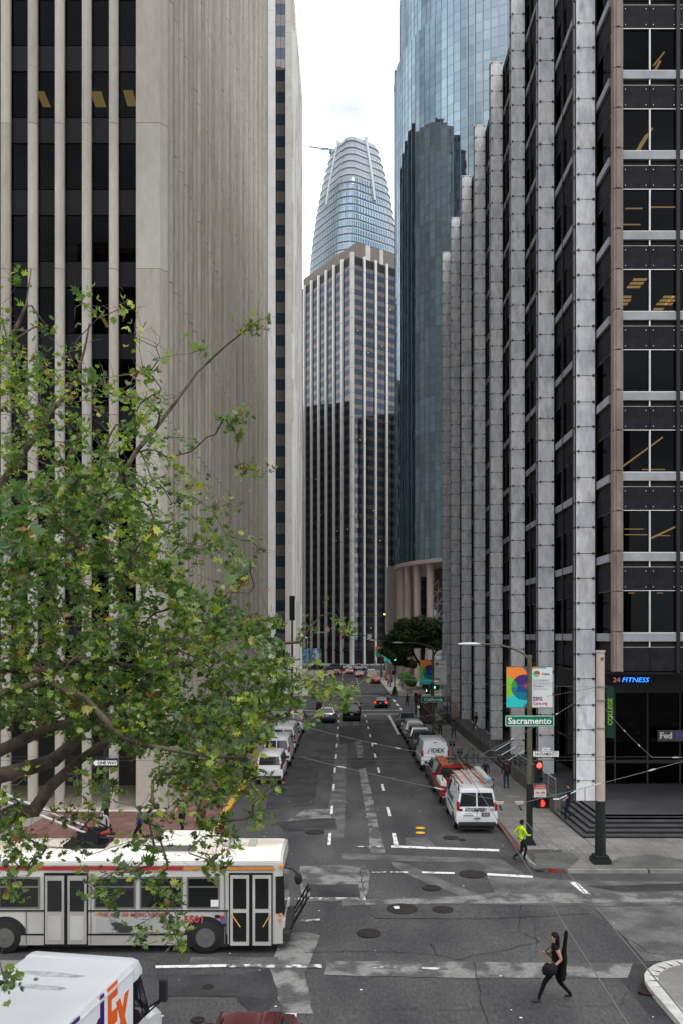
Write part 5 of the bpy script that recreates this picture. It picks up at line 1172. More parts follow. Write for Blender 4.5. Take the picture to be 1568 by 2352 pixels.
white_p = paint('white', (.74, .75, .76)); silver_p = paint('silver', (.32, .33, .34), metal=.5); grey_p = paint('grey', (.14, .145, .15), metal=.4); dark_p = paint('charcoal', (.03, .03, .033)); black_p = paint('black', (.008, .008, .009)); red_p = paint('red', (.30, .010, .013)); dred_p = paint('dark_red', (.09, .008, .012)); yel_p = paint('yellow', (.65, .36, .02))
PK = 'cars parked along the right kerb'; LKp = 'vehicles parked along the left kerb'; MV = 'cars driving away down the street'
# --- near white plumber van with ladders
V = car('van', 'white plumber van with ladders on its roof rack, black lettering on the rear doors', white_p, 6.34, 38.75+2.8, R(-.5), 'van', None)
part('door_gap', MB().box(-.008, .008, -2.815, -2.79, .55, 1.16), bumper_m, V); part('door_handle', MB().box(-.14, .14, -2.85, -2.80, .70, .78), chrome, V); part('number_plate', MB().box(.22, .60, -2.84, -2.80, .84, 1.01), blacktext, V)
part('plate_print', MB().box(.27, .55, -2.846, -2.841, .87, .98), mat('plate_grey', (.25, .25, .26), .5), V)
text('AYOOB&PEERY', .235, blacktext, V, (-.06, -2.826, 1.14), sx=.66, bold=.010, ext=.002)
text('PLUMBING', .09, blacktext, V, (.70, -2.826, 1.18), ext=.002, sx=.9); text('COMPANY INC.', .07, blacktext, V, (.70, -2.826, 1.10), ext=.002, sx=.9)
text('San Francisco', .07, blacktext, V, (-.42, -2.826, .96), ext=.002, shear=.3); text('415-550-0975', .085, blacktext, V, (-.42, -2.826, .86), ext=.002, bold=.003)
part('logo', MB().ball((-.80, -2.826, 1.14), (.12, .008, .06), 10), blacktext, V)
o = text('AYOOB & PEERY', .34, blacktext, V, (-1.0, -.3, 1.35), (R(84), 0, R(-90)), sx=.85, bold=.008); text('PLUMBING COMPANY', .18, blacktext, V, (-1.03, -.2, 1.05), (R(86), 0, R(-90)), sx=.85)
part('side_stripe', MB().box(-1.035, -1.025, -2.0, -.6, .95, 1.02), blacktext, V)
for s in (-1, 1):
    part('rack_rail', MB().box(s*.82-.02, s*.82+.02, -2.5, 1.0, 2.22, 2.27), darkmetal, V)
    for yy in (-2.4, -1.0, .4): part('rack_leg', MB().box(s*.84-.02, s*.84+.02, yy-.03, yy+.03, 2.0, 2.24), darkmetal, V)
for yy in (-2.4, -1.0, .4): part('rack_bar', MB().box(-.84, .84, yy-.03, yy+.03, 2.24, 2.29), alu, V)
orange_m = mat('orange_fibreglass', (.42, .12, .05), .6)
def ladder(lab, x, y, z, L, w, m, rz=0, n=11, rm=None):
    t = thing('ladder', lab, 'ladder', (x, y, z), rz)
    for s in (-1, 1): part('side_rail', MB().box(s*w/2-.025, s*w/2+.025, -L/2, L/2, 0, .09), m, t)
    for k in range(n): part('rung', MB().box(-w/2, w/2, -L/2+(k+.5)*L/n-.02, -L/2+(k+.5)*L/n+.02, .02, .06), rm or alu, t)
    return t
ladder('orange sided ladder on the left of the plumber van roof', 5.88, 41.0, 2.33, 3.7, .42, orange_m); ladder('short aluminium ladder in the middle of the plumber van roof', 6.34, 41.4, 2.33, 3.2, .34, alu, n=8); ladder('orange and silver ladder on the right of the plumber van roof', 6.84, 41.0, 2.33, 4.0, .34, orange_m, R(3), n=12)
t = thing('conduit_box', 'long silver box with blue end on the plumber van roof rack', 'box', (6.98, 39.4+1.8, 2.43)); part('box', MB().box(-.13, .13, -1.9, 1.8, 0, .14), alu, t); part('end_cap', MB().box(-.12, .12, -1.93, -1.9, .01, .13), mat('sky_blue_cap', (.05, .35, .6), .5), t)
# --- red pickup with racks
RPk = car('pickup', 'red pickup truck with ladder rack and white tool boxes, parked ahead of the plumber van', red_p, 6.25, 44.9+2.75, 0, 'pickup truck')
toolw = mat('tool_box_white', (.55, .54, .50), .5)
for s in (-1, 1): part('tool_box', MB().box(s*.78-.17, s*.78+.17, -2.6, -.5, 1.1, 1.38), toolw, RPk, bevel=.02)
for yy in (-2.45, -.45):
    part('rack_hoop', MB().tube([(-.9, yy, 1.1), (-.75, yy, 1.98), (.75, yy, 1.98), (.9, yy, 1.1)], .03, 6), blackmetal, RPk)
for s in (-1, 1): part('rack_rail', MB().box(s*.75-.025, s*.75+.025, -2.6, 1.7, 1.98, 2.03), blackmetal, RPk)
ladder('orange ladder on the left of the red pickup rack', 5.78, 48.2, 2.06, 3.6, .40, orange_m, rm=orange_m); ladder('dark rust ladder on the right of the red pickup rack', 6.85, 47.4, 2.06, 4.2, .38, mat('rust_red', (.22, .06, .04), .6), R(4), rm=blackmetal)
part('warning_light', MB().box(-.15, .15, .4, .5, 1.88, 1.98), yel_p, RPk)
car('sedan', 'dark grey sedan parked between the red pickup and the lettered cargo van', paint('warm_grey', (.07, .068, .062), metal=.3), 6.3, 50.9+2.35, 0, 'car', PK)
IV = car('van', 'white cargo van with red letter on top and IDEX lettering on its rear doors', white_p, 6.26, 56.3+2.8, 0, 'van', nowin=True)
text('IDEX', .42, blacktext, IV, (.16, -2.775, 1.50), (R(81), 0, 0), bold=.004, ext=.003); text('i', .62, mat('navy_print', (.02, .03, .15), .5), IV, (-.52, -2.775, 1.52), (R(81), 0, 0), shear=.4, ext=.003); text('Fire and Security', .09, blacktext, IV, (0, -2.83, 1.02), ext=.002)
part('brake_light', MB().box(-.12, .12, -2.66, -2.6, 2.02, 2.07), redlens, IV)
IV['label'] = 'white cargo van with IDEX lettering on its rear doors, third along the right kerb behind it'
IV['label'] = 'white cargo van with IDEX lettering across its rear doors'
for s in (-1, 1): part('roof_rail', MB().box(s*.7-.02, s*.7+.02, -2.4, .9, 2.14, 2.18), alu, IV)
car('pickup', 'black pickup with covered bed parked ahead of the lettered cargo van', dark_p, 6.2, 62.4+2.75, 0, 'pickup truck', PK); part('bed_cover', MB().box(-.9, .9, -2.7, -.3, 1.13, 1.2), black_p, bpy.data.objects[-1] if False else [o for o in COL.objects if o.get('label') == 'black pickup with covered bed parked ahead of the lettered cargo van'][0])
car('suv', 'silver estate car parked ahead of the black pickup', silver_p, 6.3, 68.4+2.3, 0, 'car', PK)
car('suv', 'white compact suv parked between silver estate and grey pickup', white_p, 6.3, 73.5+2.3, 0, 'car', PK)
car('pickup', 'grey pickup with open bed, farthest parked before California', grey_p, 6.2, 78.8+2.75, 0, 'pickup truck', PK)
# left kerb
car('minivan', 'small white van with dark rear window, nearest on the left kerb', white_p, -4.85, 51.6+2.35, 0, 'van', LKp)
car('van', 'white panel van second on the left kerb, half hidden by leaves', white_p, -4.95, 58.2+2.8, 0, 'van', LKp)
car('van', 'white panel van third on the left kerb behind the leaves', white_p, -5.0, 65.2+2.8, 0, 'van', LKp)
car('suv', 'white estate car on the left kerb ahead of the panel vans', white_p, -5.0, 72+2.3, 0, 'car', LKp)
car('van', 'white box van on the left kerb near California, behind the branch', white_p, -5.0, 78+2.8, 0, 'van', LKp)
car('sedan', 'silver car on the left kerb, farthest before California', silver_p, -5.1, 85+2.3, 0, 'car', LKp)
# moving
car('suv', 'silver compact suv driving away in the left lane', silver_p, -1.95, 88+2.3, 0, 'car', MV, lit=False)
car('bigsuv', 'large black suv driving away in the middle lane', black_p, .65, 90+2.55, 0, 'car', MV)
car('suv', 'dark red suv just ahead of the large black one', dred_p, .95, 97.3+2.3, 0, 'car', MV)
car('sedan', 'dark car with lit brake lights ahead of the silver compact suv', dark_p, -2.0, 95+2.3, 0, 'car', MV, lit=True)
car('suv', 'dark suv entering the California crossing behind the leaves', dark_p, -2.8, 106, 0, 'car', MV)
car('sedan', 'black hatchback with lit tail lights crossing California at a slant', black_p, 4.95, 106.5+2.2, R(-9), 'car', MV, lit=True)
# beyond California
FP = 'vehicles beyond California'
car('pickup', 'white pickup parked at the far left kerb beyond California', white_p, -4.4, 140+2.75, 0, 'pickup truck', FP)
for (k, lab, pm, x, y, rz, lit) in (('suv', 'bright red hatchback parked on the far right kerb', red_p, 6.0, 163, 0, False), ('sedan', 'white car parked just ahead of the bright red one', white_p, 5.9, 169, 0, False), ('suv', 'yellow taxi parked on the far right kerb', yel_p, 5.8, 175, 0, False), ('van', 'white van parked ahead of the yellow taxi', white_p, 5.7, 183, 0, False),
    ('sedan', 'silver car with lit tail lights far down the middle lane', silver_p, 3.2, 190, 0, True), ('suv', 'white suv with lit tail lights far down the left middle lane', white_p, .9, 204, 0, True), ('sedan', 'red tail-lit car far down the left lane', dred_p, -2.0, 200, 0, True), ('sedan', 'yellow cab far down the left lane behind leaves', yel_p, -3.4, 192, 0, False), ('sedan', 'white car far left lane behind leaves', white_p, -4.6, 186, 0, False),
    ('pickup', 'white pickup crossing side-on at the end of the street', white_p, 3.2, 226, R(-82), False), ('suv', 'grey suv crossing at the end of the street, left', grey_p, -3.3, 228, R(80), False), ('sedan', 'black car crossing at the end of the street, farthest left', dark_p, -8.5, 232, R(85), False), ('sedan', 'white car side-on behind the crossing pickup', white_p, -1.0, 234, R(85), False)):
    car(k, lab, pm, x, y, rz, 'pickup truck' if k == 'pickup' else 'van' if k == 'van' else 'car', FP, lit=lit)
# nearest dark red car, only its hood in view
car('suv', 'glossy dark red car whose hood shows at the lower edge of the view', dred_p, -1.95, 16.25, 0, 'car')
# --- delivery truck
FT = thing('delivery_truck', 'white parcel delivery step van with purple and orange lettering, lower left', 'truck', (-5.3, 16.6, .02), R(-9.5))
tw = mat('truck_white', (.78, .79, .81), .35, col2=(.70, .71, .73), scale=.6, coat=.3)
hw_, L_ = 1.17, 6.4
def rbox(y, w, zt, z0=.75, r=.12): return [(-w, y, z0), (-w, y, zt-r), (-w+r*.4, y, zt-r*.3), (-w+r*1.3, y, zt), (w-r*1.3, y, zt), (w-r*.4, y, zt-r*.3), (w, y, zt-r), (w, y, z0)]
part('cargo_body', MB().loft([rbox(-L_, hw_, 3.0), rbox(-.40, hw_, 3.0)]), tw, FT, smooth=30)
part('roof_cap', MB().loft([rbox(-.40, hw_+.02, 3.01, 2.6), rbox(-.20, hw_+.02, 3.01, 2.6), rbox(-.02, hw_*.99, 2.93, 2.60), rbox(.12, hw_*.97, 2.80, 2.56)]), tw, FT, smooth=40)
part('gutter', MB().box(hw_, hw_+.03, -L_, -.40, 2.84, 2.88).box(-hw_-.03, -hw_, -L_, -.40, 2.84, 2.88), tw, FT)
part('cab', MB().loft([[(-hw_, -.40, .6), (-hw_, -.40, 2.6), (hw_, -.40, 2.6), (hw_, -.40, .6)], [(-hw_, -.02, .6), (-hw_, -.02, 1.55), (hw_, -.02, 1.55), (hw_, -.02, .6)]], caps=True) if False else MB().box(-hw_, hw_, -.40, .25, .6, 1.62).hexa([(-hw_+.03, -.40, 1.62), (hw_-.03, -.40, 1.62), (hw_-.03, .5, 1.62), (-hw_+.03, .5, 1.62), (-hw_+.05, -.40, 2.6), (hw_-.05, -.40, 2.6), (hw_-.05, .05, 2.6), (-hw_+.05, .05, 2.6)], 1), [tw, blackmetal], FT)
part('hood', MB().loft([[(-1.12*w, y, .55), (-1.12*w, y, z-.12), (-.95*w, y, z), (.95*w, y, z), (1.12*w, y, z-.12), (1.12*w, y, .55)] for y, z, w in ((.24, 1.62, 1), (.8, 1.52, .99), (1.25, 1.38, .96), (1.42, 1.15, .92))]), tw, FT, smooth=35)
for s in (-1, 1):
    part('fender', MB().loft([[(s*(1.0+.2*w), .75+.55*math.cos(math.pi*k/8)*r, .55+.58*math.sin(math.pi*k/8)*r) for k in range(9)] for w, r in ((0, 1), (1, 1.0))]), tw, FT)
    q = [Vector((s*hw_, -.36, 1.66)), Vector((s*hw_, .4, 1.66)), Vector((s*(hw_-.02), .0, 2.58)), Vector((s*(hw_-.02), -.36, 2.58))]
    if s < 0: q = [q[1], q[0], q[3], q[2]]
    part('door_window', face_panel(q, .06, .52, .08, .92, .012), carglass, FT); part('side_window', face_panel(q, .60, .92, .10, .85, .012), carglass, FT)
    part('door', MB().box(s*hw_-.006, s*hw_+.012, -.38, .14, .62, 1.66) , tw, FT); part('door_handle', MB().box(s*hw_-.0, s*hw_+.04, -.32, -.24, 1.25, 1.42), bumper_m, FT)
    part('mirror', MB().box(s*1.47-.05, s*1.47+.12, .28, .40, 1.92, 2.38), bumper_m, FT, bevel=.03); part('mirror_arm', MB().tube([(s*1.12, .3, 1.75), (s*1.45, .34, 1.95)], .025, 6).tube([(s*1.12, .3, 1.62), (s*1.45, .34, 1.93)], .018, 6), bumper_m, FT)
    wheel(FT, s*.98, .75, .42, .28); wheel(FT, s*.98, -4.6, .42, .34)
part('windscreen', face_panel([Vector((hw_-.1, .5, 1.64)), Vector((-hw_+.1, .5, 1.64)), Vector((-hw_+.12, .06, 2.56)), Vector((hw_-.12, .06, 2.56))], .03, .97, .05, .92, .012), carglass, FT)
part('headlight', MB().box(.7, .98, 1.38, 1.44, .85, 1.05), headlens, FT); part('headlight', MB().box(-.98, -.7, 1.38, 1.44, .85, 1.05), headlens, FT); part('bumper', MB().box(-.40, 1.15, 1.35, 1.55, .45, .7), bumper_m, FT)
fp = mat('deep_purple_print', (.05, .015, .16), .4); fo = mat('orange_print', (.85, .13, .02), .4)
part('chassis', MB().box(-.9, .9, -L_, .8, .35, .75), bumper_m, FT)
def sidepoly(pts, m, nm='lettering'):
    mb = MB(); n = len(pts); mb.add([(hw_+.006, y, z) for y, z in pts], [tuple(range(n))]); part(nm, mb, m, FT)
text('Ex', 1.7, fo, FT, (hw_+.004, -1.10, 2.24), (R(90), 0, R(90)), sx=.52, bold=.06); text('Fed', 1.7, fp, FT, (hw_+.004, -2.33, 2.24), (R(90), 0, R(90)), sx=.56, bold=.06)
text('Ground', .3, mat('grey_letter', (.3, .3, .32), .5), FT, (hw_+.004, -1.3, 1.45), (R(90), 0, R(90)))
text('fedex.com', .09, MATS['grey_letter'], FT, (hw_+.014, -.12, 1.35), (R(90), 0, R(90)))
for (x, y, a, b) in ((-.15, -1.2, .75, .10), (-.1, -1.75, .6, .09), (-.35, -3.4, .45, .1)):
    o = part('roof_stain', MB().prism([(x+a*math.cos(q)*random.uniform(.8, 1.1), y+b*math.sin(q)*random.uniform(.7, 1.2)) for q in np.linspace(0, 6.0, 18)], 3.003, 3.006), mat('roof_dirt', (.36, .36, .37), .8, col2=(.55, .56, .58), scale=4, lo=.4, hi=.55), FT)
# --- trolley bus
BX, BY = -1.95, 24.1            # front end, near side
TB = thing('trolley_bus', 'white trolley bus with red and orange stripe driving across the junction', 'bus', (BX-6, BY+1.3, .004))
bw_ = mat('bus_white', (.53, .515, .485), .4, col2=(.43, .415, .385), scale=.8, coat=.2, space='World'); bdirt = mat('bus_lower_panel', (.42, .405, .375), .5, col2=(.35, .335, .31), scale=1.0, space='World')
broof = mat('bus_roof_white', (.74, .71, .66), .6, col2=(.50, .40, .28), scale=.55, lo=.42, hi=.62, fine=(3, .12), space='World', stretch=(.5, 1, 1))
def bus_ring(x, k=1.0): 
    w = 1.28*k
    return [(x, -w, .28), (x, -w*1.01, 1.3), (x, -w*.985, 2.45), (x, -w*.94, 2.70), (x, -w*.78, 2.86), (x, 0, 2.95), (x, w*.78, 2.86), (x, w*.94, 2.70), (x, w*.985, 2.45), (x, w*1.01, 1.3), (x, w, .28)]
lx = lambda px: (px-VX)*BY/F-(BX-6)      # picture column on the near side -> local x
part('body', MB().loft([bus_ring(-6.3, .97), bus_ring(-6.2), bus_ring(5.6), bus_ring(5.9, .985), bus_ring(6.08, .94)]), bw_, TB, smooth=35)
mb = MB()
mb.loft([[(x, -1.19*k, 2.735), (x, -1.0*k, 2.885), (x, 0, 2.975), (x, 1.0*k, 2.885), (x, 1.19*k, 2.735)] for x, k in ((-6.1, .98), (5.75, 1), (6.0, .95))], closed=False, caps=False)
part('roof', mb, broof, TB, smooth=40)
ys = -1.29
def bp(nm, px0, px1, z0, z1, m, off=.0, th=.03, lab=None): return part(nm, MB().box(lx(px0), lx(px1), ys-.02-off, ys-.02-off+th, z0, z1), m, TB)
bus_red = mat('bus_red_stripe', (.40, .03, .03), .4); bus_or = mat('bus_orange_stripe', (.60, .22, .04), .4)
part('side_stripe', MB().box(-6.2, lx(420), -1.285, -1.26, 2.50, 2.60), bus_red, TB); part('side_stripe', MB().box(lx(420), 5.85, -1.285, -1.26, 2.50, 2.58), bus_or, TB); part('gutter', MB().box(-6.2, 5.8, -1.27, -1.22, 2.62, 2.66), bw_, TB)
winm = mat('bus_window', (.012, .013, .013), .08, spec=.7); framem = mat('bus_window_frame', (.20, .20, .20), .4, metal=.4)
for a, b in ((430, 505), (322, 420), (217, 312), (-2, 92), (-110, -12)):
    w_ = bp('side_window', a, b, 1.36, 2.30, framem); x0, x1 = lx(a)+.05, lx(b)-.05
    part('pane', MB().box(x0, x1, ys-.028, ys-.02, 1.41, 1.98), winm, w_); part('pane', MB().box(x0, x1, ys-.028, ys-.02, 2.04, 2.25), winm, w_)
part('belt_line', MB().box(-6.2, lx(102), ys-.024, ys+.0, 1.27, 1.31).box(lx(203), lx(525), ys-.024, ys+.0, 1.27, 1.31), blackmetal, TB); part('belt_line', MB().box(-6.2, lx(102), ys-.024, ys, .56, .60).box(lx(203), lx(426), ys-.024, ys, .56, .60), blackmetal, TB)
part('skirt', MB().box(-6.2, lx(102), ys-.012, ys, .26, .56).box(lx(203), lx(430), ys-.012, ys, .26, .56), bdirt, TB)
for a, b, nm in ((527, 627, 'front_door'), (102, 203, 'rear_door')):
    d = bp(nm, a, b, .22, 2.42, blackmetal, 0); m_ = (a+b)/2
    for u, v in ((a+3, m_-4), (m_+4, b-3)):
        if nm == 'front_door':
            part('door_leaf', MB().box(lx(u), lx(v), ys-.04, ys-.02, .26, 2.36), bw_, d)
            for z0, z1 in ((1.36, 2.26), (.38, 1.24)): part('door_pane', MB().box(lx(u)+.08, lx(v)-.08, ys-.048, ys-.04, z0, z1), winm, d)
        else:
            part('door_leaf', MB().box(lx(u), lx(v), ys-.04, ys-.02, .30, 2.34), bdirt, d); part('door_pane', MB().box(lx(u)+.07, lx(v)-.07, ys-.048, ys-.04, 1.28, 2.2), winm, d)
            part('door_inset', MB().box(lx(u)+.09, lx(v)-.09, ys-.05, ys-.042, .42, 1.14), bw_, d)
    if nm == 'front_door':
        part('handle', MB().tube([(lx(533), ys-.06, 1.2), (lx(553), ys-.06, .82)], .018, 6).tube([(lx(605), ys-.06, .82), (lx(622), ys-.06, 1.2)], .018, 6), yel_p, d)
part('panel_seam', MB().box(lx(312), lx(314), ys-.022, ys, .3, 1.28).box(lx(408), lx(410), ys-.022, ys, .3, 1.28).box(lx(516), lx(518), ys-.022, ys, .3, 2.4).box(lx(60), lx(62), ys-.022, ys, .3, 1.28).box(lx(209), lx(210), ys-.022, ys, .3, 2.4).box(lx(520), lx(523), ys-.022, ys, .6, 1.28), framem, TB)
# wheels
for cx in (lx(473), lx(473)-6.0):
    part('wheel_arch', MB().prism([(cx+.66*math.cos(math.pi*k/14), .48+.64*math.sin(math.pi*k/14)) for k in range(15)]+[(cx-.66, .2), (cx+.66, .2)], 0, .05, 0, Matrix(((1, 0, 0, 0), (0, 0, -1, ys+.045), (0, 1, 0, 0), (0, 0, 0, 1)))), riser_m, TB)
    for yy in (-1.17, 1.17):
        n = 24; s = -1 if yy < 0 else 1
        w_ = part('wheel', MB().loft([[(cx+r*math.cos(2*math.pi*k/n), yy+dy, .49+r*math.sin(2*math.pi*k/n)) for k in range(n)] for r, dy in ((.44, -.16), (.49, -.12), (.49, .12), (.44, .16))]), tyre_m, TB, smooth=40)
        part('rim', MB().loft([[(cx+r*math.cos(2*math.pi*k/n), yy+s*dy, .49+r*math.sin(2*math.pi*k/n)) for k in range(n)] for r, dy in ((.29, .165), (.26, .13), (.12, .10), (.10, .17), (.02, .18))]), mat('bus_rim', (.16, .155, .145), .5, metal=.4), w_, smooth=40)
        mb = MB()
        for k in range(8): a = 2*math.pi*k/8; mb.ball((cx+.19*math.cos(a), yy+s*.14, .49+.19*math.sin(a)), .022, 6)
        part('wheel_nut', mb, framem, w_)
# front end
part('windscreen', MB().loft([[(6.07, y, 1.15) , (5.99, y, 2.35)] for y in (-1.1, 1.1)], closed=False, caps=False) if False else MB().hexa([(6.06, -1.12, 1.1), (6.12, -1.12, 1.1), (6.12, 1.12, 1.1), (6.06, 1.12, 1.1), (6.02, -1.08, 2.42), (6.09, -1.08, 2.42), (6.09, 1.08, 2.42), (6.02, 1.08, 2.42)]), winm, TB)
part('driver_side_pane', MB().hexa([(lx(634), ys-.0, 1.2), (lx(655), ys+.05, 1.2), (lx(655), ys+.08, 1.2), (lx(634), ys+.03, 1.2), (lx(634), ys+.02, 2.3), (lx(652), ys+.07, 2.3), (lx(652), ys+.1, 2.3), (lx(634), ys+.05, 2.3)]), winm, TB)
part('front_bumper', MB().box(6.05, 6.3, -1.2, 1.2, .32, .62), bumper_m, TB, bevel=.04)
for y in (-.95, .95): part('headlight', MB().box(6.06, 6.14, y-.18, y+.18, .72, .92), headlens, TB)
for z_ in (.95, 1.12): part('marker_lamp', MB().box(lx(643), lx(648), ys-.01, ys+.04, z_, z_+.09), orange_l, TB)
part('marker_lamp', MB().box(lx(219), lx(224), ys-.03, ys+.0, 1.16, 1.22), orange_l, TB); part('marker_lamp', MB().box(lx(644), lx(652), -1.28, -1.2, 2.56, 2.64), orange_l, TB)
part('bike_rack', MB().tube([(6.3, -.9, .6), (6.75, -.9, 1.4), (6.75, .9, 1.4), (6.3, .9, .6)], .03, 6).tube([(6.35, -.6, .7), (6.85, -.6, 1.5)], .025, 6).tube([(6.35, .2, .7), (6.85, .2, 1.5)], .025, 6).tube([(6.6, -.9, 1.1), (6.6, .9, 1.1)], .025, 6), blackmetal, TB)
part('mirror', MB().ball((6.55, -1.2, 2.22), (.12, .1, .19), 10), sig_body, TB); part('mirror_arm', MB().tube([(6.0, -1.1, 2.55), (6.35, -1.15, 2.5), (6.55, -1.2, 2.35)], .025, 6), sig_body, TB)
# roof gear
part('roof_unit', MB().loft([[(x, -y_, 2.86), (x, -y_*.82, z), (x, y_*.82, z), (x, y_, 2.86)] for x, y_, z in ((lx(425)-1.3, .85, 2.87), (lx(425)-1.0, .85, 3.22), (lx(470), .85, 3.22), (lx(510), .85, 2.88))], caps=True), broof, TB, smooth=30)
part('roof_unit_grille', MB().box(lx(345), lx(440), -.84, -.80, 2.96, 3.12), framem, TB)
for x, w in ((lx(520), .5), (lx(290), .5), (lx(570), .25)): part('roof_hatch', MB().box(x-w/2, x+w/2, -.3, .3, 2.93, 3.03), bdirt, TB, bevel=.02)
rs_ = mat('roof_stain', (.32, .22, .12), .7, col2=(.12, .10, .08), scale=2.2, lo=.5, hi=.6)
pb = lx(185)
part('trolley_base', MB().box(pb-.8, pb+.5, -.5, .5, 2.95, 3.05).box(pb-.35, pb+.25, -.42, -.12, 3.05, 3.4).box(pb-.35, pb+.25, .12, .42, 3.05, 3.4).tube([(pb-.5, -.3, 3.3), (pb+.6, -.3, 3.2)], .05, 6).tube([(pb-.5, .3, 3.3), (pb+.6, .3, 3.2)], .05, 6).tube([(pb-.6, -.35, 3.2), (pb-.2, -.25, 3.6), (pb+.3, -.3, 3.3)], .04, 6).tube([(pb-.6, .35, 3.2), (pb-.2, .25, 3.7), (pb+.5, .3, 3.35)], .04, 6), blackmetal, TB)
part('spring', MB().tube([(pb-.3, 0, 3.1), (pb+.5, 0, 3.35)], .06, 8).tube([(pb-.6, .15, 3.1), (pb-.1, .1, 3.5)], .05, 8), mat('spring_red', (.3, .05, .03), .6), TB)
for yy in (-.3, .3): part('trolley_pole', MB().tube([(pb-.1, yy, 3.35), (pb-5.8, yy-.1, 5.65)], .035, 6), mat('pole_pale', (.5, .52, .52), .4), TB)
# print on the side
text('5501', .30, mat('faded_red_print', (.42, .07, .06), .5), TB, (lx(447), ys-.026, 1.03), sx=1.05, bold=.012, ext=.002); text('THE ART OF MUSIC RIDING', .15, MATS['faded_red_print'], TB, (lx(305), ys-.026, 1.17), sx=1.1, bold=.004, ext=.002)
part('side_advert', MB().box(lx(225), lx(385), ys-.026, ys-.02, .64, 1.06), mat('advert_print', (.40, .40, .39), .5, col2=(.05, .05, .055), scale=1.3, lo=.53, hi=.60, stretch=(1, 1, 2)), TB)
for px, z_, c in ((500, 1.12, blacktext), (510, 1.1, red_print), (513, 1.0, mat('blue_sticker', (.05, .12, .4), .5)), (515, .86, blacktext)): part('sticker', MB().box(lx(px)-.07, lx(px)+.07, ys-.028, ys-.02, z_-.05, z_+.05), c, TB)
part('window_sticker', MB().box(lx(485), lx(503), ys-.034, ys-.028, 1.42, 1.62), whitetext, TB)
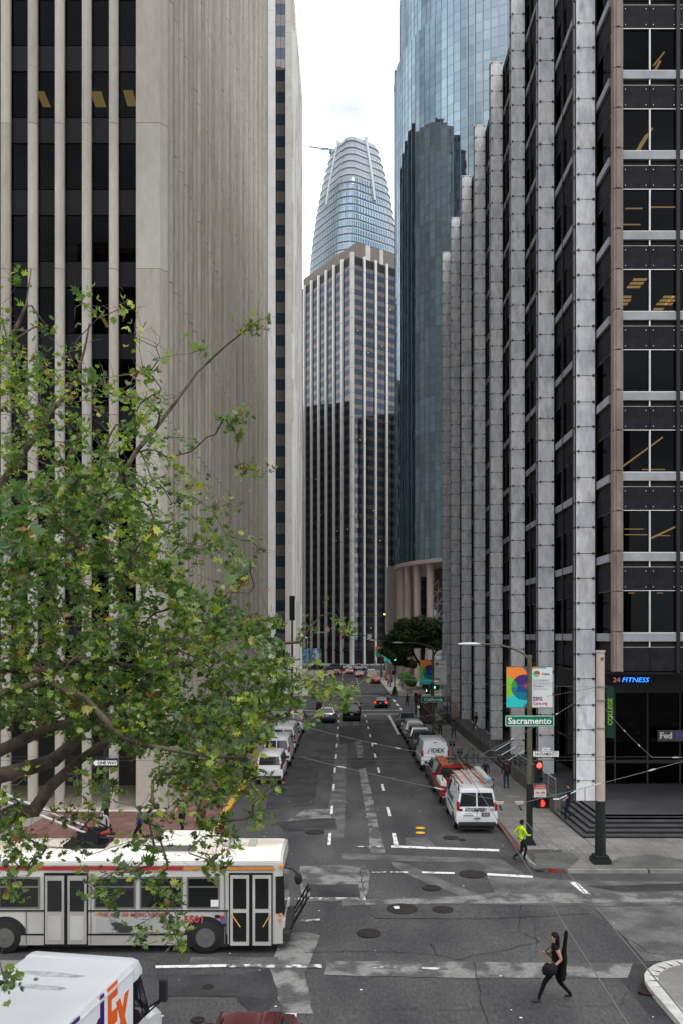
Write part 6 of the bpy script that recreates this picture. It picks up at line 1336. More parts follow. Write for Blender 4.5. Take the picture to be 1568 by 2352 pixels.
# ================= PEOPLE =================
skin_m = [mat('skin_tan', (.42, .24, .16), .6), mat('skin_brown', (.13, .065, .04), .6), mat('skin_pale', (.52, .34, .26), .6)]
hair_b = mat('hair_black', (.010, .008, .007), .6, spec=.12); hair_g = mat('hair_brown', (.06, .035, .02), .7)
def cloth(nm, c): return mat('cloth_'+nm, c, .85, col2=tuple(v*.72 for v in c), scale=7, bump=.3, spec=.06)
def person(label, x, y, rz, pose='walk', top=(.05, .05, .06), legs=(.03, .03, .035), skin=0, hair='short', z=KH, s=1., sleeves=True, cap=None, group=None, extras=(), ph=1, arms=None, detail=False, shoe=(.02, .02, .02)):
    t = thing('person', label, 'person', (x, y, z), rz, group); t.scale = (s, s, s)
    V = {'pel': (0, 0, .95, .150, .105), 'wai': (0, .0, 1.10, .125, .095), 'che': (0, .01, 1.33, .165, .11), 'sho': (0, .0, 1.43, .11, .075), 'nec': (0, .015, 1.51, .052, .052), 'jaw': (0, .035, 1.575, .062, .070), 'hea': (0, .025, 1.655, .078, .092), 'cro': (0, .015, 1.715, .062, .072)}
    E = [('pel', 'wai', 'top'), ('wai', 'che', 'top'), ('che', 'sho', 'top'), ('sho', 'nec', 'skin'), ('nec', 'jaw', 'skin'), ('jaw', 'hea', 'skin'), ('hea', 'cro', 'skin')]
    if pose == 'walk': leg = {-1: [(.10, .02, .90), (.10, .24*ph, .52), (.09, .34*ph, .10)], 1: [(.10, 0, .90), (.10, -.02*ph+.04, .50), (.09, -.34*ph, .16)]}
    elif pose == 'stride': leg = {-1: [(.10, .03, .89), (.10, .30*ph, .54), (.09, .46*ph, .10)], 1: [(.10, -.02, .89), (.10, -.12*ph, .47), (.09, -.42*ph, .13)]}
    elif pose == 'run': leg = {-1: [(.10, .02, .88), (.10, .28, .56), (.09, .16, .12)], 1: [(.10, 0, .88), (.10, -.06, .48), (.09, -.42, .30)]}
    elif pose == 'sit': leg = {-1: [(.10, .02, .93), (.12, .42, .93), (.12, .42, .50)], 1: [(.10, .02, .93), (.12, .42, .93), (.12, .46, .50)]}
    elif pose == 'down': leg = {-1: [(.10, .04, .90), (.10, .16, .50), (.10, .18, .02)], 1: [(.10, 0, .90), (.10, .12, .52), (.10, -.06, .16)]}
    else: leg = {-1: [(.10, 0, .90), (.10, .02, .50), (.10, 0, .09)], 1: [(.10, 0, .90), (.11, .02, .50), (.12, -.02, .09)]}
    for sd, nm in ((-1, 'L'), (1, 'R')):
        h, k, a = leg[sd]
        V['hip'+nm] = (sd*h[0], h[1], h[2], .098, .104); V['kne'+nm] = (sd*k[0], k[1], k[2], .066, .070); V['ank'+nm] = (sd*a[0], a[1], a[2], .042, .045)
        toe = (a[1]+.17, a[2]-.055) if a[2] < .14 or pose == 'sit' else (a[1]+.13, a[2]-.12)
        V['hee'+nm] = (sd*a[0], a[1]-.04, a[2]-.05, .044, .042); V['toe'+nm] = (sd*(a[0]+.02), toe[0], toe[1], .038, .03)
        E += [('pel', 'hip'+nm, 'legs'), ('hip'+nm, 'kne'+nm, 'legs'), ('kne'+nm, 'ank'+nm, 'legs'), ('ank'+nm, 'hee'+nm, 'shoe'), ('hee'+nm, 'toe'+nm, 'shoe')]
        ar = (arms or {}).get(nm)
        if ar is None:
            sw = {'walk': .20, 'stride': .26, 'run': .1, 'down': .05, 'sit': .2}.get(pose, .02)*ph*sd; ar = ((.24, sw*.35-.02, 1.14), (.26, sw+.04, .90))
            if pose == 'run': ar = ((.25, -.16*sd*-1, 1.16), (.20, .22 if sd > 0 else .02, 1.08))
        el, wr = ar
        V['arm'+nm] = (sd*.185, 0, 1.405, .062, .062); V['elb'+nm] = (sd*el[0], el[1], el[2], .043, .043); V['wri'+nm] = (sd*wr[0], wr[1], wr[2], .030, .030)
        d = (Vector(wr)-Vector(el)).normalized(); pv = Vector((sd*wr[0], wr[1], wr[2]))+Vector((sd*d.x, d.y, d.z))*.085
        V['han'+nm] = (pv.x, pv.y, pv.z, .036, .024)
        E += [('sho', 'arm'+nm, 'top'), ('arm'+nm, 'elb'+nm, 'top' if sleeves != 'none' else 'skin'), ('elb'+nm, 'wri'+nm, 'top' if sleeves is True else 'skin'), ('wri'+nm, 'han'+nm, 'skin')]
    ks = list(V); me = bpy.data.meshes.new('skeleton'); me.from_pydata([V[k][:3] for k in ks], [(ks.index(a), ks.index(b)) for a, b, _ in E], [])
    o = bpy.data.objects.new('body', me); COL.objects.link(o); md = o.modifiers.new('skin', 'SKIN'); md.use_smooth_shade = True; md.branch_smoothing = .3
    for i, k in enumerate(ks): me.skin_vertices[0].data[i].radius = V[k][3:5]; me.skin_vertices[0].data[i].use_root = (k == 'pel')
    sb = o.modifiers.new('sub', 'SUBSURF'); sb.levels = 2 if detail else 1; sb.render_levels = sb.levels
    dg = bpy.context.evaluated_depsgraph_get(); m2 = bpy.data.meshes.new_from_object(o.evaluated_get(dg)); bpy.data.objects.remove(o)
    ms = {'top': cloth('%.2f_%.2f_%.2f' % top, top), 'legs': cloth('%.2f_%.2f_%.2f' % legs, legs), 'skin': skin_m[skin], 'shoe': mat('shoe_%.2f' % shoe[0], shoe, .5)}
    names = ['top', 'legs', 'skin', 'shoe']; m2.materials.clear()
    for n in names: m2.materials.append(ms[n])
    seg = [(Vector(V[a][:3]), Vector(V[b][:3]), names.index(c), V[a][3], V[b][3]) for a, b, c in E]
    for p in m2.polygons:
        c = Vector(p.center); best = 9; bi = 0
        for a, b, i, ra, rb in seg:
            ab = b-a; u = max(0, min(1, (c-a).dot(ab)/ab.length_squared)); d = (c-a-ab*u).length-(ra+(rb-ra)*u)
            if d < best: best = d; bi = i
        p.material_index = bi; p.use_smooth = True
    body = link('body', m2, t)
    # face, ears, hair
    hx, hy, hz = V['hea'][:3]
    if detail:
        fm = MB().loft([[(x*w, hy+.085+dy, z_) for x in (-.012, 0, .012)] for w, dy, z_ in ((.4, .0, hz+.02), (1, .028, hz-.025), (.8, .004, hz-.038))], caps=False)
        part('nose', fm, skin_m[skin], body); part('mouth', MB().box(-.022, .022, hy+.072, hy+.090, hz-.062, hz-.055), mat('lip', (.25, .08, .07), .5), body)
        for sd in (-1, 1): part('eye', MB().ball((sd*.03, hy+.082, hz+.008), (.011, .008, .008), 6), blacktext, body); part('ear', MB().ball((sd*.083, hy-.005, hz-.01), (.012, .018, .028), 6), skin_m[skin], body)
        for nm, sd in (('L', -1), ('R', 1)):
            w, h = Vector(V['wri'+nm][:3]), Vector(V['han'+nm][:3]); d = (h-w).normalized(); sx = d.cross(Vector((1, 0, 0))).normalized(); cu = Vector((-sd, 0, 0))
            fg = MB()
            for k in range(4):
                b0 = h+sx*(-.027+.018*k)-d*.005; l = (.062, .074, .070, .055)[k]; q1 = b0+d*l*.5; q2 = q1+(d*.6+cu*.55).normalized()*l*.35; q3 = q2+(d*.1+cu).normalized()*l*.3; fg.tube([b0, q1, q2, q3], [.0085, .008, .0075, .006], 6)
            b0 = h-d*.05+sx*.03; fg.tube([b0, b0+(sx*.7+d*.6+cu*.3)*.035, b0+(sx*.5+d*1.0+cu*.6)*.055], [.011, .009, .007], 6)
            part('fingers', fg, skin_m[skin], body, smooth=50)
    hm = hair_b if hair != 'brown' else hair_g
    if hair == 'long':
        hb = MB().loft([[(hx+rx*math.cos(a), hy-.012+dy+ry*math.sin(a), z_) for a in np.linspace(0, 2*math.pi, 14, endpoint=False)] for rx, ry, dy, z_ in ((.03, .03, -.07, hz-.33), (.085, .045, -.075, hz-.26), (.105, .06, -.06, hz-.14), (.100, .075, -.045, hz-.04), (.100, .096, -.015, hz+.03), (.088, .094, 0, hz+.075), (.05, .055, 0, hz+.115))])
    else:
        hb = MB().loft([[(hx+rx*math.cos(a), hy+dy+ry*math.sin(a), z_) for a in np.linspace(0, 2*math.pi, 12, endpoint=False)] for rx, ry, dy, z_ in ((.070, .06, -.045, hz-.05), (.086, .085, -.024, hz), (.086, .094, -.012, hz+.045), (.070, .078, -.005, hz+.085), (.03, .035, 0, hz+.108))])
    if hair: part('hair', hb, hm, t, smooth=60)
    if cap: part('cap', MB().loft([[(hx+rx*math.cos(a), hy+ry*math.sin(a), z_) for a in np.linspace(0, 2*math.pi, 12, endpoint=False)] for rx, ry, z_ in ((.095, .11, hz+.03), (.095, .108, hz+.06), (.075, .085, hz+.1), (.02, .02, hz+.125))]).box(hx-.07, hx+.07, hy+.08, hy+.17, hz+.035, hz+.05), cap, t, smooth=50)
    if 'backpack' in extras: part('backpack', MB().loft([[(.13*w, -.10-.16*d, z_), (-.13*w, -.10-.16*d, z_), (-.15*w, -.09, z_), (.15*w, -.09, z_)] for w, d, z_ in ((.8, .6, 1.02), (1, 1, 1.1), (1, .9, 1.32), (.7, .4, 1.42))]), cloth('pack_maroon', (.07, .02, .02)), t, smooth=50)
    return t
# woman with the guitar case, near
wg = person('woman in black walking across the junction with a guitar case and bag', 5.45, 20.95, R(90), 'stride', (.012, .012, .014), (.012, .012, .014), 0, 'long', .03, 1.0, 'none', detail=True, ph=1, arms={'L': ((.20, -.10, 1.14), (.18, .12, .93)), 'R': ((.25, .06, 1.13), (.14, .26, 1.20))})
bpy.context.view_layer.update()
def carried(nm, lab, cat, loc, rz=R(90)): return thing(nm, lab, cat, loc, rz)
# local frame of the woman: forward is -x in the world
def wl3(x, y, z): return (5.45-y, 20.95+x, .03+z)
gc = carried('guitar_case', 'long black guitar case worn upright on the walking woman\'s back', 'guitar case', wl3(.02, -.09, .52))
sec = ((.03, .08, 0), (.17, .10, .04), (.19, .11, .22), (.14, .10, .36), (.165, .10, .52), (.13, .085, .66), (.06, .06, .78), (.045, .05, 1.12), (.065, .05, 1.22), (.05, .03, 1.28))
part('case', MB().loft([[(w*math.cos(a), -.06-.13*z_/1.2+d*math.sin(a), z_) for a in np.linspace(0, 2*math.pi, 12, endpoint=False)] for w, d, z_ in sec]), cloth('case_black', (.012, .012, .012)), gc, smooth=50)
part('strap', MB().tube([(-.12, .08, .5), (-.13, .32, .72), (-.1, .1, .88)], .014, 5).tube([(.12, .08, .5), (.13, .32, .72), (.1, .1, .88)], .014, 5), blacktext, gc)
bg_ = carried('shoulder_bag', 'round black bag with tan strap held in front of the walking woman', 'bag', wl3(-.20, .20, .90))
part('bag', MB().loft([[(.10*w*math.cos(a), .205*w*math.sin(a), z_*.85+.02*math.sin(3*a)) for a in np.linspace(0, 2*math.pi, 14, endpoint=False)] for w, z_ in ((.35, -.19), (.85, -.14), (1, -.02), (.9, .1), (.6, .16))]), cloth('bag_black', (.02, .02, .024)), bg_, smooth=50)
part('strap', MB().tube([(0, .16, .08), (.03, .06, .34), (0, -.14, .1)], .012, 5), mat('tan_strap', (.3, .14, .06), .6), bg_)
# man in neon jersey
nm_ = person('man in neon yellow top and black trousers stepping off the red kerb', 7.36, 33.75, R(-72), 'run', (.50, .78, .02), (.015, .015, .018), 1, 'short', .03, 1.02, True, detail=True, arms={'L': ((.30, -.16, 1.18), (.28, .0, .98)), 'R': ((.24, .12, 1.16), (.16, .30, 1.14))})
person('guard in dark uniform standing on the corner steps with head bowed', 11.25, 40.6, R(75), 'down', (.018, .02, .035), (.015, .02, .04), 0, 'short', KH+.14, 1.03, 'short', detail=True, arms={'L': ((.24, .02, 1.15), (.20, .22, 1.0)), 'R': ((.25, -.02, 1.14), (.22, .16, .95))}, shoe=(.06, .03, .02))
person('person with maroon backpack walking away beside the retaining wall', 9.85, 49.5, 0, 'stand', (.025, .03, .06), (.035, .06, .11), 2, 'brown', KH, 1.0, extras=('backpack',), detail=True)
person('woman with long dark hair on the pavement behind the plumber van', 8.65, 49.9, R(185), 'stand', (.02, .03, .06), (.12, .13, .15), 0, 'long', KH, .98)
person('person in grey work clothes walking away by the far retaining wall', 9.8, 73, R(8), 'walk', (.09, .10, .13), (.07, .08, .11), 1, 'short', KH, 1.03)
person('cyclist in a yellow helmet standing by the California lamp post', 8.9, 76, R(10), 'stand', (.05, .06, .045), (.02, .03, .02), 0, None, KH, 1.0, cap=mat('helmet_yellow', (.55, .6, .05), .4))
person('dark figure leaning on the far plaza rail', 11.9, 73.5, R(95), 'walk', (.02, .02, .022), (.015, .015, .018), 0, 'short', .86, 1.0)
GP = 'pedestrians near California'
for lab, x, y, rz, po, tp, lg_, h in (('man in pale blue shirt near the bus shelter', 8.95, 90.5, 5, 'walk', (.22, .27, .35), (.02, .02, .03), 'short'), ('person in black left of the pale blue shirt', 8.35, 89.2, 0, 'stand', (.02, .02, .025), (.02, .02, .02), 'short'), ('person in black right of the pale blue shirt', 9.35, 89, 0, 'stand', (.03, .028, .03), (.02, .02, .02), 'long'),
    ('person in dark suit crossing California beside the call post', 8.3, 108.5, 5, 'walk', (.025, .025, .03), (.02, .02, .02), 'short'), ('dark dressed person crossing, tallest of the crossing group', 9.5, 107, 0, 'walk', (.02, .02, .02), (.015, .015, .018), 'long'), ('person in grey jacket crossing ahead of the group', 10.3, 112, -10, 'walk', (.10, .10, .11), (.04, .04, .05), 'short'), ('person in white top crossing at the right of the group', 11.7, 110, 170, 'walk', (.45, .45, .46), (.03, .03, .04), 'long'), ('person with dark backpack behind the shelter roof', 11.5, 103, 0, 'walk', (.05, .02, .02), (.03, .03, .03), 'short')):
    person(lab, x, y, R(rz), po, tp, lg_, 0, h, KH if y < 101 else .03, 1.0, group=GP)
for lab, x, y, rz, tp, lg_ in (('person in red top on the pavement past the green light', 7.9, 150, 0, (.5, .04, .03), (.03, .04, .08)), ('person in grey patterned top on the far pavement', 10.0, 142, 180, (.25, .25, .28), (.03, .03, .04)), ('person in black coat far up the right pavement', 9.0, 160, 0, (.02, .02, .02), (.02, .02, .02)), ('person in brown coat far up the right pavement', 8.6, 172, 0, (.12, .06, .03), (.03, .03, .03)), ('person in dark coat near the end of the right pavement', 8.2, 186, 180, (.03, .03, .035), (.02, .02, .02)),
    ('person crossing the far junction in dark clothes', 1.8, 214, 90, (.03, .04, .08), (.03, .03, .05)), ('person crossing the far junction in blue', 2.3, 215, 90, (.05, .10, .25), (.03, .03, .05)), ('person crossing the far junction on the left', -.8, 213, -90, (.02, .02, .02), (.02, .02, .02)), ('person standing under the finned tower', 9.6, 264, 180, (.04, .02, .02), (.03, .03, .03))):
    person(lab, x, y, R(rz), 'walk', tp, lg_, 0, 'short', .03 if 210 < y < 220 else KH, 1.0, group='far pedestrians')
# seated by the cafe rail
for k, (x, y) in enumerate(((12.2, 84.5), (13.3, 86.5))):
    person('seated person at the outdoor table, %s' % ('by the rail' if k == 0 else 'away from the rail'), x, y, R(-90 if k == 0 else 90), 'sit', (.03, .03, .04) if k else (.08, .04, .03), (.03, .03, .04), 0, 'short', .86-.42, 1.0)
    t = thing('cafe_chair', 'dark outdoor chair under the %s seated person' % ('first' if k == 0 else 'second'), 'chair', (x, y, .86), R(-90 if k == 0 else 90)); part('seat', MB().box(-.22, .22, -.2, .25, .42, .46), darkmetal, t); part('backrest', MB().box(-.22, .22, -.25, -.21, .46, .85), darkmetal, t)
    for sx in (-.2, .2):
        for sy in (-.2, .22): part('leg', MB().box(sx-.015, sx+.015, sy-.015, sy+.015, 0, .42), darkmetal, t)
t = thing('cafe_table', 'small round outdoor table between the seated people', 'table', (12.9, 85.4, .86)); part('table_top', cyl(.4, .4, .70, .73, 16), mat('table_teal', (.10, .2, .22), .5), t); part('pedestal', cyl(.04, .04, .02, .7), darkmetal, t); part('foot', cyl(.22, .2, 0, .03), darkmetal, t)
# left corner people
person('man in black cap and brown t-shirt on the left pavement behind the bus', -7.75, 38.4, R(170), 'walk', (.035, .022, .02), (.02, .02, .025), 0, 'short', KH, 1.05, 'short', cap=blacktext, detail=True)
person('person in brown jacket at the yellow kerb corner looking at a phone', -5.95+.1-.6, 36.6, R(60), 'stand', (.09, .045, .03), (.04, .02, .03), 0, 'short', KH, 1.0, arms={'R': ((.22, .12, 1.15), (.14, .30, 1.22))})
person('person in blue jacket walking behind the bus', -9.2, 36.2, R(90), 'walk', (.03, .05, .12), (.02, .02, .03), 1, 'short', KH, 1.0)
person('woman in white top and dark cardigan behind the bus', -10.7, 35.6, R(180), 'stand', (.45, .44, .43), (.02, .02, .02), 2, 'long', KH, 1.0)
person('person at far left behind the bus with something yellow', -15.0, 37.0, R(180), 'stand', (.5, .38, .03), (.03, .03, .05), 0, 'short', KH, 1.0)
# ================= PLANE TREE (foreground, left) =================
PT_ = thing('plane_tree', 'large plane tree reaching across the left half with maple-like green leaves', 'tree', (-7.9, 12.0, .14))
rg = np.random.default_rng(21); pyr = random.Random(9)
class Node:
    __slots__ = ('p', 'par', 'w', 'fix', 'kids')
    def __init__(s, p, par, fix=0): s.p = Vector(p); s.par = par; s.w = 0; s.fix = fix; s.kids = []
nodes = []
def add(p, par, fix=0):
    n = Node(p, par, fix); nodes.append(n)
    if par is not None: par.kids.append(n)
    return n
def chain(start, pts, r0, r1):
    cur = start; seq = []; prev = start.p
    pts = [Vector(p) for p in pts]; total = len(pts)
    for i, p in enumerate(pts):
        m = max(1, int((p-prev).length/.35))
        for k in range(1, m+1):
            u = (i+k/m)/total; q = prev.lerp(p, k/m)+Vector((pyr.gauss(0, .022), pyr.gauss(0, .022), pyr.gauss(0, .03)))
            cur = add(q, cur, r0+(r1-r0)*u)
        prev = p
    return cur
root = add((-7.9, 12, .14), None, .34); tr = chain(root, [(-7.7, 12, 2.5), (-7.3, 12, 4.4)], .34, .28)
S = lambda *l: [P(x, y, d) for x, y, d in l]
chain(tr, S((-40, 1905, 12), (40, 1862, 12), (81, 1853, 12), (121, 1809, 12.3), (190, 1740, 12.6), (300, 1655, 13)), .17, .05)
chain(tr, S((-90, 1810, 11.6), (0, 1780, 11.6), (121, 1744, 11.8), (170, 1700, 12), (201, 1631, 12), (306, 1603, 12.2), (363, 1600, 12.4)), .14, .05)
b1 = chain(tr, S((-120, 1740, 12.6), (0, 1722, 12.6), (64, 1688, 12.6), (190, 1650, 12.8)), .12, .08)
b2 = chain(b1, S((306, 1652, 12.8), (340, 1565, 12.8), (363, 1531, 12.8), (443, 1522, 12.9), (483, 1482, 13), (544, 1430, 13), (570, 1440, 13), (632, 1472, 12.8), (690, 1470, 12.8)), .07, .022)
chain(b2, S((712, 1442, 12.8), (735, 1412, 12.8), (768, 1408, 12.8), (790, 1440, 12.8)), .013, .006)
chain(tr, S((-60, 1600, 10.5), (100, 1571, 10.4), (201, 1603, 10.3), (282, 1688, 10.2), (342, 1720, 10.2), (455, 1732, 10.3), (560, 1740, 10.4)), .06, .02)
chain(tr, S((-80, 1530, 11), (60, 1545, 11), (177, 1519, 11), (242, 1510, 11), (383, 1559, 11.2)), .06, .03)
up = chain(tr, S((-160, 1560, 11.8), (-60, 1400, 12), (0, 1321, 12), (60, 1305, 12), (173, 1249, 12.2), (205, 1200, 12.3), (242, 1164, 12.4)), .16, .07)
u2 = chain(up, S((290, 1090, 12.5), (350, 990, 12.7), (400, 930, 12.8), (455, 860, 12.9), (520, 800, 13), (590, 740, 13)), .045, .01)
chain(up, S((250, 1290, 12), (300, 1390, 11.8), (320, 1480, 11.8)), .03, .01)
chain(tr, S((-160, 1500, 13), (-60, 1200, 13.4), (40, 1060, 13.6), (110, 960, 13.8), (180, 860, 14), (210, 740, 14)), .10, .015)
chain(tr, S((-180, 1450, 13), (-90, 1000, 13), (0, 840, 13), (60, 700, 13), (75, 620, 13)), .09, .01)
lf_ = chain(tr, S((-160, 1500, 9), (-80, 1250, 6)), .05, .03)
# crown targets: regions of the picture at real depths 9.5-14.5 m
def inpoly(x, y, pg):
    c = False; j = len(pg)-1
    for i in range(len(pg)):
        if ((pg[i][1] > y) != (pg[j][1] > y)) and x < (pg[j][0]-pg[i][0])*(y-pg[i][1])/(pg[j][1]-pg[i][1])+pg[i][0]: c = not c
        j = i
    return c
dense = [(-120, 1120), (0, 1120), (120, 1100), (240, 1090), (330, 1150), (400, 1280), (470, 1350), (560, 1400), (620, 1440), (640, 1500), (710, 1530), (780, 1578), (795, 1600), (725, 1600), (670, 1625), (630, 1670), (585, 1725), (560, 1790), (545, 1850), (430, 1850), (380, 1800), (300, 1730), (180, 1700), (60, 1660), (-120, 1660)]
mid = [(-120, 800), (0, 780), (120, 830), (250, 850), (360, 870), (440, 1000), (470, 1100), (560, 1240), (600, 1340), (560, 1400), (300, 1150), (-120, 1130)]
topl = [(-120, 640), (20, 620), (90, 680), (120, 760), (250, 860), (-120, 860)]
low = [(0, 1750), (120, 1760), (300, 1790), (560, 1880), (590, 1850), (560, 1960), (420, 1960), (330, 2000), (120, 1980), (0, 2000), (-60, 1900)]
tg = []
def sample(pg, n, d0, d1, leaves):
    xs = [p[0] for p in pg]; ys = [p[1] for p in pg]; k = 0
    while k < n:
        x, y = rg.uniform(min(xs), max(xs)), rg.uniform(min(ys), max(ys))
        if inpoly(x, y, pg): tg.append((P(x, y, rg.uniform(d0, d1)), leaves)); k += 1
sample(dense, 880, 10.0, 14.8, 16); sample(dense, 150, 11, 14.5, 2); sample(mid, 170, 10.5, 14.5, 11); sample(mid, 150, 11, 14.5, 1); sample(topl, 34, 11, 14, 7); sample(low, 50, 10, 12.5, 9)
for (x, y, s, n) in ((600, 745, 20, 5), (560, 765, 18, 3), (540, 970, 25, 7), (555, 950, 18, 4), (570, 1075, 26, 5), (590, 1080, 12, 3), (540, 1170, 20, 3), (540, 1230, 18, 3), (600, 1250, 18, 3), (280, 690, 16, 3), (205, 680, 16, 3), (465, 795, 14, 2), (320, 765, 14, 3), (620, 1080, 8, 1),
    (790, 1440, 14, 4), (700, 1450, 22, 4), (640, 1420, 14, 3), (370, 2010, 24, 6), (395, 2060, 20, 6), (400, 2120, 22, 6), (410, 2170, 14, 4), (340, 1950, 30, 6), (300, 2000, 24, 5), (490, 1985, 16, 6), (480, 1960, 14, 4), (230, 2030, 20, 5), (250, 2060, 14, 4), (320, 2140, 16, 6), (20, 1980, 26, 9), (30, 2050, 20, 7), (60, 1930, 20, 4), (10, 1900, 20, 5), (20, 2250, 16, 5), (45, 2255, 10, 3), (500, 1900, 30, 8), (590, 1830, 22, 5), (595, 1880, 14, 4), (630, 1800, 10, 2), (705, 1665, 14, 2), (800, 1590, 16, 5), (785, 1600, 20, 5), (330, 855, 20, 5), (420, 1240, 30, 6), (395, 1340, 20, 4), (560, 1790, 22, 6)):
    for k in range(n): tg.append((P(x+rg.normal()*s*.6, y+rg.normal()*s*.6, 12.8 if y < 1500 and x > 500 else rg.uniform(10.2, 11.2)), 5))
# attach each target to the nearest skeleton node, nearest targets first
pos = np.array([n.p[:] for n in nodes])
tp = np.array([t[0][:] for t in tg]); dist = np.array([np.min(np.linalg.norm(pos-q, axis=1)) for q in tp]); order = np.argsort(dist)
ends = []
buf = np.zeros((120000, 3)); N = len(nodes); buf[:N] = pos
for i in order:
    q = tp[i]; dd = np.linalg.norm(buf[:N]-q, axis=1)+np.array(0.)
    j = int(np.argmin(dd)); par = nodes[j]; a, b = par.p.copy(), Vector(q); L = (b-a).length; m = max(2, int(L/.16)); cur = par
    pd = (a-par.par.p).normalized() if par.par else Vector((0, 0, 1)); c1 = a+pd*L*.35+Vector((0, 0, .08*L))
    ph1 = pyr.uniform(0, 6)
    for k in range(1, m+1):
        u = k/m; pnt = a*(1-u)**2+c1*2*u*(1-u)+b*u*u; am = .035*min(1, L)
        cur = add(pnt+Vector((pyr.gauss(0, am), pyr.gauss(0, am), pyr.gauss(0, am)))*(1 if k < m else 0), cur)
        buf[N] = cur.p[:]; N += 1
    ends.append((cur, tg[i][1]))
for n, _ in ends:
    c = n
    while c is not None: c.w += 1; c = c.par
def rad(n): return n.fix if n.fix else .0030*max(1, n.w)**.48
# branch tubes
mbk = MB(); limbs = []
def walk(start):
    stack = [(start.par, start)]
    while stack:
        par, n = stack.pop(); pts = [par.p, n.p] if par else [n.p]; rr = [min(rad(par), rad(n)*1.25), rad(n)] if par else [rad(n)]; cur = n
        while cur.kids:
            ks = sorted(cur.kids, key=lambda k: -(k.fix*1000+k.w)); nx = ks[0]
            for o_ in ks[1:]: stack.append((cur, o_))
            pts.append(nx.p); rr.append(rad(nx)); cur = nx
        if len(pts) > 1: limbs.append((pts, rr))
walk(root)
bark = mat('plane_bark', (.13, .10, .075), .9, col2=(.055, .042, .033), scale=3, lo=.4, hi=.6, bump=.5, bscale=30, fine=(25, .3))
limbs.sort(key=lambda l: -max(l[1]))
mb = MB().tube(limbs[0][0], limbs[0][1], 12)
part('trunk', mb, bark, PT_, world=True, smooth=60)
for l in limbs[1:46]: part('branch', MB().tube(l[0], l[1], 8 if max(l[1]) > .02 else 5), bark, PT_, world=True, smooth=60)
mb = MB()
for l in limbs[46:]: mb.tube(l[0], l[1], 4, caps=False)
# bare twiglets
allp = [n for n in nodes if n.w and rad(n) < .012 and n.p.y > 9]
tw_mat = mat('twig_bark', (.20, .165, .125), .9, col2=(.10, .08, .06), scale=5)
for _ in range(2200):
    n = pyr.choice(allp); d = Vector((pyr.gauss(0, 1), pyr.gauss(0, .8), pyr.gauss(.15, 1))).normalized(); L = pyr.uniform(.12, .45); p = n.p; pts = [p]
    for k in range(4): d = (d+Vector((pyr.gauss(0, .3), pyr.gauss(0, .3), pyr.gauss(0, .3)))).normalized(); p = p+d*L/4; pts.append(p)
    mb.tube(pts, [.0045, .004, .0035, .003, .0022], 3, caps=False)
o = part('twigs', mb, tw_mat, PT_, world=True); o['kind'] = 'stuff'
# leaves: five-lobed, folded
def leaf_shape(kind):
    lob = [(-.10, -.05), (-.42, .02), (-.30, .16), (-.62, .34), (-.36, .42), (-.42, .74), (-.16, .62), (0, 1.0), (.16, .62), (.42, .74), (.36, .42), (.62, .34), (.30, .16), (.42, .02), (.10, -.05)]
    vs = [(0, .28, -.02)]+[(x*(1 if kind else .92), y, .10*abs(x)+(-.10*(y-.4)**2)+(.05 if (i % 2) else -.04)) for i, (x, y) in enumerate(lob)]
    n = len(lob); return np.array(vs), [(0, i+1, (i+1) % n+1) for i in range(n)]
LV, LFc = leaf_shape(1)
def leafmat(nm, attr):
    m = bpy.data.materials.new(nm); m.use_nodes = True; n, l = m.node_tree.nodes, m.node_tree.links; n.remove(n['Principled BSDF'])
    if attr: a = n.new('ShaderNodeAttribute'); a.attribute_name = 'leafcol'; fac = a.outputs['Fac']
    else: a = n.new('ShaderNodeObjectInfo'); fac = a.outputs['Random']
    r = n.new('ShaderNodeValToRGB'); e = r.color_ramp.elements; e[0].position = 0; e[0].color = (.025, .072, .014, 1); e[1].position = 1; e[1].color = (.22, .07, .03, 1)
    for p_, c in ((.25, (.048, .12, .018)), (.48, (.11, .20, .022)), (.70, (.25, .34, .03)), (.90, (.46, .44, .05)), (.955, (.20, .08, .03))): q = e.new(p_); q.color = c+(1,)
    l.new(fac, r.inputs[0]); d = n.new('ShaderNodeBsdfDiffuse'); t = n.new('ShaderNodeBsdfTranslucent'); g = n.new('ShaderNodeBsdfGlossy'); g.inputs['Roughness'].default_value = .38
    hs = n.new('ShaderNodeHueSaturation'); hs.inputs['Value'].default_value = 1.75; l.new(r.outputs[0], hs.inputs['Color']); l.new(hs.outputs[0], t.inputs[0]); l.new(r.outputs[0], d.inputs[0])
    x = n.new('ShaderNodeMixShader'); x.inputs[0].default_value = .42; y = n.new('ShaderNodeMixShader'); y.inputs[0].default_value = .055
    l.new(d.outputs[0], x.inputs[1]); l.new(t.outputs[0], x.inputs[2]); l.new(x.outputs[0], y.inputs[1]); l.new(g.outputs[0], y.inputs[2]); l.new(y.outputs[0], n['Material Output'].inputs[0]); return m
lm_s, lm_o = leafmat('plane_leaf', True), leafmat('plane_leaf_single', False)
L_items = []
for nd, cnt in ends:
    seq = []; c = nd
    for _ in range(5):
        if c is None: break
        seq.append(c.p); c = c.par
    base = rg.uniform(.0, .8)
    for k in range(cnt):
        p = seq[min(len(seq)-1, int(rg.exponential(1.2)))]; L_items.append((np.array(p[:])+rg.normal(size=3)*.075, rg.uniform(.07, .15)*(1 if rg.random() > .2 else .7), np.clip(.5*base+.5*rg.uniform(0, .9)+(.06 if p.z > 12 else 0), 0, .9) if rg.random() > .03 else rg.uniform(.93, 1)))
near = []
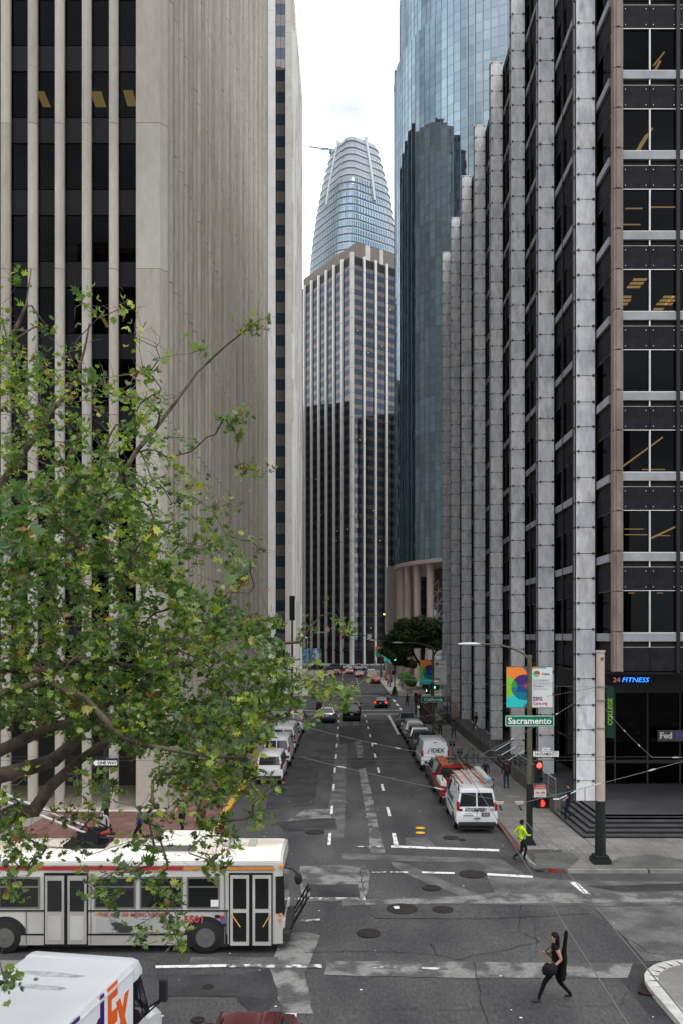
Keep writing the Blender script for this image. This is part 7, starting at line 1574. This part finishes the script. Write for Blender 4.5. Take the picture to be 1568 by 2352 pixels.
for (x, y, d, s) in ((20, 1130, 3.7, .17), (60, 1165, 3.75, .2), (10, 1190, 3.6, .18), (45, 1235, 3.7, .17), (-10, 1240, 3.8, .2), (75, 1215, 3.9, .14), (15, 1265, 3.8, .15), (40, 1112, 3.9, .15)): near.append((np.array(P(x, y, d)[:]), s*.8, rg.uniform(.05, .3)))
def orient():
    nrm = np.array([rg.normal()*.75, rg.normal()*.75-.25, abs(rg.normal())*.9+.25]); nrm /= np.linalg.norm(nrm)
    t = rg.normal(size=3)+np.array([.2, 0, -.55]); t -= nrm*t.dot(nrm); t /= np.linalg.norm(t); return np.array([np.cross(t, nrm)*rg.uniform(.55, 1.05), t*rg.uniform(.75, 1.1), nrm*rg.uniform(-2.5, 4.5)])
items = [(p, s, c, orient()) for p, s, c in L_items+near]
items.sort(key=lambda i: -(i[1]/i[0][1]))
lme = bpy.data.meshes.new('leaf'); lme.from_pydata([tuple(v) for v in LV], [], LFc); lme.materials.append(lm_o)
lmn = lme.copy(); lmn.materials.clear(); lmn.materials.append(lm_s); _a = lmn.attributes.new('leafcol', 'FLOAT', 'FACE'); _a.data.foreach_set('value', np.full(len(LFc), .22, dtype=np.float32))
for p, s, c, M in items[:290]:
    o = link('leaf', lmn if p[1] < 6 else lme, PT_); mm = Matrix(((*(M[0]*s),), (*(M[1]*s),), (*(M[2]*s),))).transposed().to_4x4(); mm.translation = Vector(p)-wloc(PT_); o.matrix_local = mm
rest = items[290:]; n = len(rest); nv = len(LV)
V_ = np.concatenate([(LV*s) @ M+p for p, s, c, M in rest])-np.array(wloc(PT_)[:]); Fa = np.array(LFc)
FF = (Fa[None]+(np.arange(n)*nv)[:, None, None]).reshape(-1, 3)
me = bpy.data.meshes.new('foliage'); me.vertices.add(len(V_)); me.vertices.foreach_set('co', V_.ravel()); me.loops.add(FF.size); me.loops.foreach_set('vertex_index', FF.ravel().astype(np.int32))
me.polygons.add(len(FF)); me.polygons.foreach_set('loop_start', np.arange(0, FF.size, 3, dtype=np.int32)); me.polygons.foreach_set('loop_total', np.full(len(FF), 3, dtype=np.int32))
at = me.attributes.new('leafcol', 'FLOAT', 'FACE'); at.data.foreach_set('value', np.repeat(np.array([i[2] for i in rest]), len(LFc)).astype(np.float32))
me.materials.append(lm_s); me.update(); me.validate()
o = link('foliage', me, PT_); o['kind'] = 'stuff'
print('leaves', len(items), 'limbs', len(limbs), 'nodes', len(nodes))
